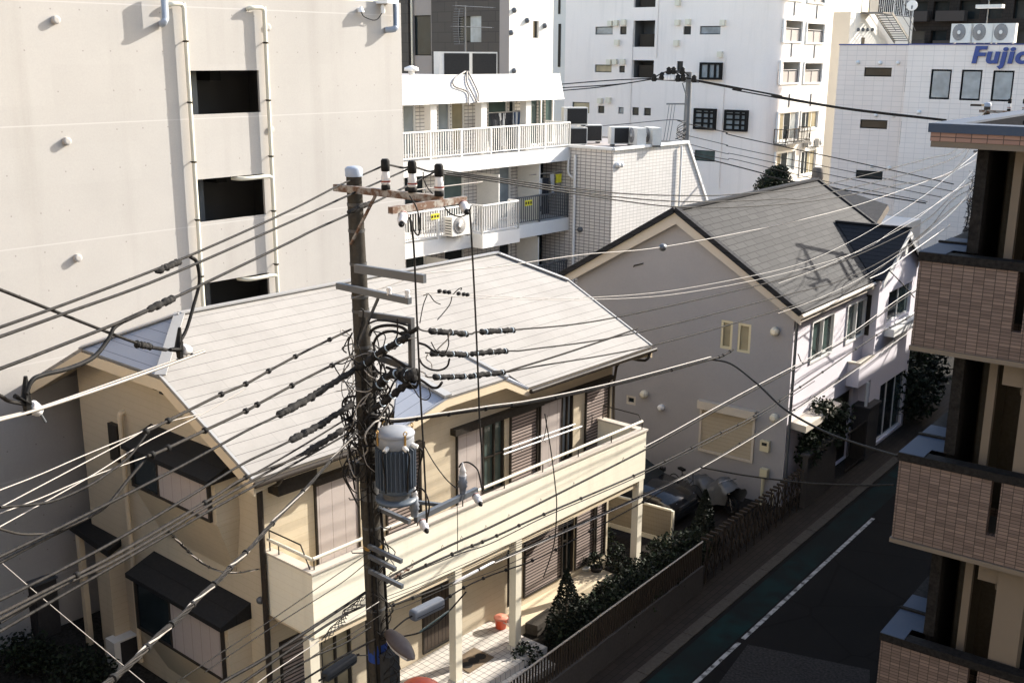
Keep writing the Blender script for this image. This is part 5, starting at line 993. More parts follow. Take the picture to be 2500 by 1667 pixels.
# ---------------- plants
def leafball(mb, c, r, n, s, rnd, squash=1.0, mi=3):
    for _ in range(n):
        d = V((rnd.gauss(0, 1), rnd.gauss(0, 1), rnd.gauss(0, 1))).normalized(); k = rnd.random()**.45
        p = V(c)+V((d.x*r[0], d.y*r[1], d.z*r[2]))*k
        leaf(mb, p, d, s*rnd.uniform(.6, 1.3), rnd, rnd.randrange(mi))
def leaf(mb, p, d, s, rnd, mi):
    a = V((rnd.gauss(0, 1), rnd.gauss(0, 1), rnd.gauss(0, .7)))+d*.5; a.normalize(); b = a.cross(V((rnd.gauss(0, 1), rnd.gauss(0, 1), rnd.gauss(0, 1)))).normalized()
    mb.poly([p-a*s*.5, p+b*s*.28, p+a*s*.5, p-b*s*.28], mi)
LM = [M['leaf'], M['leaf2'], M['leaf3']]
def shrub(name, label, cat, base, blobs, n, s, seed, group=None, trunk=.05, th=.3):
    rnd = random.Random(seed); t = thing(name, label, cat, base, group); mb = MB()
    for c, r in blobs: leafball(mb, V(base)+V(c), r, n, s, rnd)
    mb.build('foliage', LM, t); tb = MB(); tb.tube([V(base)+V((0, 0, -.02)), V(base)+V((.02, 0, th*.5)), V(base)+V((0, .01, th))], [trunk, trunk*.8, trunk*.5], 7)
    for k, (c, r) in enumerate(blobs[:5]): tb.tube([V(base)+V((0, 0, th*.6)), V(base)+V(c)], [trunk*.5, trunk*.15], 5)
    tb.build('trunk', M['bark'], t); return t
def cone_shrub(label, base, h, r, seed, group):
    rnd = random.Random(seed); t = thing('conical_shrub', label, 'shrub', base, group); mb = MB()
    for _ in range(2600):
        z = rnd.random()**1.3; a = rnd.uniform(0, 6.283); rr = r*(1-z)**.8*(.62+.38*rnd.random()**.5)*(1+.12*math.sin(a*3+z*9)); p = V(base)+V((math.cos(a)*rr, math.sin(a)*rr, .08+z*h)); leaf(mb, p, V((math.cos(a), math.sin(a), .8)), .09*rnd.uniform(.6, 1.3), rnd, rnd.choice((0, 2, 2)))
    mb.build('foliage', LM, t); MB().tube([V(base), V(base)+V((0, 0, h*.8))], [.05, .01], 6).build('trunk', M['bark'], t); return t
p = atz(B3(425, 1330), .1); cone_shrub('dark conical shrub at the left of the hedge by the porch step', V((p.x, p.y, 0)), 1.75, .52, 1, 'conical garden shrubs')
p = atz(B3(1215, 760), .1); cone_shrub('dark conical shrub at the far right corner of the garden', V((p.x, p.y, 0)), 1.5, .42, 2, 'conical garden shrubs')
hs_ = [((950, 960), 1.0, .8, 'dark leafy bush in the middle of the garden behind the slat fence'), ((700, 1180), .9, .8, 'dark leafy bush between the conical shrub and the middle of the garden'), ((1080, 820), 1.05, .75, 'dark leafy bush near the right end of the garden'), ((830, 1060), .95, .8, 'dark leafy bush behind the slat fence, left of the middle'), ((600, 1240), .8, .6, 'low dark bush just right of the left conical shrub'), ((1160, 900), .8, .6, 'low dark bush at the fence corner by the gate')]
for i, ((x, y), h, r, l) in enumerate(hs_):
    p = atz(B3(x, y), .6); b = V((min(p.x, wX-.75), p.y, 0)); shrub('garden_bush', l, 'bush', b, [((0, 0, h*.55), (r, r*.9, h*.55)), ((.25, .3, h*.7), (r*.6, r*.6, h*.5)), ((-.3, -.3, h*.5), (r*.6, r*.7, h*.5))], 1100, .1, 20+i, 'garden bushes')
p = atz(B3(740, 820), .7); shrub('low_shrub', 'small bright green sprig catching the sun beside the flower pots', 'shrub', V((p.x-.1, p.y, 0)), [((0, 0, .5), (.3, .3, .45))], 500, .09, 40)
p = atz(B2(1620, 1400), .4); shrub('low_shrub', 'small dark shrub beside the tiled porch corner', 'shrub', V((-12.2, 16.75, 0)), [((0, 0, .25), (.35, .35, .3))], 500, .09, 41)
p = YF(T4(265, 1215), 52); zb = p.z; rnd = random.Random(5); t = thing('evergreen_tree', 'round dark evergreen tree rising behind the slate ridge before the pale flats', 'tree', V((p.x, p.y, 0))); mb = MB()
for c, r in (((0, 0, 0), (.75, .75, .6)), ((-.45, 0, -.4), (.6, .6, .6)), ((.5, .2, -.45), (.6, .6, .5)), ((.1, 0, .3), (.5, .5, .4)), ((0, 0, -1.0), (1.15, 1.0, .6))): leafball(mb, V((p.x, p.y, zb-.1))+V(c), r, 1300, .13, rnd)
mb.build('crown', LM, t); MB().tube([V((p.x, p.y, 0)), V((p.x+.1, p.y, zb*.5)), V((p.x, p.y, zb))], [.25, .18, .08], 8).build('trunk', M['bark'], t)
p = atz(B4(560, 140), 1.6); b = V((-11.15, 29.6, 0)); rnd = random.Random(8); t = thing('garden_tree', 'loose leafy green tree with forked stems behind the grey wall of the lavender house', 'tree', b); mb = MB()
for c, r in (((0, -.2, 1.9), (.6, .8, .6)), ((-.1, .6, 2.1), (.6, .7, .6)), ((.1, 1.4, 2.0), (.5, .7, .6)), ((0, .3, 2.5), (.45, .6, .4)), ((.1, -.7, 1.5), (.4, .5, .5)), ((0, 1.0, 1.5), (.5, .6, .5))): leafball(mb, b+V(c), r, 420, .15, rnd, mi=2)
mb.build('foliage', LM, t); mb = MB()
for q in ((0, -.3, 1.8), (.05, .3, 2.4), (0, .7, 2.1), (.1, 1.3, 2.0), (0, .2, 1.5)): mb.tube(smooth([b, b+V((0, q[1]*.3, 1.0)), b+V(q)], 4), [.05-.0045*k for k in range(9)], 6)
mb.build('trunk', M['bark'], t)
for (x, y), h, l in (((2195, 945), 2.6, 'tall dark bush in the shade beyond the lavender house'), ((2225, 890), 3.2, 'dark tree like bush at the far street edge beside the brick flats'), ((2165, 900), 2.2, 'dark bush close against the far corner of the lavender house')):
    p = atz((x, y), h*.5); shrub('street_bush', l, 'bush', V((p.x, p.y, 0)), [((0, 0, h*.5), (1.0, 1.0, h*.5)), ((.5, .6, h*.4), (.8, .8, h*.4)), ((-.4, .8, h*.55), (.8, .8, h*.4))], 900, .2, int(x), 'dark bushes at the far street edge')
# ---------------- small things round the porch
def bucket():
    q = atz(B2(1465, 1250), .3); t = thing('bucket', 'red plastic bucket with a faded lid on the tiled porch', 'bucket', q)
    MB().lathe(q, Z, [(.105, 0), (.115, .01), (.14, .22), (.15, .23)], 20).build('body', M['red'], t); MB().lathe(q, Z, [(.16, .235), (.16, .265), (.14, .277), (.04, .28), (.03, .29)], 20).build('lid', M['redlid'], t)
    mb = MB(); mb.tube([q+V((.155*math.cos(a), .155*math.sin(a), .21-.1*math.sin((a+.6)/2.6*3.14159))) for a in [-.6+k*.26 for k in range(11)]], .008, 5); mb.build('handle', M['cable_pale'], t)
    q = atz(B2(1515, 1240), .3); t = thing('spray_bottle', 'small white bottle standing right of the red bucket', 'bottle', q); MB().lathe(q, Z, [(.05, 0), (.055, .02), (.055, .18), (.02, .22), (.02, .28)], 12).build('body', M['white'], t); MB().bx(q.x-.015, q.x+.06, q.y-.015, q.y+.015, q.z+.281, q.z+.31).build('nozzle', M['galv'], t)
bucket()
t = thing('door_mat', 'brown door mat with three dark oval marks on the porch tiles', 'mat', HP(14.6, -13.75, .3)); c = [atz(B2(*q), .31) for q in ((1170, 1450), (1310, 1365), (1425, 1420), (1285, 1510))]
MB().hexa([q+V((0, 0, -.008)) for q in c]+[q+V((0, 0, .01)) for q in c]).build('mat', M['mat_brown'], t)
for k in range(3):
    u = c[3].lerp(c[2], .22+k*.28)*.6+c[0].lerp(c[1], .22+k*.28)*.4; MB().lathe(u+V((0, 0, .011)), Z, [(.12, 0), (.12, .004)], 14).build('oval_mark', M['acdark'], t)
pts = [(530, 960), (600, 965), (580, 900), (665, 830)]
for i, (x, y) in enumerate(pts):
    q = atz(B3(x, y), .02); t = thing('flower_pot', ['grey flower pot, front left of the group by the louvred shutter', 'pale flower pot, front right of the group by the louvred shutter', 'flower pot in the middle of the group by the louvred shutter', 'flower pot at the back of the group beside the porch'][i], 'flower pot', q, 'flower pots'); MB().lathe(q, Z, [(.1, 0), (.15, .28), (.17, .28), (.17, .31), (.14, .31)], 14).build('pot', M['wallgrey' if i % 2 else 'white'], t)
    rnd = random.Random(60+i); mb = MB(); leafball(mb, q+V((0, 0, .5)), (.22, .22, .25), 160, .09, rnd); mb.build('foliage', LM, t)
q = HP(17.3, -14.1, .0); tag(MB().hexa([q+V(v) for v in ((-.15, -.45, .02), (.15, -.4, .02), (.15, .45, .02), (-.15, .4, .02), (-.15, -.45, .28), (.15, -.4, .28), (.15, .45, .28), (-.15, .4, .28))]).build('step_stone', M['kerb']), 'pale stepping block lying before the louvred shutter', 'step')
# laundry rods on the long balcony
def rod(lbl, x0, y0, x1, y1, n_, K=B2):
    P, Q = onp(K(x0, y0), HP(0, n_, 0), hN), onp(K(x1, y1), HP(0, n_, 0), hN); t = thing('laundry_rod', lbl, 'laundry rod', P, 'laundry rods on the long balcony'); MB().tube([P, Q], .018, 8).build('rod', M['white'], t); [MB().tube([P.lerp(Q, k)+V((0, 0, .05)), P.lerp(Q, k), P.lerp(Q, k)+V((.0, .04, -.07))], .008, 5).build('clip', M['galv'], t) for k in (.2, .5, .8)]
rod('upper white laundry rod before the louvred balcony shutter', 70, 228, 480, 82, -14.2, B3); rod('lower white laundry rod before the louvred balcony shutter', 70, 255, 518, 95, -14.05, B3)
# left yard
q = atz(B1(760, 1440), .02); ac2 = dup(ac, V((q.x, q.y, 0)), -HAZ-1.57, 'dim outdoor unit on the ground below the gable end drain pipe', 'air conditioners on the ground')
q = atz(B1(230, 1250), .05); t = thing('storage_cabinet', 'pale weathered metal cabinet standing in the dark yard at the left', 'cabinet', V((q.x, q.y, 0))); MB().bx(q.x-.45, q.x+.45, q.y-.25, q.y+.25, 0, 1.3).build('body', M['wallgrey'], t); MB().bx(q.x-.42, q.x-.01, q.y-.275, q.y-.252, .1, 1.0).bx(q.x+.01, q.x+.42, q.y-.275, q.y-.252, .1, 1.0).build('door', M['wallgrey'], t); MB().bx(q.x-.48, q.x+.48, q.y-.28, q.y+.28, 1.302, 1.34).build('lid', M['galv'], t)
rnd = random.Random(77)
for i, (x, y, l) in enumerate(((120, 1400, 'dark low bush in the left yard corner'), (420, 1480, 'dark low bush in the left yard near the gable wall'), (60, 1100, 'dark bush beside the pale cabinet'))):
    p = atz(B1(x, y), .3); shrub('yard_bush', l, 'bush', V((p.x, p.y, 0)), [((0, 0, .35), (.7, .7, .4)), ((.4, .2, .3), (.5, .5, .35))], 500, .12, 80+i, 'bushes in the left yard')
# ---------------- vehicles in the parking space
def car():
    q = atz(B3(1100, 700), .0); t = thing('parked_car', 'black car parked nose out between the cream and lavender houses', 'car', V((q.x-.2, q.y+.55, 0))); o = V((q.x-.2, q.y+.55, 0))
    def P(x, y, z): return o+V((x, y, z))           # x to the front (street), y across
    prof = [(-4.0, .3, .75, .72), (-3.9, .28, 1.0, .8), (-3.2, .25, 1.05, .83), (-2.3, .25, 1.0, .84), (-1.2, .25, .98, .84), (-.5, .27, .9, .8), (-.12, .3, .8, .72), (0, .38, .62, .6)]
    rows = [[P(x, -w, zb), P(x, -w-.02, (zb+zt)*.55), P(x, -w*.9, zt), P(x, 0, zt+.05), P(x, w*.9, zt), P(x, w+.02, (zb+zt)*.55), P(x, w, zb)] for x, zb, zt, w in prof]
    mb = MB(); mb.grid(rows); mb.poly(rows[-1]); mb.poly(rows[0][::-1]); body = mb.build('body', M['carpaint'], t)
    cab = [(-3.85, 1.0, .76), (-3.3, 1.42, .62), (-2.0, 1.46, .62), (-1.15, .97, .74)]
    mb = MB(); mb.grid([[P(x, -w, .96), P(x, -w*.97, z), P(x, 0, z+.04), P(x, w*.97, z), P(x, w, .96)] for x, z, w in cab]); mb.build('cabin', M['carpaint'], t)
    MB().poly([P(-1.98, -.58, 1.485), P(-1.98, .58, 1.485), P(-1.12, .7, 1.0), P(-1.12, -.7, 1.0)]).build('windscreen', M['gl_dark'], t)
    for s in (-1, 1):
        MB().poly([P(-3.2, s*.642, 1.4), P(-2.05, s*.642, 1.42), P(-1.4, s*.735, 1.03), P(-3.5, s*.745, 1.03)]).build('side_window', M['gl_dark'], t)
        MB().lathe(P(-.13, s*.5, .66), (1, .25*s, .3), [(.13, 0), (.12, .05), (.05, .08)], 12).build('headlight', M['lamp'], t)
        for x in (-.75, -3.15): w = MB().lathe(P(x, s*.7, .3), (0, s, 0), [(.3, 0), (.31, .03), (.31, .15), (.27, .17)], 18).build('wheel', M['tyre'], t); MB().lathe(P(x, s*.872, .3), (0, s, 0), [(.19, 0), (.17, .012), (.04, .02)], 12).build('rim', M['chrome'], w)
        MB().bx(o.x-1.35, o.x-1.2, o.y+s*.84-.06, o.y+s*.84+.06, .98, 1.1).build('mirror', M['carpaint'], t)
    MB().beam(P(.0, -.45, .58), P(.0, .45, .58), .06, .09).build('grille', M['chrome'], t); MB().beam(P(.02, -.65, .4), P(.02, .65, .4), .08, .14).build('bumper', M['carpaint'], t)
    return t
car()
def bike():
    q = atz(B3(1285, 560), .0); o = V((q.x, q.y, 0)); t = thing('covered_motorcycle', 'motorcycle under a torn silver cover beside the lavender wall', 'motorcycle', o); rnd = random.Random(3)
    ax = V((.93, -.37, 0)); sd = V((.37, .93, 0))
    for s, nm in ((-.62, 0), (.62, 1)):
        c = o+ax*s+Z*.3; w = MB(); w.grid([[c+(ax*math.cos(a)+Z*math.sin(a))*(.25+.05*math.cos(b))+sd*.05*math.sin(b) for a in [2*math.pi*j/18 for j in range(18)]] for b in [2*math.pi*k/8 for k in range(9)]], closed=True); w = w.build('wheel', M['tyre'], t)
        mb = MB()
        for k in range(5): a = k*1.2566; mb.tube([c, c+(ax*math.cos(a)+Z*math.sin(a))*.24], .012, 5)
        mb.build('spoke', M['chrome'], w)
    mb = MB(); mb.tube([o+ax*.62+Z*.3, o+ax*.42+Z*.95], .03, 6); mb.tube([o-ax*.62+Z*.3, o-ax*.1+Z*.35, o+ax*.2+Z*.4], .04, 6); mb.tube([o+ax*.42+Z*.95-sd*.33, o+ax*.42+Z*.98, o+ax*.42+Z*.95+sd*.33], .015, 6); mb.tube([o+ax*.1+Z*.2, o-ax*.1+Z*.5], .12, 8); mb.build('frame', M['chrome'], t)
    rows = []
    for i in range(15):
        s = -.95+i*1.75/14; h = .72+.32*math.exp(-((s-.4)/.35)**2)+.06*math.sin(s*9); row = []
        for j in range(13):
            a = (j/12-.5)*math.pi*1.02; rr = .34+.06*math.sin(s*7+j*1.3)+rnd.uniform(-.025, .025); e = .22+.14*math.sin(i*1.9)+(.25 if i > 11 or i < 2 else 0)+rnd.uniform(-.06, .06)
            row.append(o+ax*(s+rnd.uniform(-.03, .03))+sd*math.sin(a)*rr+Z*(e+(h-e)*max(0, math.cos(a))**.55+rnd.uniform(-.02, .02)))
        rows.append(row)
    MB().grid(rows).build('cover', M['silver'], t)
bike()
q = atz(B3(1110, 520), 0); t = thing('bicycle', 'dark bicycle standing between the car and the covered motorcycle', 'bicycle', q); ax = V((.9, -.4, 0))
for s in (-.5, .5):
    c = q+ax*s+Z*.33; w = MB(); w.tube([c+(ax*math.cos(a)+Z*math.sin(a))*.31 for a in [2*math.pi*j/20 for j in range(21)]], .015, 5); w.build('wheel', M['tyre'], t)
mb = MB(); f = [q+ax*a+Z*b for a, b in ((-.5, .33), (-.05, .3), (.33, .75), (.5, .33), (-.18, .75), (-.22, .9), (.3, .98))]
for a, b in ((0, 1), (1, 2), (2, 3), (4, 2), (1, 5), (0, 4), (2, 6)): mb.tube([f[a], f[b]], .016, 6)
mb.tube([f[6]-V((.1, .24, 0)), f[6], f[6]+V((.1, .24, 0))], .013, 5); mb.build('frame', M['galv_dark'], t); MB().beam(f[5]-ax*.12, f[5]+ax*.12, .12, .06).build('saddle', M['black'], t)
# traffic mirror hood at the bottom edge
q = atx((1029, 1656), -10.2); t = thing('traffic_mirror', 'round orange hooded traffic mirror rising at the bottom beside the utility pole', 'traffic mirror', V((q.x, q.y, 0))); c = V((q.x, q.y, q.z-.32)); dn = V((.55, -.8, -.15)).normalized()
MB().tube([V((q.x, q.y, 0))-dn*.12, V((c.x, c.y, c.z))-dn*.12], .045, 8).build('post', M['orange'], t); rows = []
u = dn.cross(Z).normalized(); w = u.cross(dn).normalized()
for k, (r_, h_) in enumerate(((.33, -.05), (.37, -.04), (.385, 0), (.385, .16), (.375, .18))): rows.append([c+dn*h_+(u*math.cos(a)+w*math.sin(a))*r_ for a in [2*math.pi*j/32 for j in range(32)]])
MB().grid(rows, closed=True).poly(rows[0][::-1]).build('hood', M['orange'], t); MB().lathe(c+dn*.0, dn, [(.375, 0), (.3, .04), (.15, .07), (.01, .08)], 28).build('mirror', M['chrome'], t)
# ================================================================ the utility pole
setuvx(Y1)
PX_, PY_ = -10.4, 10.65
def ax(z): return V((PX_, PY_-.03*z, z))
def pr_(z): return .17-.0062*z
q_ = lambda x, y: (820+x/4.9, 680+y/4.9); K1 = lambda x, y: (850+x/5.2267, 1000+y/5.2267)
po = thing('utility_pole', 'tall dark concrete utility pole crowded with crossarms, insulators and cable loops before the cream house', 'utility pole', V((PX_, PY_, 0)), 'street utility poles')
po['label'] = 'tall dark utility pole crowded with crossarms and cable loops before the cream house'
zt = 11.0; MB().tube([ax(z) for z in (0, 3, 6, 9, zt)], [pr_(z) for z in (0, 3, 6, 9, zt)], 20).build('shaft', M['pole'], po)
MB().lathe(ax(zt-.06), Z, [(pr_(zt)+.012, 0), (pr_(zt)+.014, .1), (pr_(zt)-.01, .125), (.02, .135)], 18).build('cap', M['polecap'], po)
for z in (10.55, 10.2, 9.75, 9.3, 9.1, 8.6, 8.0, 7.3, 6.9, 6.5, 5.9, 5.3, 4.6): MB().lathe(ax(z), Z, [(pr_(z)+.006, 0), (pr_(z)+.008, .04)], 18).build('band', M['galv_dark'], po)
def arm(name, p, q, y, w, h, mat): a, b = aty(p, y), aty(q, y); z = (a.z+b.z)/2; return MB().beam(V((a.x, y, a.z)), V((b.x, y, b.z)), w, h).build(name, M[mat], po)
yA = PY_-.03*10.6-.16
arm('crossarm', (818, 458), (1078, 487), yA, .075, .09, 'rusty')
e = aty((1078, 487), yA); f0, f1 = atx((953, 514), e.x), atx((1135, 487), e.x); zz_ = (f0.z+f1.z)/2
MB().beam(V((e.x, f0.y, f0.z)), V((e.x, f1.y, f1.z)), .075, .08).build('crossarm', M['rusty'], po)
MB().beam(aty(T2(888, 1335), yA-.02), ax(10.05)+V((0, -.12, 0)), .03, .03).build('brace', M['rusty'], po)
def insul(p, y, s=1.0):
    b = aty(p, y); b = V((b.x, y, b.z)); o = MB().lathe(b, Z, [(.03, -.08), (.03, 0), (.058, .005), (.058, .06), (.05, .07)], 14).build('insulator', M['black'], po)
    MB().lathe(b+V((0, 0, .071)), Z, [(.045, 0), (.058, .01), (.06, .03), (.054, .075), (.057, .1), (.045, .13), (.047, .16), (.04, .17)], 16).build('porcelain', M['porc'], o); MB().lathe(b+V((0, 0, .105)), Z, [(.0605, 0), (.061, .02)], 16).build('ring', M['porc_red'], o)
    MB().lathe(b+V((0, 0, .242)), Z, [(.05, 0), (.056, .01), (.056, .13), (.04, .155)], 14).build('cover', M['black'], o); return b+V((0, 0, .33))
tops = [insul((942, 465), yA), insul((1007, 471), yA), insul((1072, 480), yA)]
def drop_insul(c, d):
    o = MB().lathe(c, d, [(.025, 0), (.058, .02), (.06, .14), (.046, .17), (.05, .19), (.04, .22)], 16).build('cutout', M['porc'], po); MB().lathe(V(c)+V(d).normalized()*.03, d, [(.0605, 0), (.0605, .018)], 16).build('ring', M['porc_red'], o); MB().lathe(V(c)+V(d).normalized()*.221, d, [(.03, 0), (.035, .03), (.02, .06)], 10).build('plug', M['black'], o)
c1, c2 = atx((985, 523), e.x+.02), atx((1130, 497), e.x+.02)
drop_insul(c1, (.55, -.75, -.35)); drop_insul(c2, (.7, -.55, -.3))
arm('bracket', (868, 655), (1037, 681), PY_-.03*9.5-.15, .06, .11, 'galv'); arm('crossarm', T6(628, 552), T6(1122, 658), PY_-.03*9.3-.17, .07, .085, 'galv')
for x, y in ((980, 600), (1105, 618)): b = aty(T6(x, y), PY_-.03*9.3-.17); MB().lathe(b+V((0, 0, -.05)), Z, [(.03, 0), (.04, .03), (.025, .06), (.04, .09), (.03, .12)], 10).build('insulator', M['porc'], po)
MB().beam(aty(T6(905, 640), PY_-.45), aty(T6(760, 970), PY_-.42), .03, .03).build('brace', M['galv_dark'], po)
yR = PY_-.03*8.8-.1
a, b, c = aty(T6(780, 742), yR), aty(T6(1142, 795), yR), aty(T6(1128, 1120), yR)
mb = MB(); mb.beam(a, b, .06, .08); mb.beam(b+V((-.03, 0, .04)), V((b.x-.03, b.y, c.z)), .07, .06, up=X1); mb.beam(V((a.x+.15, yR, c.z+.08)), V((b.x-.06, yR, c.z)), .06, .09); mb.build('cable_rack', M['galv_dark'], po)
# loops of cable between pole and rack
def loop(pts, K, y, r, mat='cable', name='cable_loop'): return MB().tube(smooth([aty(K(*p), y+(.03 if i % 2 else 0)) for i, p in enumerate(pts)], 6), r, 7).build(name, M[mat], po)
for pts, r, y in (([(400, 690), (430, 620), (520, 575), (650, 560), (780, 580), (880, 650)], .022, yR-.12), ([(390, 540), (480, 505), (600, 505), (740, 530), (860, 560)], .014, yR-.1), ([(470, 870), (455, 780), (500, 690), (580, 645), (680, 630), (760, 655), (830, 700)], .019, yR-.15),
                  ([(440, 880), (430, 980), (460, 1060), (540, 1150)], .014, yR-.2), ([(560, 915), (640, 930), (760, 1000), (850, 1060)], .02, yR-.1), ([(735, 480), (738, 600), (730, 690), (690, 760)], .011, yR-.14), ([(195, 650), (150, 760), (160, 880), (190, 960), (280, 1015)], .012, yR-.25),
                  ([(560, 640), (640, 625), (720, 650)], .012, yR-.2), ([(780, 660), (900, 640), (980, 590)], .03, yR-.12), ([(990, 770), (1080, 800), (1160, 860), (1240, 890)], .016, yR-.1), ([(1340, 680), (1350, 780), (1320, 870), (1290, 890), (1200, 860), (1140, 760)], .008, yR-.2), ([(1360, 960), (1330, 1050), (1240, 1095), (1130, 1085), (1040, 1030), (1000, 960)], .013, yR-.16),
                  ([(1270, 1240), (1220, 1300), (1150, 1300), (1060, 1240), (1000, 1200)], .018, yR-.15), ([(960, 1080), (990, 1180), (970, 1280), (900, 1310), (830, 1290)], .016, yR-.16), ([(870, 1230), (940, 1330), (1000, 1420), (1080, 1450), (1130, 1400), (1110, 1310)], .008, yR-.2), ([(590, 1240), (640, 1310), (655, 1370), (610, 1430)], .012, yR-.18), ([(820, 1120), (700, 1230), (640, 1350), (580, 1440)], .014, yR-.2),
                  ([(300, 360), (330, 420), (260, 740)], .014, yR-.22), ([(600, 1060), (700, 1090), (860, 1080), (960, 1160)], .02, yR-.14), ([(740, 1180), (860, 1260), (960, 1300)], .024, yR-.13)): loop(pts, q_, y, r)
for pts, r in (([(750, 770), (830, 730), (900, 715), (985, 705)], .007), ([(340, 1090), (400, 1160), (480, 1200), (490, 1250), (420, 1330), (330, 1355), (160, 1325), (0, 1350)], .007), ([(590, 1215), (650, 1205), (700, 1240)], .008), ([(500, 940), (580, 890), (720, 820)], .007), ([(1100, 900), (1080, 960), (1140, 1010), (1150, 1070)], .007), ([(390, 1380), (340, 1470), (290, 1530)], .007), ([(1360, 650), (1340, 720), (1260, 800), (1210, 850)], .008), ([(1000, 1100), (1060, 1130), (1080, 1160)], .01)): loop(pts, q_, yR-.24, r, 'cable_pale')
def lumpy(pts, r, seed, n=8):
    rnd = random.Random(seed); P = smooth(pts, 8); out = []
    for k, p in enumerate(P): out.append(r*(1+.1*math.sin(k*1.1+seed)+rnd.uniform(-.24, .2)) if 0 < k < len(P)-1 else r*.35)
    return MB().tube([p+V((rnd.uniform(-.15, .15)*r, 0, rnd.uniform(-.2, .2)*r)) for p in P], out, n)
for pts, r in (([(230, 1085), (370, 1010), (500, 910), (620, 830), (750, 760), (880, 680)], .05), ([(430, 1345), (520, 1270), (600, 1190), (720, 1140), (860, 1150), (960, 1190)], .055), ([(440, 1560), (560, 1490), (680, 1400), (780, 1310), (880, 1240)], .045), ([(760, 1130), (860, 1160), (960, 1160)], .085)):
    o = lumpy([aty(q_(*p), yR-.2) for p in pts], r, int(pts[0][0])).build('cable_bundle', M['sleeve'], po)
    mb = MB(); m = [aty(q_(*p), yR-.2) for p in pts]
    for k in range(1, len(m)-1): d = (m[k]-m[k-1]).normalized(); MB().lathe(m[k], d, [(r*1.12, 0), (r*1.12, .01)], 10).build('cable_tie', M['tie'], o)
rnd = random.Random(11)
for k in range(95):
    z0 = rnd.uniform(7.0, 8.9); a0 = rnd.uniform(0, 6.28); s = rnd.choice((-1, 1)); L = rnd.uniform(.3, .9); c = ax(z0); pts = []
    for j in range(6): t = j/5; a = a0+s*t*rnd.uniform(1.2, 2.6); rr = .2+.13*math.sin(t*3.14)*rnd.uniform(.4, 1.6); pts.append(c+V((math.cos(a)*rr, math.sin(a)*rr, -L*t+.12*math.sin(t*6+k))))
    MB().tube(smooth(pts, 4), rnd.choice((.006, .009, .013)), 5).build('cable_loop', M[rnd.choice(('cable', 'cable', 'cable', 'cable', 'cable', 'cable_grey', 'cable_pale'))], po)
for k in range(16):
    z0 = rnd.uniform(3.6, 6.2); c = ax(z0); a0 = rnd.uniform(-1.2, 1.0); pts = [c+V((math.cos(a0)*.17, math.sin(a0)*.17, 0)), c+V((.3+rnd.uniform(0, .25), -.1, -.15)), c+V((.28, -.15, -.4)), c+V((.17, -.05, -.55))]
    MB().tube(smooth(pts, 5), rnd.choice((.006, .008)), 5).build('cable_loop', M['cable'], po)
for a in (.7, 1.1, 2.6, 3.3, -1.0, -.6): MB().tube([ax(z)+V((math.cos(a)*(pr_(z)+.02), math.sin(a)*(pr_(z)+.02), 0)) for z in (3.2, 5, 6.2, 7.4, 8.4)], .016, 6).build('riser_cable', M['cable'], po)
for k in range(9): z = 3.4+k*.42; a = -2.4 if k % 2 else .3; p = ax(z)+V((math.cos(a), math.sin(a), 0))*pr_(z); MB().tube([p, p+V((math.cos(a)*.16, math.sin(a)*.16, 0)), p+V((math.cos(a)*.17, math.sin(a)*.17, .03))], .009, 6).build('step_bolt', M['galv_dark'], po)
for x, y in ((895, 870), (860, 915), (900, 1015)): b = aty(B2(x, y), PY_-.2-.15); MB().beam(V((PX_+.1, b.y, b.z+.05)), b, .05, .06).build('bracket', M['galv'], po)
for z, m in ((6.35, 'galv_dark'), (3.75, 'bsign')): MB().lathe(ax(z), Z, [(pr_(z)+.004, 0), (pr_(z)+.004, .3)], 18).build('plate', M[m], po)
MB().lathe(ax(5.58), Z, [(pr_(5.6)+.006, 0), (pr_(5.6)+.006, .05)], 18).build('tag_plate', M['brass'], po)
b = ax(6.75); MB().bx(b.x-.3, b.x-.17, b.y-.1, b.y+.1, b.z-.1, b.z+.12).build('control_box', M['galv_dark'], po)
b = ax(3.7); MB().bx(b.x+.17, b.x+.36, b.y-.14, b.y+.08, b.z-.25, b.z+.25).build('switch_box', M['closure_dark'], po)
# lower arm with its insulators
xl_ = PX_+.72; g0, g1 = atx(B2(975, 625), xl_), atx(B2(1325, 462), xl_)
MB().beam(V((xl_, g0.y, (g0.z+g1.z)/2)), V((xl_, g1.y, (g0.z+g1.z)/2)), .07, .08).build('crossarm', M['galv'], po); zl2 = (g0.z+g1.z)/2
MB().beam(V((PX_+.1, PY_-.15, zl2+.05)), V((xl_, PY_-.15, zl2)), .06, .06).build('bracket', M['galv'], po); MB().beam(V((PX_+.2, PY_+.1, zl2+.12)), V((xl_, PY_+.6, zl2)), .05, .05).build('bracket', M['galv'], po)
for t in (.0, .78):
    y = g0.y+(g1.y-g0.y)*t; b = V((xl_-.02, y, zl2+.04)); o = MB().lathe(b, Z, [(.05, 0), (.055, .1), (.075, .11), (.06, .15), (.075, .17), (.055, .21), (.06, .27), (.04, .28)], 14).build('insulator', M['closure'], po); MB().lathe(b+V((0, 0, .281)), Z, [(.06, 0), (.04, .05), (.055, .06), (.03, .12), (.01, .2)], 14).build('porcelain', M['porc'], o)
for t in (.1, .98): y = g0.y+(g1.y-g0.y)*t; drop_insul(V((xl_+.02, y-.03, zl2-.06)), (.8, -.5, -.2))
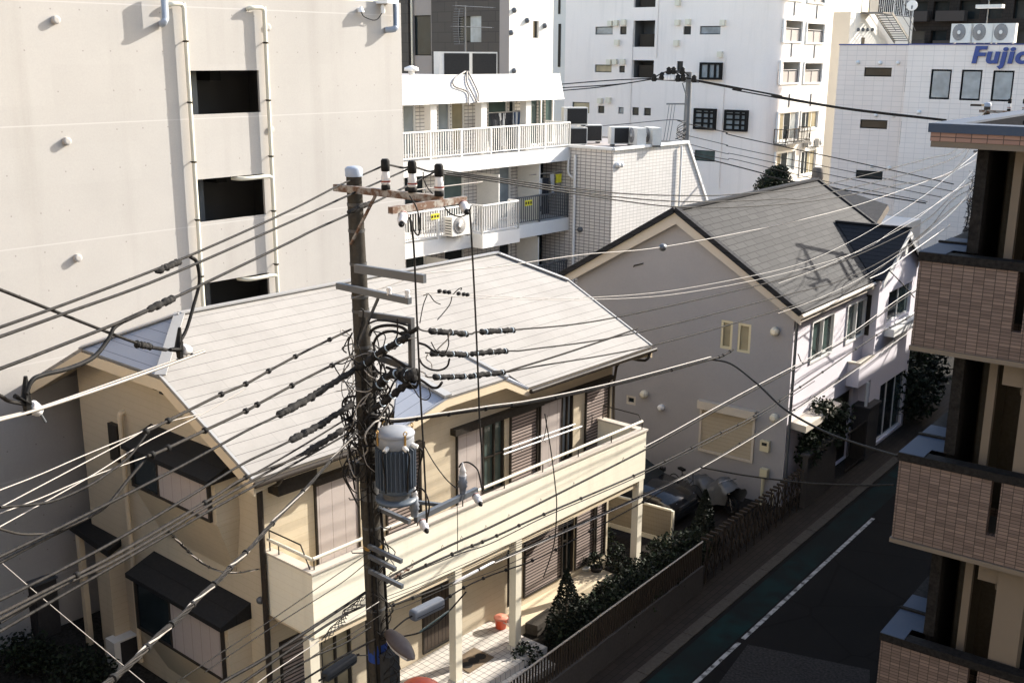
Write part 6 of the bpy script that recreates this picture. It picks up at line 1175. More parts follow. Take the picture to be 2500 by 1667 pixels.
# transformer
tc_ = ax(6.9)+V((.455, -.0, 0)); c_ = aty((966, 1120), tc_.y); cx = c_.x; zb_ = aty((960, 1196), tc_.y).z; ztp = aty((975, 1062), tc_.y).z
tr = thing('transformer', 'grey ribbed drum transformer with pale lid hanging on the right of the utility pole', 'transformer', V((cx, tc_.y, zb_))); B = V((cx, tc_.y, zb_)); hT = ztp-zb_
MB().lathe(B, Z, [(.2, 0), (.235, .02), (.24, .06), (.24, hT*.98), (.25, hT)], 28).build('tank', M['tank'], tr)
for k in range(30):
    a = k*2*math.pi/30; d = V((math.cos(a), math.sin(a), 0)); s = V((-d.y, d.x, 0)); MB().hexa([B+d*.238-s*.006+Z*.07, B+d*.238+s*.006+Z*.07, B+d*.285+s*.006+Z*.1, B+d*.285-s*.006+Z*.1, B+d*.238-s*.006+Z*(hT*.80), B+d*.238+s*.006+Z*(hT*.80), B+d*.285+s*.006+Z*(hT*.77), B+d*.285-s*.006+Z*(hT*.77)]).build('cooling_fin', M['tank'], tr)
MB().lathe(B+V((0, 0, hT)), Z, [(.27, 0), (.275, .02), (.255, .05), (.1, .085), (.01, .09)], 28).build('lid', M['tank_lid'], tr)
MB().lathe(B+V((0, 0, hT*.8)), Z, [(.243, 0), (.262, .02), (.262, hT*.2-.03), (.25, hT*.2-.002)], 28).build('collar', M['tank_lid'], tr)
MB().lathe(B+V((0, 0, -.14)), Z, [(.24, 0), (.29, .01), (.29, .05), (.2, .06)], 24).build('base_plate', M['tank'], tr); mb = MB(); mb.lathe(B+V((0, 0, -.079)), Z, [(.19, 0), (.19, .078)], 16); mb.build('foot', M['galv_dark'], tr)
for a in (-1.9, -.3, 1.3, 2.9): d = V((math.cos(a), math.sin(a), 0)); o = MB().tube([B+d*.27+Z*(hT*.86), B+d*.275+Z*(hT+.05)], .014, 6).build('lid_clamp', M['brass'], tr); mb = MB(); c = B+d*.275+Z*(hT+.08); s = V((-d.y, d.x, 0)); mb.tube([c+(s*math.cos(t*.5236)+Z*math.sin(t*.5236))*.028 for t in range(13)], .007, 5); mb.build('lifting_eye', M['brass'], o)
for a in (-1.25, -.35, .25): d = V((math.cos(a), math.sin(a), 0)); o = MB().lathe(B+d*.255+Z*(hT*.86), d*1+V((0, 0, -.25)), [(.03, 0), (.034, .02), (.032, .09), (.02, .095)], 12).build('bushing', M['acwhite'], tr); MB().tube(smooth([B+d*.36+Z*(hT*.83), B+d*.42+Z*(hT*.75), B+d*.36+Z*(hT*.45), B+d*.34+Z*.1], 4), .014, 6).build('lead', M['cable'], o)
tgp = thing('utility_pole', 'second utility pole along the kerb behind the brick flats, its shadow lying on the slate roof', 'utility pole', (0, 0, 0)); bpy.data.objects.remove(tgp)
far = dup(po, (-9.85, 39.6, 0), 0, 'second utility pole along the kerb, hidden by the brick flats', 'street utility poles')
dup(tr, (-9.85+(cx-PX_), 39.6+(tc_.y-PY_), zb_), 0, 'second transformer on the pole behind the brick flats')
# street lamp and closures on the pole
p = aty(B2(890, 1352), PY_-.25); sl_ = thing('street_lamp', 'brown hooded street lamp with white lens low on the right of the utility pole', 'street lamp', p); d = V((.9, -.35, -.06)).normalized()
rows = []
for k in range(11): t = k/10; w = .14*math.sin(math.pi*min(1, .12+t*.86))**.6; c = p+d*(t-.5)*.8; s = d.cross(Z).normalized(); rows.append([c+s*math.cos(a)*w+Z*(math.sin(a)*w*.62 if math.sin(a) > 0 else math.sin(a)*w*.1) for a in [2*math.pi*j/14 for j in range(14)]])
MB().grid(rows, closed=True).poly(rows[0][::-1]).poly(rows[-1]).build('hood', M['lampbrown'], sl_)
rows = [[c_-V((0, 0, .0)) for c_ in r] for r in rows[1:-1]]; R2 = []
for k, r in enumerate(rows): cc = sum(r, V((0, 0, 0)))/len(r); R2.append([cc+(v-cc)*.9+V((0, 0, -.012)) if v.z >= cc.z-.001 else cc+(v-cc)*.9+V((0, 0, -.05)) for v in r])
MB().grid([[V((v.x, v.y, min(v.z, p.z-.02))) for v in r] for r in R2], closed=True).build('lens', M['porc'], sl_)
MB().tube(smooth([ax(p.z-.05)+V((.1, -.05, 0)), p-d*.35+V((0, 0, .03)), p-d*.25], 4), .03, 8).build('arm', M['galv_dark'], sl_)
# ================================================================ cables
LP = ((PX_, 10.35), (-7.5, 3.0)); RP = ((PX_, 10.35), (-9.85, 39.3))
def onplane(p, pl, off=0):
    a, b = V((*pl[0], 0)), V((*pl[1], 0)); t = (b-a).normalized(); n = V((t.y, -t.x, 0)); return onp(p, a+n*off, n)
def wire(name, label, pts, pl, r, mat, off=0, end=None, group='cables on the utility poles', k=8, start=None):
    P = [onplane(p, pl, off) for p in pts]
    if start is not None: P = [V(start)]+P
    if end is not None: P.append(V(end))
    o = MB().tube(smooth(P, k), r, 6).build(name, M[mat]); return tag(o, label, 'cable', group), P
def sleeve(o, p, q, pl, r, seed, off=0, lump=True, name='sleeve', mat='sleeve'):
    P = [onplane(p, pl, off), onplane(q, pl, off)]; m = [P[0].lerp(P[1], k/3) for k in range(4)]
    return (lumpy(m, r, seed) if lump else MB().tube([m[0], m[0].lerp(m[3], .06), m[0].lerp(m[3], .94), m[3]], [r*.4, r, r, r*.4], 8)).build(name, M[mat], o)
def fe(z, dx=0): return V((-9.85+dx, 39.3, z))
# high voltage, to the left
w1_, _ = wire('power_cable', 'topmost of the three black high voltage cables running to the left edge', [(923, 411), (830, 452), (700, 518), (461, 625), (200, 727), (0, 799), (-70, 824)], LP, .014, 'cable', start=tops[0]); sleeve(w1_, T5(1065, 460), T5(1228, 388), LP, .032, 3)
wire('power_cable', 'middle one of the three black high voltage cables running to the left edge', [(992, 415), (840, 482), (700, 546), (400, 677), (150, 768), (0, 822), (-70, 845)], LP, .014, 'cable', off=-.12, start=tops[1])
w3_, _ = wire('power_cable', 'lowest of the three black high voltage cables, with a fat sleeve over the roof', [(1052, 425), (903, 500), (770, 560), (700, 595), (421, 729), (303, 782), (100, 862), (0, 900), (-70, 925)], LP, .014, 'cable', off=-.24, start=tops[2]); sleeve(w3_, T5(1010, 722), T5(1190, 636), LP, .034, 4, -.24); sleeve(w3_, T5(845, 795), T5(1005, 722), LP, .022, 5, -.24, False, 'tap_sleeve'); sleeve(w3_, T2(700, 1455), T2(860, 1385), LP, .028, 15, -.24)
wire('jumper_cable', 'thick black jumper looping down from the topmost cable to the hanging clamp', [T5(1300, 355), T5(1345, 395), T5(1362, 530), T5(1320, 700), T5(1275, 850), T5(1235, 925)], LP, .019, 'black', off=.02)
wire('jumper_cable', 'long thick black jumper swinging down from the lowest cable past the clipped gable', [T5(848, 792), T5(780, 840), T5(740, 920), T5(640, 1040), T5(480, 1115), T5(300, 1160), T5(220, 1200), T5(180, 1290)], LP, .019, 'black', off=-.22)
wire('guy_cable', 'thin black cable slanting from the left edge down to the hanging clamp', [(-70, 680), (0, 707), (332, 837), (407, 853), (440, 858)], LP, .014, 'cable', off=.05)
sleeve(bpy.data.objects['guy_cable'], T5(930, 950), T5(1035, 972), LP, .03, 6, .05); sleeve(bpy.data.objects['guy_cable'], T5(1040, 975), T5(1140, 992), LP, .018, 7, .05, False)
def clamp(label, c, d):
    P = onplane(c, LP, .02); Q = onplane(d, LP, .02); t = thing('hanging_insulator', label, 'insulator', P, 'insulators hung on the cables'); u = (Q-P).normalized()
    MB().hexa([P+v for v in (V((-.02, -.02, -.09)), V((.03, -.02, -.10)), V((.03, .02, -.10)), V((-.02, .02, -.09)), V((-.04, -.02, .04)), V((.045, -.02, .08)), V((.045, .02, .08)), V((-.04, .02, .04)))]).tube([P-u*.16+V((0, 0, -.02)), P, P+V((.03, 0, .22))], [.02, .05, .015], 7).build('clamp', M['black'], t)
    MB().lathe(P+u*.06, u, [(.035, 0), (.055, .015), (.04, .03), (.055, .045), (.04, .06), (.052, .075), (.036, .09), (.045, .11), (.02, .14)], 14).build('porcelain', M['porc'], t); MB().tube([P+u*.18, P+u*.26+V((0, 0, -.05))], .012, 6).build('pin', M['galv'], t)
clamp('white ribbed insulator with a black clamp hung in the cables before the slate roof', T5(1225, 985), T5(1340, 1000)); clamp('white ribbed insulator with a black clamp hung in the cables at the left edge', T5(180, 1350), T5(240, 1395))
wire('power_cable', 'short black cable from the left edge into the left hanging insulator', [(-70, 940), T5(0, 1305), T5(60, 1340), T5(180, 1365)], LP, .016, 'cable', off=.02)
wire('messenger_wire', 'upper one of two pale support wires carrying the hanging insulators', [T5(1395, 990), T5(870, 1176), T5(280, 1380), T5(0, 1455), (-70, 1036)], LP, .008, 'cable_pale', off=.03)
wire('messenger_wire', 'lower one of two pale support wires carrying the hanging insulators', [T5(1400, 1003), T5(870, 1195), T5(270, 1395), T5(0, 1470), (-70, 1045)], LP, .013, 'cable_pale', off=-.03)
# low voltage and telephone, to the left
def ties(o, P, n, r, mat='black'):
    S = smooth(P, 8)
    for k in range(n):
        i = int((k+.7)/n*(len(S)-2)); p = S[i]; d = (S[i+1]-S[i]).normalized(); MB().lathe(p-d*.025, d, [(r*1.1, 0), (r*1.5, .01), (r*1.5, .04), (r*1.1, .05)], 7).build('cable_tie', M[mat], o)
o, P = wire('telephone_cable', 'dark cable with black ties leaving the pole over the slate roof, topmost of two', [(857, 804), (753, 854), (675, 895), (600, 937), (528, 968), (378, 1043), (353, 1055)], LP, .015, 'cable_grey'); ties(o, P, 7, .022)
o, P = wire('telephone_cable', 'dark cable with black ties leaving the pole over the slate roof, lower of two', [(860, 868), (757, 918), (643, 979), (600, 1003), (486, 1057), (391, 1102), (361, 1113)], LP, .016, 'cable_grey'); ties(o, P, 7, .024)
for l, pts in (('pale wire crossing the gable bay window, highest of four at the left edge', [(353, 1051), (213, 1108), (100, 1157), (0, 1196), (-70, 1224)]), ('pale wire crossing the gable bay window, second of four at the left edge', [(489, 1010), (374, 1040), (300, 1080), (0, 1238), (-70, 1275)]), ('pale wire crossing the gable bay window, third of four at the left edge', [(361, 1113), (213, 1167), (100, 1215), (0, 1253), (-70, 1280)]), ('pale wire crossing the gable bay window, lowest of four at the left edge', [(600, 948), (489, 1013), (353, 1081), (213, 1167), (0, 1285), (-70, 1325)])): wire('telephone_wire', l, pts, LP, .006, 'cable_pale', off=.02)
wire('telephone_cable', 'black branch cable dropping before the upper bay window, shorter of two', [(357, 1060), (315, 1115), (270, 1150), (213, 1187), (120, 1225), (0, 1238)], LP, .012, 'cable', off=-.04)
wire('telephone_cable', 'black branch cable dropping before the upper bay window, longer of two', [(353, 1123), (306, 1179), (264, 1230), (213, 1264), (100, 1320), (0, 1372), (-70, 1405)], LP, .015, 'cable', off=.05)
wire('telephone_wire', 'slack pale grey wire sagging at the left edge under the telephone wires', [(-70, 1270), (0, 1291), (50, 1303), (100, 1303), (145, 1294), (213, 1264)], LP, .011, 'cable_grey')
o, P = wire('low_voltage_cable', 'black cable with a long lumpy wrapped start at the pole, upper of two', [(864, 904), (770, 965), (679, 1014), (600, 1052), (438, 1140), (238, 1242), (100, 1310), (0, 1358), (-70, 1392)], LP, .014, 'cable', off=-.06); sleeve(o, (866, 902), (770, 962), LP, .042, 21, -.06); sleeve(o, (775, 960), (679, 1014), LP, .045, 22, -.06)
o, P = wire('low_voltage_cable', 'black cable with a long lumpy wrapped start at the pole, lower of two', [(862, 985), (838, 1005), (706, 1077), (600, 1128), (515, 1179), (298, 1310), (150, 1390), (0, 1464), (-70, 1500)], LP, .014, 'cable', off=-.02); sleeve(o, (862, 985), (790, 1030), LP, .04, 23, -.02); sleeve(o, (795, 1030), (706, 1077), LP, .043, 24, -.02)
o, P = wire('low_voltage_cable', 'black cable with a short wrapped lump just left of the transformer lid', [(872, 1030), (840, 1045), (740, 1110), (600, 1165), (519, 1215), (298, 1345), (0, 1497), (-70, 1532)], LP, .014, 'cable_grey', off=.04); sleeve(o, (838, 1048), (742, 1108), LP, .042, 25, .04); ties(o, P, 6, .02)
wire('telephone_cable', 'dark cable passing left under the roof corner, brownish towards the left edge', [(864, 1038), (700, 1127), (553, 1208), (298, 1358), (150, 1430), (0, 1510), (-70, 1545)], LP, .015, 'cable_grey', off=.08)
wire('telephone_cable', 'thin black cable passing lowest under the roof corner to the left edge', [(855, 1055), (700, 1142), (519, 1242), (319, 1357), (0, 1540), (-70, 1580)], LP, .014, 'cable', off=.1)
wire('telephone_cable', 'slim black cable skirting the eave of the slate roof to the pole', [(862, 1012), (760, 1075), (650, 1140), (560, 1190), (450, 1255), (200, 1400), (0, 1520)], LP, .012, 'cable', off=.14)
def bundle(label, pts, pl, rr, n, mats, r, off=0, tie=True):
    P = smooth([onplane(p, pl, off) for p in pts], 14); t = thing('cable_bundle', label, 'cable', P[0], 'cables on the utility poles')
    for j in range(n):
        Q = []
        for k, p in enumerate(P): a = 2*math.pi*j/n+k*.33; Q.append(p+V((math.cos(a), math.cos(a)*.4, math.sin(a)))*rr*(.7+.3*math.sin(k*.7+j)))
        MB().tube(Q, r, 5).build('strand', M[mats[j % len(mats)]], t)
    for k in range(6, len(P) if tie else 0, 9): d = (P[k]-P[k-1]).normalized(); MB().lathe(P[k], d, [(rr*1.5, 0), (rr*1.5, .03)], 8).build('cable_tie', M['black'], t)
bundle('thick twisted bundle of dark cables with one highlight strand sweeping from the pole to the bottom left', [(872, 1050), (813, 1119), (706, 1234), (600, 1347), (544, 1404), (465, 1480), (383, 1557), (264, 1667), (200, 1725)], ((PX_, 10.35), (-7.2, 6.4)), .014, 6, ('cable', 'cable', 'cable_grey', 'cable', 'cable_pale'), .0055)  # the pale strand is a sun highlight painted as a cable
st_ = onplane((408, 1293), LP, .08); en_ = HP(aL-.1, -14.93, 3.15)
bundle('short twisted service drop hanging from the cables to the cream house corner', [(408, 1293), (440, 1325), (468, 1353), (510, 1383), (566, 1398), (636, 1388)], ((st_.x, st_.y), (en_.x, en_.y)), .012, 3, ('cable', 'cable_pale'), .007)
wire('telephone_wire', 'thin pale wire slanting down across the dark yard at the lower left', [(-30, 1345), (0, 1370), (128, 1480), (353, 1667), (420, 1722)], ((-13.4, 7.5), (-11.2, 9.3)), .007, 'cable_pale')
# lower street cables: left part, pole, right part
THR = ((-9.9, 8.3), (-10.2, 10.3))
for l, pts, r, m, of_ in (('thick black street cable, uppermost of those crossing the lower left below the balcony', [(892, 1446), (820, 1493), (755, 1536), (640, 1610), (560, 1655), (500, 1690)], .022, 'cable', 0), ('black street cable, second of those crossing the lower left below the balcony', [(890, 1477), (830, 1506), (757, 1552), (600, 1660), (540, 1700)], .018, 'cable', .05), ('thin black street wire across the cream balcony end, upper of two', [(905, 1345), (823, 1402), (685, 1497), (600, 1553), (500, 1618), (430, 1665)], .006, 'cable', .1), ('thin black street wire across the cream balcony end, lower of two', [(905, 1365), (830, 1425), (700, 1508), (600, 1572), (500, 1640)], .006, 'cable', .1), ('pale street wire crossing the dark porch at the lower left', [(925, 1468), (850, 1516), (740, 1590), (650, 1650), (600, 1690)], .007, 'cable_pale', -.02), ('black street cable, lowest at the bottom left beside the cable closure', [(915, 1560), (830, 1605), (740, 1660), (690, 1700)], .014, 'cable', -.05), ('thin grey street wire low across the dark porch', [(930, 1500), (860, 1545), (780, 1590), (690, 1655), (650, 1690)], .006, 'cable_grey', .02), ('black street cable low before the frosted windows', [(905, 1530), (840, 1570), (770, 1600), (700, 1640), (620, 1690)], .012, 'cable', .06)): wire('street_cable', l, pts, THR, r, m, off=of_, group='lower street cables')
bundle('loose fan of small black cables ending left of the pole above the porch', [(890, 1455), (850, 1490), (830, 1520), (790, 1560)], THR, .05, 5, ('cable',), .006, .05, False)
def closure(label, p, q, pl, r, mat, off=0):
    P, Q = onplane(p, pl, off), onplane(q, pl, off); d = (Q-P).normalized(); L = (Q-P).length; t = thing('cable_closure', label, 'cable closure', P, 'closures on the street cables'); s = d.cross(Z).normalized(); u = s.cross(d); rows = []
    for h, k in ((0, .72), (.02, .95), (.06, 1), (L-.06, 1), (L-.02, .95), (L, .72)): rows.append([P+d*h+(s*math.copysign(abs(math.cos(a))**.55, math.cos(a))+u*math.copysign(abs(math.sin(a))**.55, math.sin(a)))*r*k for a in [2*math.pi*j/20 for j in range(20)]])
    MB().grid(rows, closed=True).poly(rows[0][::-1]).poly(rows[-1]).build('case', M[mat], t); MB().beam(P+d*.03-u*r*.2, Q-d*.03-u*r*.2, r*2.06, .012, up=u).build('seam', M['closure_dark' if mat == 'closure' else 'black'], t); MB().tube([P-d*.12, P-d*.002], .014, 6).build('gland', M['cable'], t); MB().tube([Q+d*.002, Q+d*.12], .014, 6).build('gland', M['cable'], t)
S1 = ((PX_, 10.2), (-9.85, 39.3))
closure('light grey cable closure hanging right of the pole before the dark slatted door', (1006, 1503), (1078, 1468), S1, .088, 'closure', .15)
closure('dark cable closure hanging left of the pole at the bottom', (792, 1652), (864, 1604), THR, .075, 'closure_dark', -.05)
# street cables to the right
def hooks(o, P, n):
    S = smooth(P, 10)
    for k in range(n): i = int((k+.5)/n*(len(S)-2)); p = S[i]; MB().tube([p+V((0, -.05, -.01)), p+V((0, 0, .075)), p+V((0, .05, -.01))], .004, 4).build('cable_hook', M['cable'], o)
o, P = wire('street_cable', 'street cable with wire hooks along the balcony front, uppermost of the lower set', [(905, 1437), (944, 1412), (1080, 1340), (1200, 1285), (1357, 1208), (1574, 1098), (1636, 1064), (1800, 973), (2050, 839), (2218, 721)], S1, .019, 'cable_grey', end=fe(5.7), group='lower street cables'); hooks(o, P, 22)
o, P = wire('street_cable', 'pale twin of the hooked street cable running just above it', [(1574, 1090), (1636, 1057), (1800, 966), (2050, 832), (2218, 714)], S1, .012, 'cable_pale', off=.04, end=fe(5.75), group='lower street cables')
o, P = wire('street_cable', 'dark street cable with ragged ties sagging across the parapet, second of the lower set', [(905, 1445), (960, 1415), (1120, 1345), (1200, 1313), (1328, 1255), (1574, 1149), (1744, 1064), (1855, 1008), (1989, 921), (2140, 818), (2225, 771)], S1, .018, 'cable', end=fe(5.2), group='lower street cables'); ties(o, P, 26, .022, 'cable_grey'); sleeve(o, B2(800, 985), B2(960, 895), S1, .03, 31, 0, True, 'wrap', 'rusty')
wire('street_cable', 'thin black wire twined beside the ragged street cable', [(905, 1455), (1000, 1402), (1120, 1352), (1200, 1325), (1328, 1262), (1450, 1210), (1574, 1155), (1744, 1072), (1860, 1012), (1989, 930)], S1, .009, 'cable', off=.05, group='lower street cables')
o, P = wire('street_cable', 'street cable with a white tube over part of it, third of the lower set', [(920, 1492), (949, 1480), (1008, 1459), (1104, 1422), (1208, 1370), (1315, 1323), (1570, 1208), (1710, 1140), (1900, 1025), (2050, 925), (2225, 800)], S1, .016, 'cable_grey', end=fe(4.9), group='lower street cables'); sleeve(o, (1104, 1424), (1208, 1370), S1, .026, 1, 0, False, 'white_tube', 'porc'); ties(o, P, 14, .02)
wire('street_cable', 'pale street cable beside the one with the white tube', [(1208, 1374), (1315, 1327), (1570, 1212), (1710, 1143), (1900, 1030), (2050, 930), (2225, 806)], S1, .011, 'cable_pale', off=.05, end=fe(4.85), group='lower street cables')
o, P = wire('street_cable', 'ragged dark cable entering the grey closure, lowest of the lower set', [(1080, 1467), (1132, 1434), (1200, 1403), (1300, 1368), (1400, 1318), (1570, 1225), (1700, 1150)], S1, .012, 'cable', off=.12, group='lower street cables'); ties(o, P, 9, .02)
wire('street_cable', 'black cable from the pole into the left end of the grey closure', [(945, 1555), (960, 1537), (985, 1515), (1004, 1503)], S1, .012, 'cable', off=.15, group='lower street cables')
o, P = wire('street_cable', 'teal tinted cable drooping under the grey closure', [(930, 1562), (955, 1557), (1019, 1545), (1063, 1523), (1098, 1489), (1138, 1444)], S1, .013, 'cable', off=.2, group='lower street cables'); sleeve(o, (1022, 1544), (1098, 1489), S1, .016, 2, .2, False, 'teal_sheath', 'gl_green')
wire('street_cable', 'thin black wire dipping from pole to closure behind the street lamp', [(915, 1500), (955, 1490), (1000, 1475), (1100, 1430), (1200, 1395), (1300, 1350)], S1, .006, 'cable', off=.1, group='lower street cables')
for k in range(4): wire('street_cable', ['thin black wire across the lower parapet, topmost of four', 'thin black wire across the lower parapet, second of four', 'thin black wire across the lower parapet, third of four', 'thin black wire across the lower parapet, lowest of four'][k], [(905, 1470+k*9), (1010, 1430+k*8), (1120, 1382+k*7), (1250, 1325+k*6), (1400, 1262+k*4)], S1, .005, 'cable', off=.06+.02*k, group='lower street cables')
cr = onplane((1710, 1140), S1, 0); wire('street_cable', 'black cable crossing the street low to the brick flats', [(1710, 1140), (1800, 1157), (1900, 1171), (1987, 1180), (2100, 1184), (2183, 1183)], ((cr.x, cr.y), (kX-.02, kY+1.2)), .016, 'cable')
cr = onplane((1736, 877), RP, 0)
o, P = wire('street_cable', 'thick grey cable with black ties rising right from the transformer', [(882, 985), (905, 1015), (961, 1029), (1080, 1013), (1200, 996), (1311, 980), (1514, 936), (1736, 877), (1768, 866), (1790, 853)], RP, .022, 'cable_grey', off=.12); ties(o, P, 13, .024); wire('street_cable', 'pale twin cable bound to the thick grey tied one above the balcony', [(905, 1008), (961, 1023), (1080, 1008), (1200, 990), (1311, 974), (1514, 930), (1736, 871)], RP, .013, 'cable_pale', off=.16)
wire('street_cable', 'black cable swinging down across the street to the second brick parapet', [(1736, 877), (1786, 889), (1850, 938), (1915, 998), (2008, 1051), (2093, 1083), (2191, 1113)], ((cr.x, cr.y), (kX-.02, kY+.6)), .02, 'cable')
# upper cables to the right
for k, (l, pts, of_) in enumerate((('uppermost of three black high voltage cables running right from the insulators', [(1082, 416), (1200, 433), (1496, 471), (1700, 478), (1800, 474), (2000, 454), (2260, 389), (2336, 364)], .25), ('middle one of three black high voltage cables running right from the insulators', [(1080, 420), (1200, 437), (1496, 480), (1700, 493), (1900, 486), (2014, 474), (2336, 382)], .4), ('lowest of three black high voltage cables running right from the insulators', [(1078, 424), (1200, 442), (1500, 488), (1650, 505), (1800, 506), (2000, 489), (2200, 450), (2332, 414)], .55))): wire('power_cable', l, pts, RP, .012, 'cable', off=of_, end=fe(10.9-.1*k), start=tops[2])
wire('power_cable', 'short black cable linking the left and middle top insulators', [(960, 405), (985, 410)], RP, .015, 'cable', start=tops[0], end=tops[1]); wire('power_cable', 'short black cable linking the middle and right top insulators', [(1025, 412), (1050, 419)], RP, .015, 'cable', start=tops[1], end=tops[2])
o, P = wire('messenger_wire', 'pale support wire with a splice ball before the lavender gable', [(857, 729), (970, 690), (1035, 668), (1200, 653), (1420, 622), (1618, 603), (1900, 550), (1960, 536), (2096, 500), (2253, 446), (2332, 414)], RP, .008, 'cable_pale', off=.2, end=fe(9.6)); q = onplane((1618, 604), RP, .2); MB().lathe(q+V((0, -.09, 0)), Y1, [(.02, 0), (.06, .03), (.075, .09), (.06, .15), (.02, .18)], 14).build('splice_ball', M['galv'], o)
o, P = wire('telephone_wire', 'upper of two thin pale wires crossing the lavender gable', [(1003, 711), (1146, 720), (1300, 727), (1428, 727), (1650, 708), (1900, 659), (2014, 620), (2136, 556), (2260, 475), (2328, 421)], RP, .006, 'cable_pale', off=.2, end=fe(9.3))
for x in (1325, 1360, 1390, 1455, 1490, 1515): q = onplane(T6(x, 590+(x-1325)*.13), RP, .2); MB().lathe(q+V((0, -.03, .0)), Y1, [(.02, 0), (.03, .01), (.03, .05), (.02, .06)], 8).build('bead', M['black'], o)
o2, P = wire('telephone_wire', 'lower of two thin pale wires crossing the lavender gable', [(1003, 716), (1146, 726), (1300, 731), (1428, 732), (1650, 718), (1900, 671), (2104, 611), (2182, 562), (2328, 468)], RP, .006, 'cable_pale', off=.22, end=fe(9.2))
for pts in ([(1215, 620), (1250, 610), (1290, 660), (1330, 680)], [(1410, 625), (1395, 680), (1350, 740), (1310, 785)], [(1420, 610), (1450, 580), (1475, 568), (1470, 585)], [(1240, 615), (1215, 680), (1200, 750), (1190, 810)]): MB().tube(smooth([onplane(T6(*p), RP, .22) for p in pts], 5), .008, 5).build('loose_end', M['cable'], o2)
for l, pts, sl3, of_, z in (('low voltage cable with lumpy black wrapping over the roof, highest of three to the right', [(1025, 804), (1046, 809), (1143, 815), (1168, 810), (1257, 805), (1503, 775), (1900, 684), (2071, 632), (2250, 545), (2328, 475)], [((1046, 808), (1143, 815)), ((1172, 811), (1257, 805))], .2, 8.7), ('low voltage cable with lumpy wrapping over the roof, middle one of three to the right', [(1039, 861), (1100, 865), (1239, 857), (1300, 852), (1546, 814), (1900, 725), (2086, 671), (2250, 575), (2325, 489)], [((1050, 862), (1145, 866)), ((1148, 864), (1240, 856))], .2, 8.3), ('low voltage cable with lumpy black wrapping over the roof, lowest of three to the right', [(1039, 918), (1057, 921), (1140, 918), (1232, 909), (1300, 896), (1593, 843), (1900, 757), (2100, 690), (2323, 511)], [((1057, 921), (1140, 919)), ((1143, 919), (1233, 908))], .2, 8.0)):
    o, P = wire('low_voltage_cable', l, pts, RP, .013, 'cable_grey', off=of_, end=fe(z))
    for i, (a, b) in enumerate(sl3): sleeve(o, a, b, RP, .042, int(pts[0][1])+i, of_)
    for a, b in sl3:
        for t in (.15, .55, .9): p, q = onplane(a, RP, of_), onplane(b, RP, of_); d = (q-p).normalized(); MB().lathe(p.lerp(q, t), d, [(.047, 0), (.047, .008)], 9).build('cable_tie', M['tie'], o)
wire('telephone_cable', 'straight grey cable rising right from the lowest wrapped cable over the roof verge', [(1232, 912), (1246, 904), (1340, 875), (1432, 845), (1557, 802)], RP, .016, 'cable_grey', off=.3)
for k, (l, pts) in enumerate((('thin pale wire, highest of the set fanning to the brick flats over the black roof', [(1900, 692), (2000, 655), (2100, 610), (2229, 540), (2323, 470)]), ('thin pale wire, lowest of the set fanning to the brick flats over the black roof', [(1900, 765), (2000, 728), (2100, 680), (2210, 610), (2322, 520)]))): wire('telephone_wire', l, pts, RP, .006, 'cable_pale', off=.3, end=fe(8.5))
wire('service_wire', 'yellowish service cable passing the point of the sunlit street gable', [(2123, 680), (2150, 668), (2168, 657), (2240, 605), (2318, 550)], RP, .018, 'cable_pale', off=-.2); wire('service_wire', 'short black cable dropping before the sunlit street gable to the brick parapet', [(2169, 658), (2200, 690), (2232, 726)], RP, .016, 'cable', off=-.2)
# vertical leads from the cutouts to the lower arm
def lead(label, pts, y, r=.012): P = [aty(p, y) for p in pts]; return tag(MB().tube(smooth(P, 6), r, 6).build('drop_lead', M['cable']), label, 'cable', 'drop leads on the utility pole')
lead('long black lead hanging from the left cutout to the lower arm', [(1000, 530), (1010, 600), (1018, 780), (1026, 950), (1032, 1060), (1038, 1180), (1042, 1275)], c1.y-.1); lead('long black lead hanging from the right cutout to the lower arm', [(1146, 510), (1150, 560), (1161, 771), (1168, 940), (1171, 1029), (1177, 1110), (1180, 1195)], c2.y-.12)
lead('short black loop under the left cutout', [(1003, 536), (1012, 565), (1022, 574), (1025, 550), (1018, 510), (1000, 478)], c1.y-.05, .009); lead('short black loop under the right cutout', [(1082, 502), (1100, 522), (1125, 529), (1142, 520), (1149, 508)], c2.y-.05, .009); lead('thin black lead looping off the middle insulator', [(1033, 420), (1035, 440), (1045, 460), (1056, 473)], yA-.05, .007)
lead('black loop from the far lower insulator to its cutout', [(1121, 1140), (1128, 1130), (1145, 1129), (1165, 1145), (1172, 1170), (1178, 1200)], g1.y-.1, .012); lead('black loop from the near lower insulator to its cutout', [(1010, 1200), (1025, 1190), (1040, 1205), (1048, 1235), (1042, 1270)], g0.y-.05, .012)
lead('thin rusty lead slanting from the transformer down to the far lower insulator', [(1037, 1090), (1060, 1130), (1090, 1170), (1115, 1192)], PY_-.1, .008); lead('thin black wire hanging below the far lower insulator', [(1116, 1225), (1117, 1280), (1117, 1345)], g1.y-.1, .006)
lead('thin black wire dangling before the balcony parapet right of the transformer', [(1330, 1010), (1345, 1100), (1355, 1180), (1359, 1238), (1352, 1330), (1327, 1408)], 13.0, .009)
lead('thin loose wire curling on the balcony rail post', [(1308, 1030), (1312, 1060), (1325, 1075), (1332, 1050), (1336, 1015)], 13.0, .006)
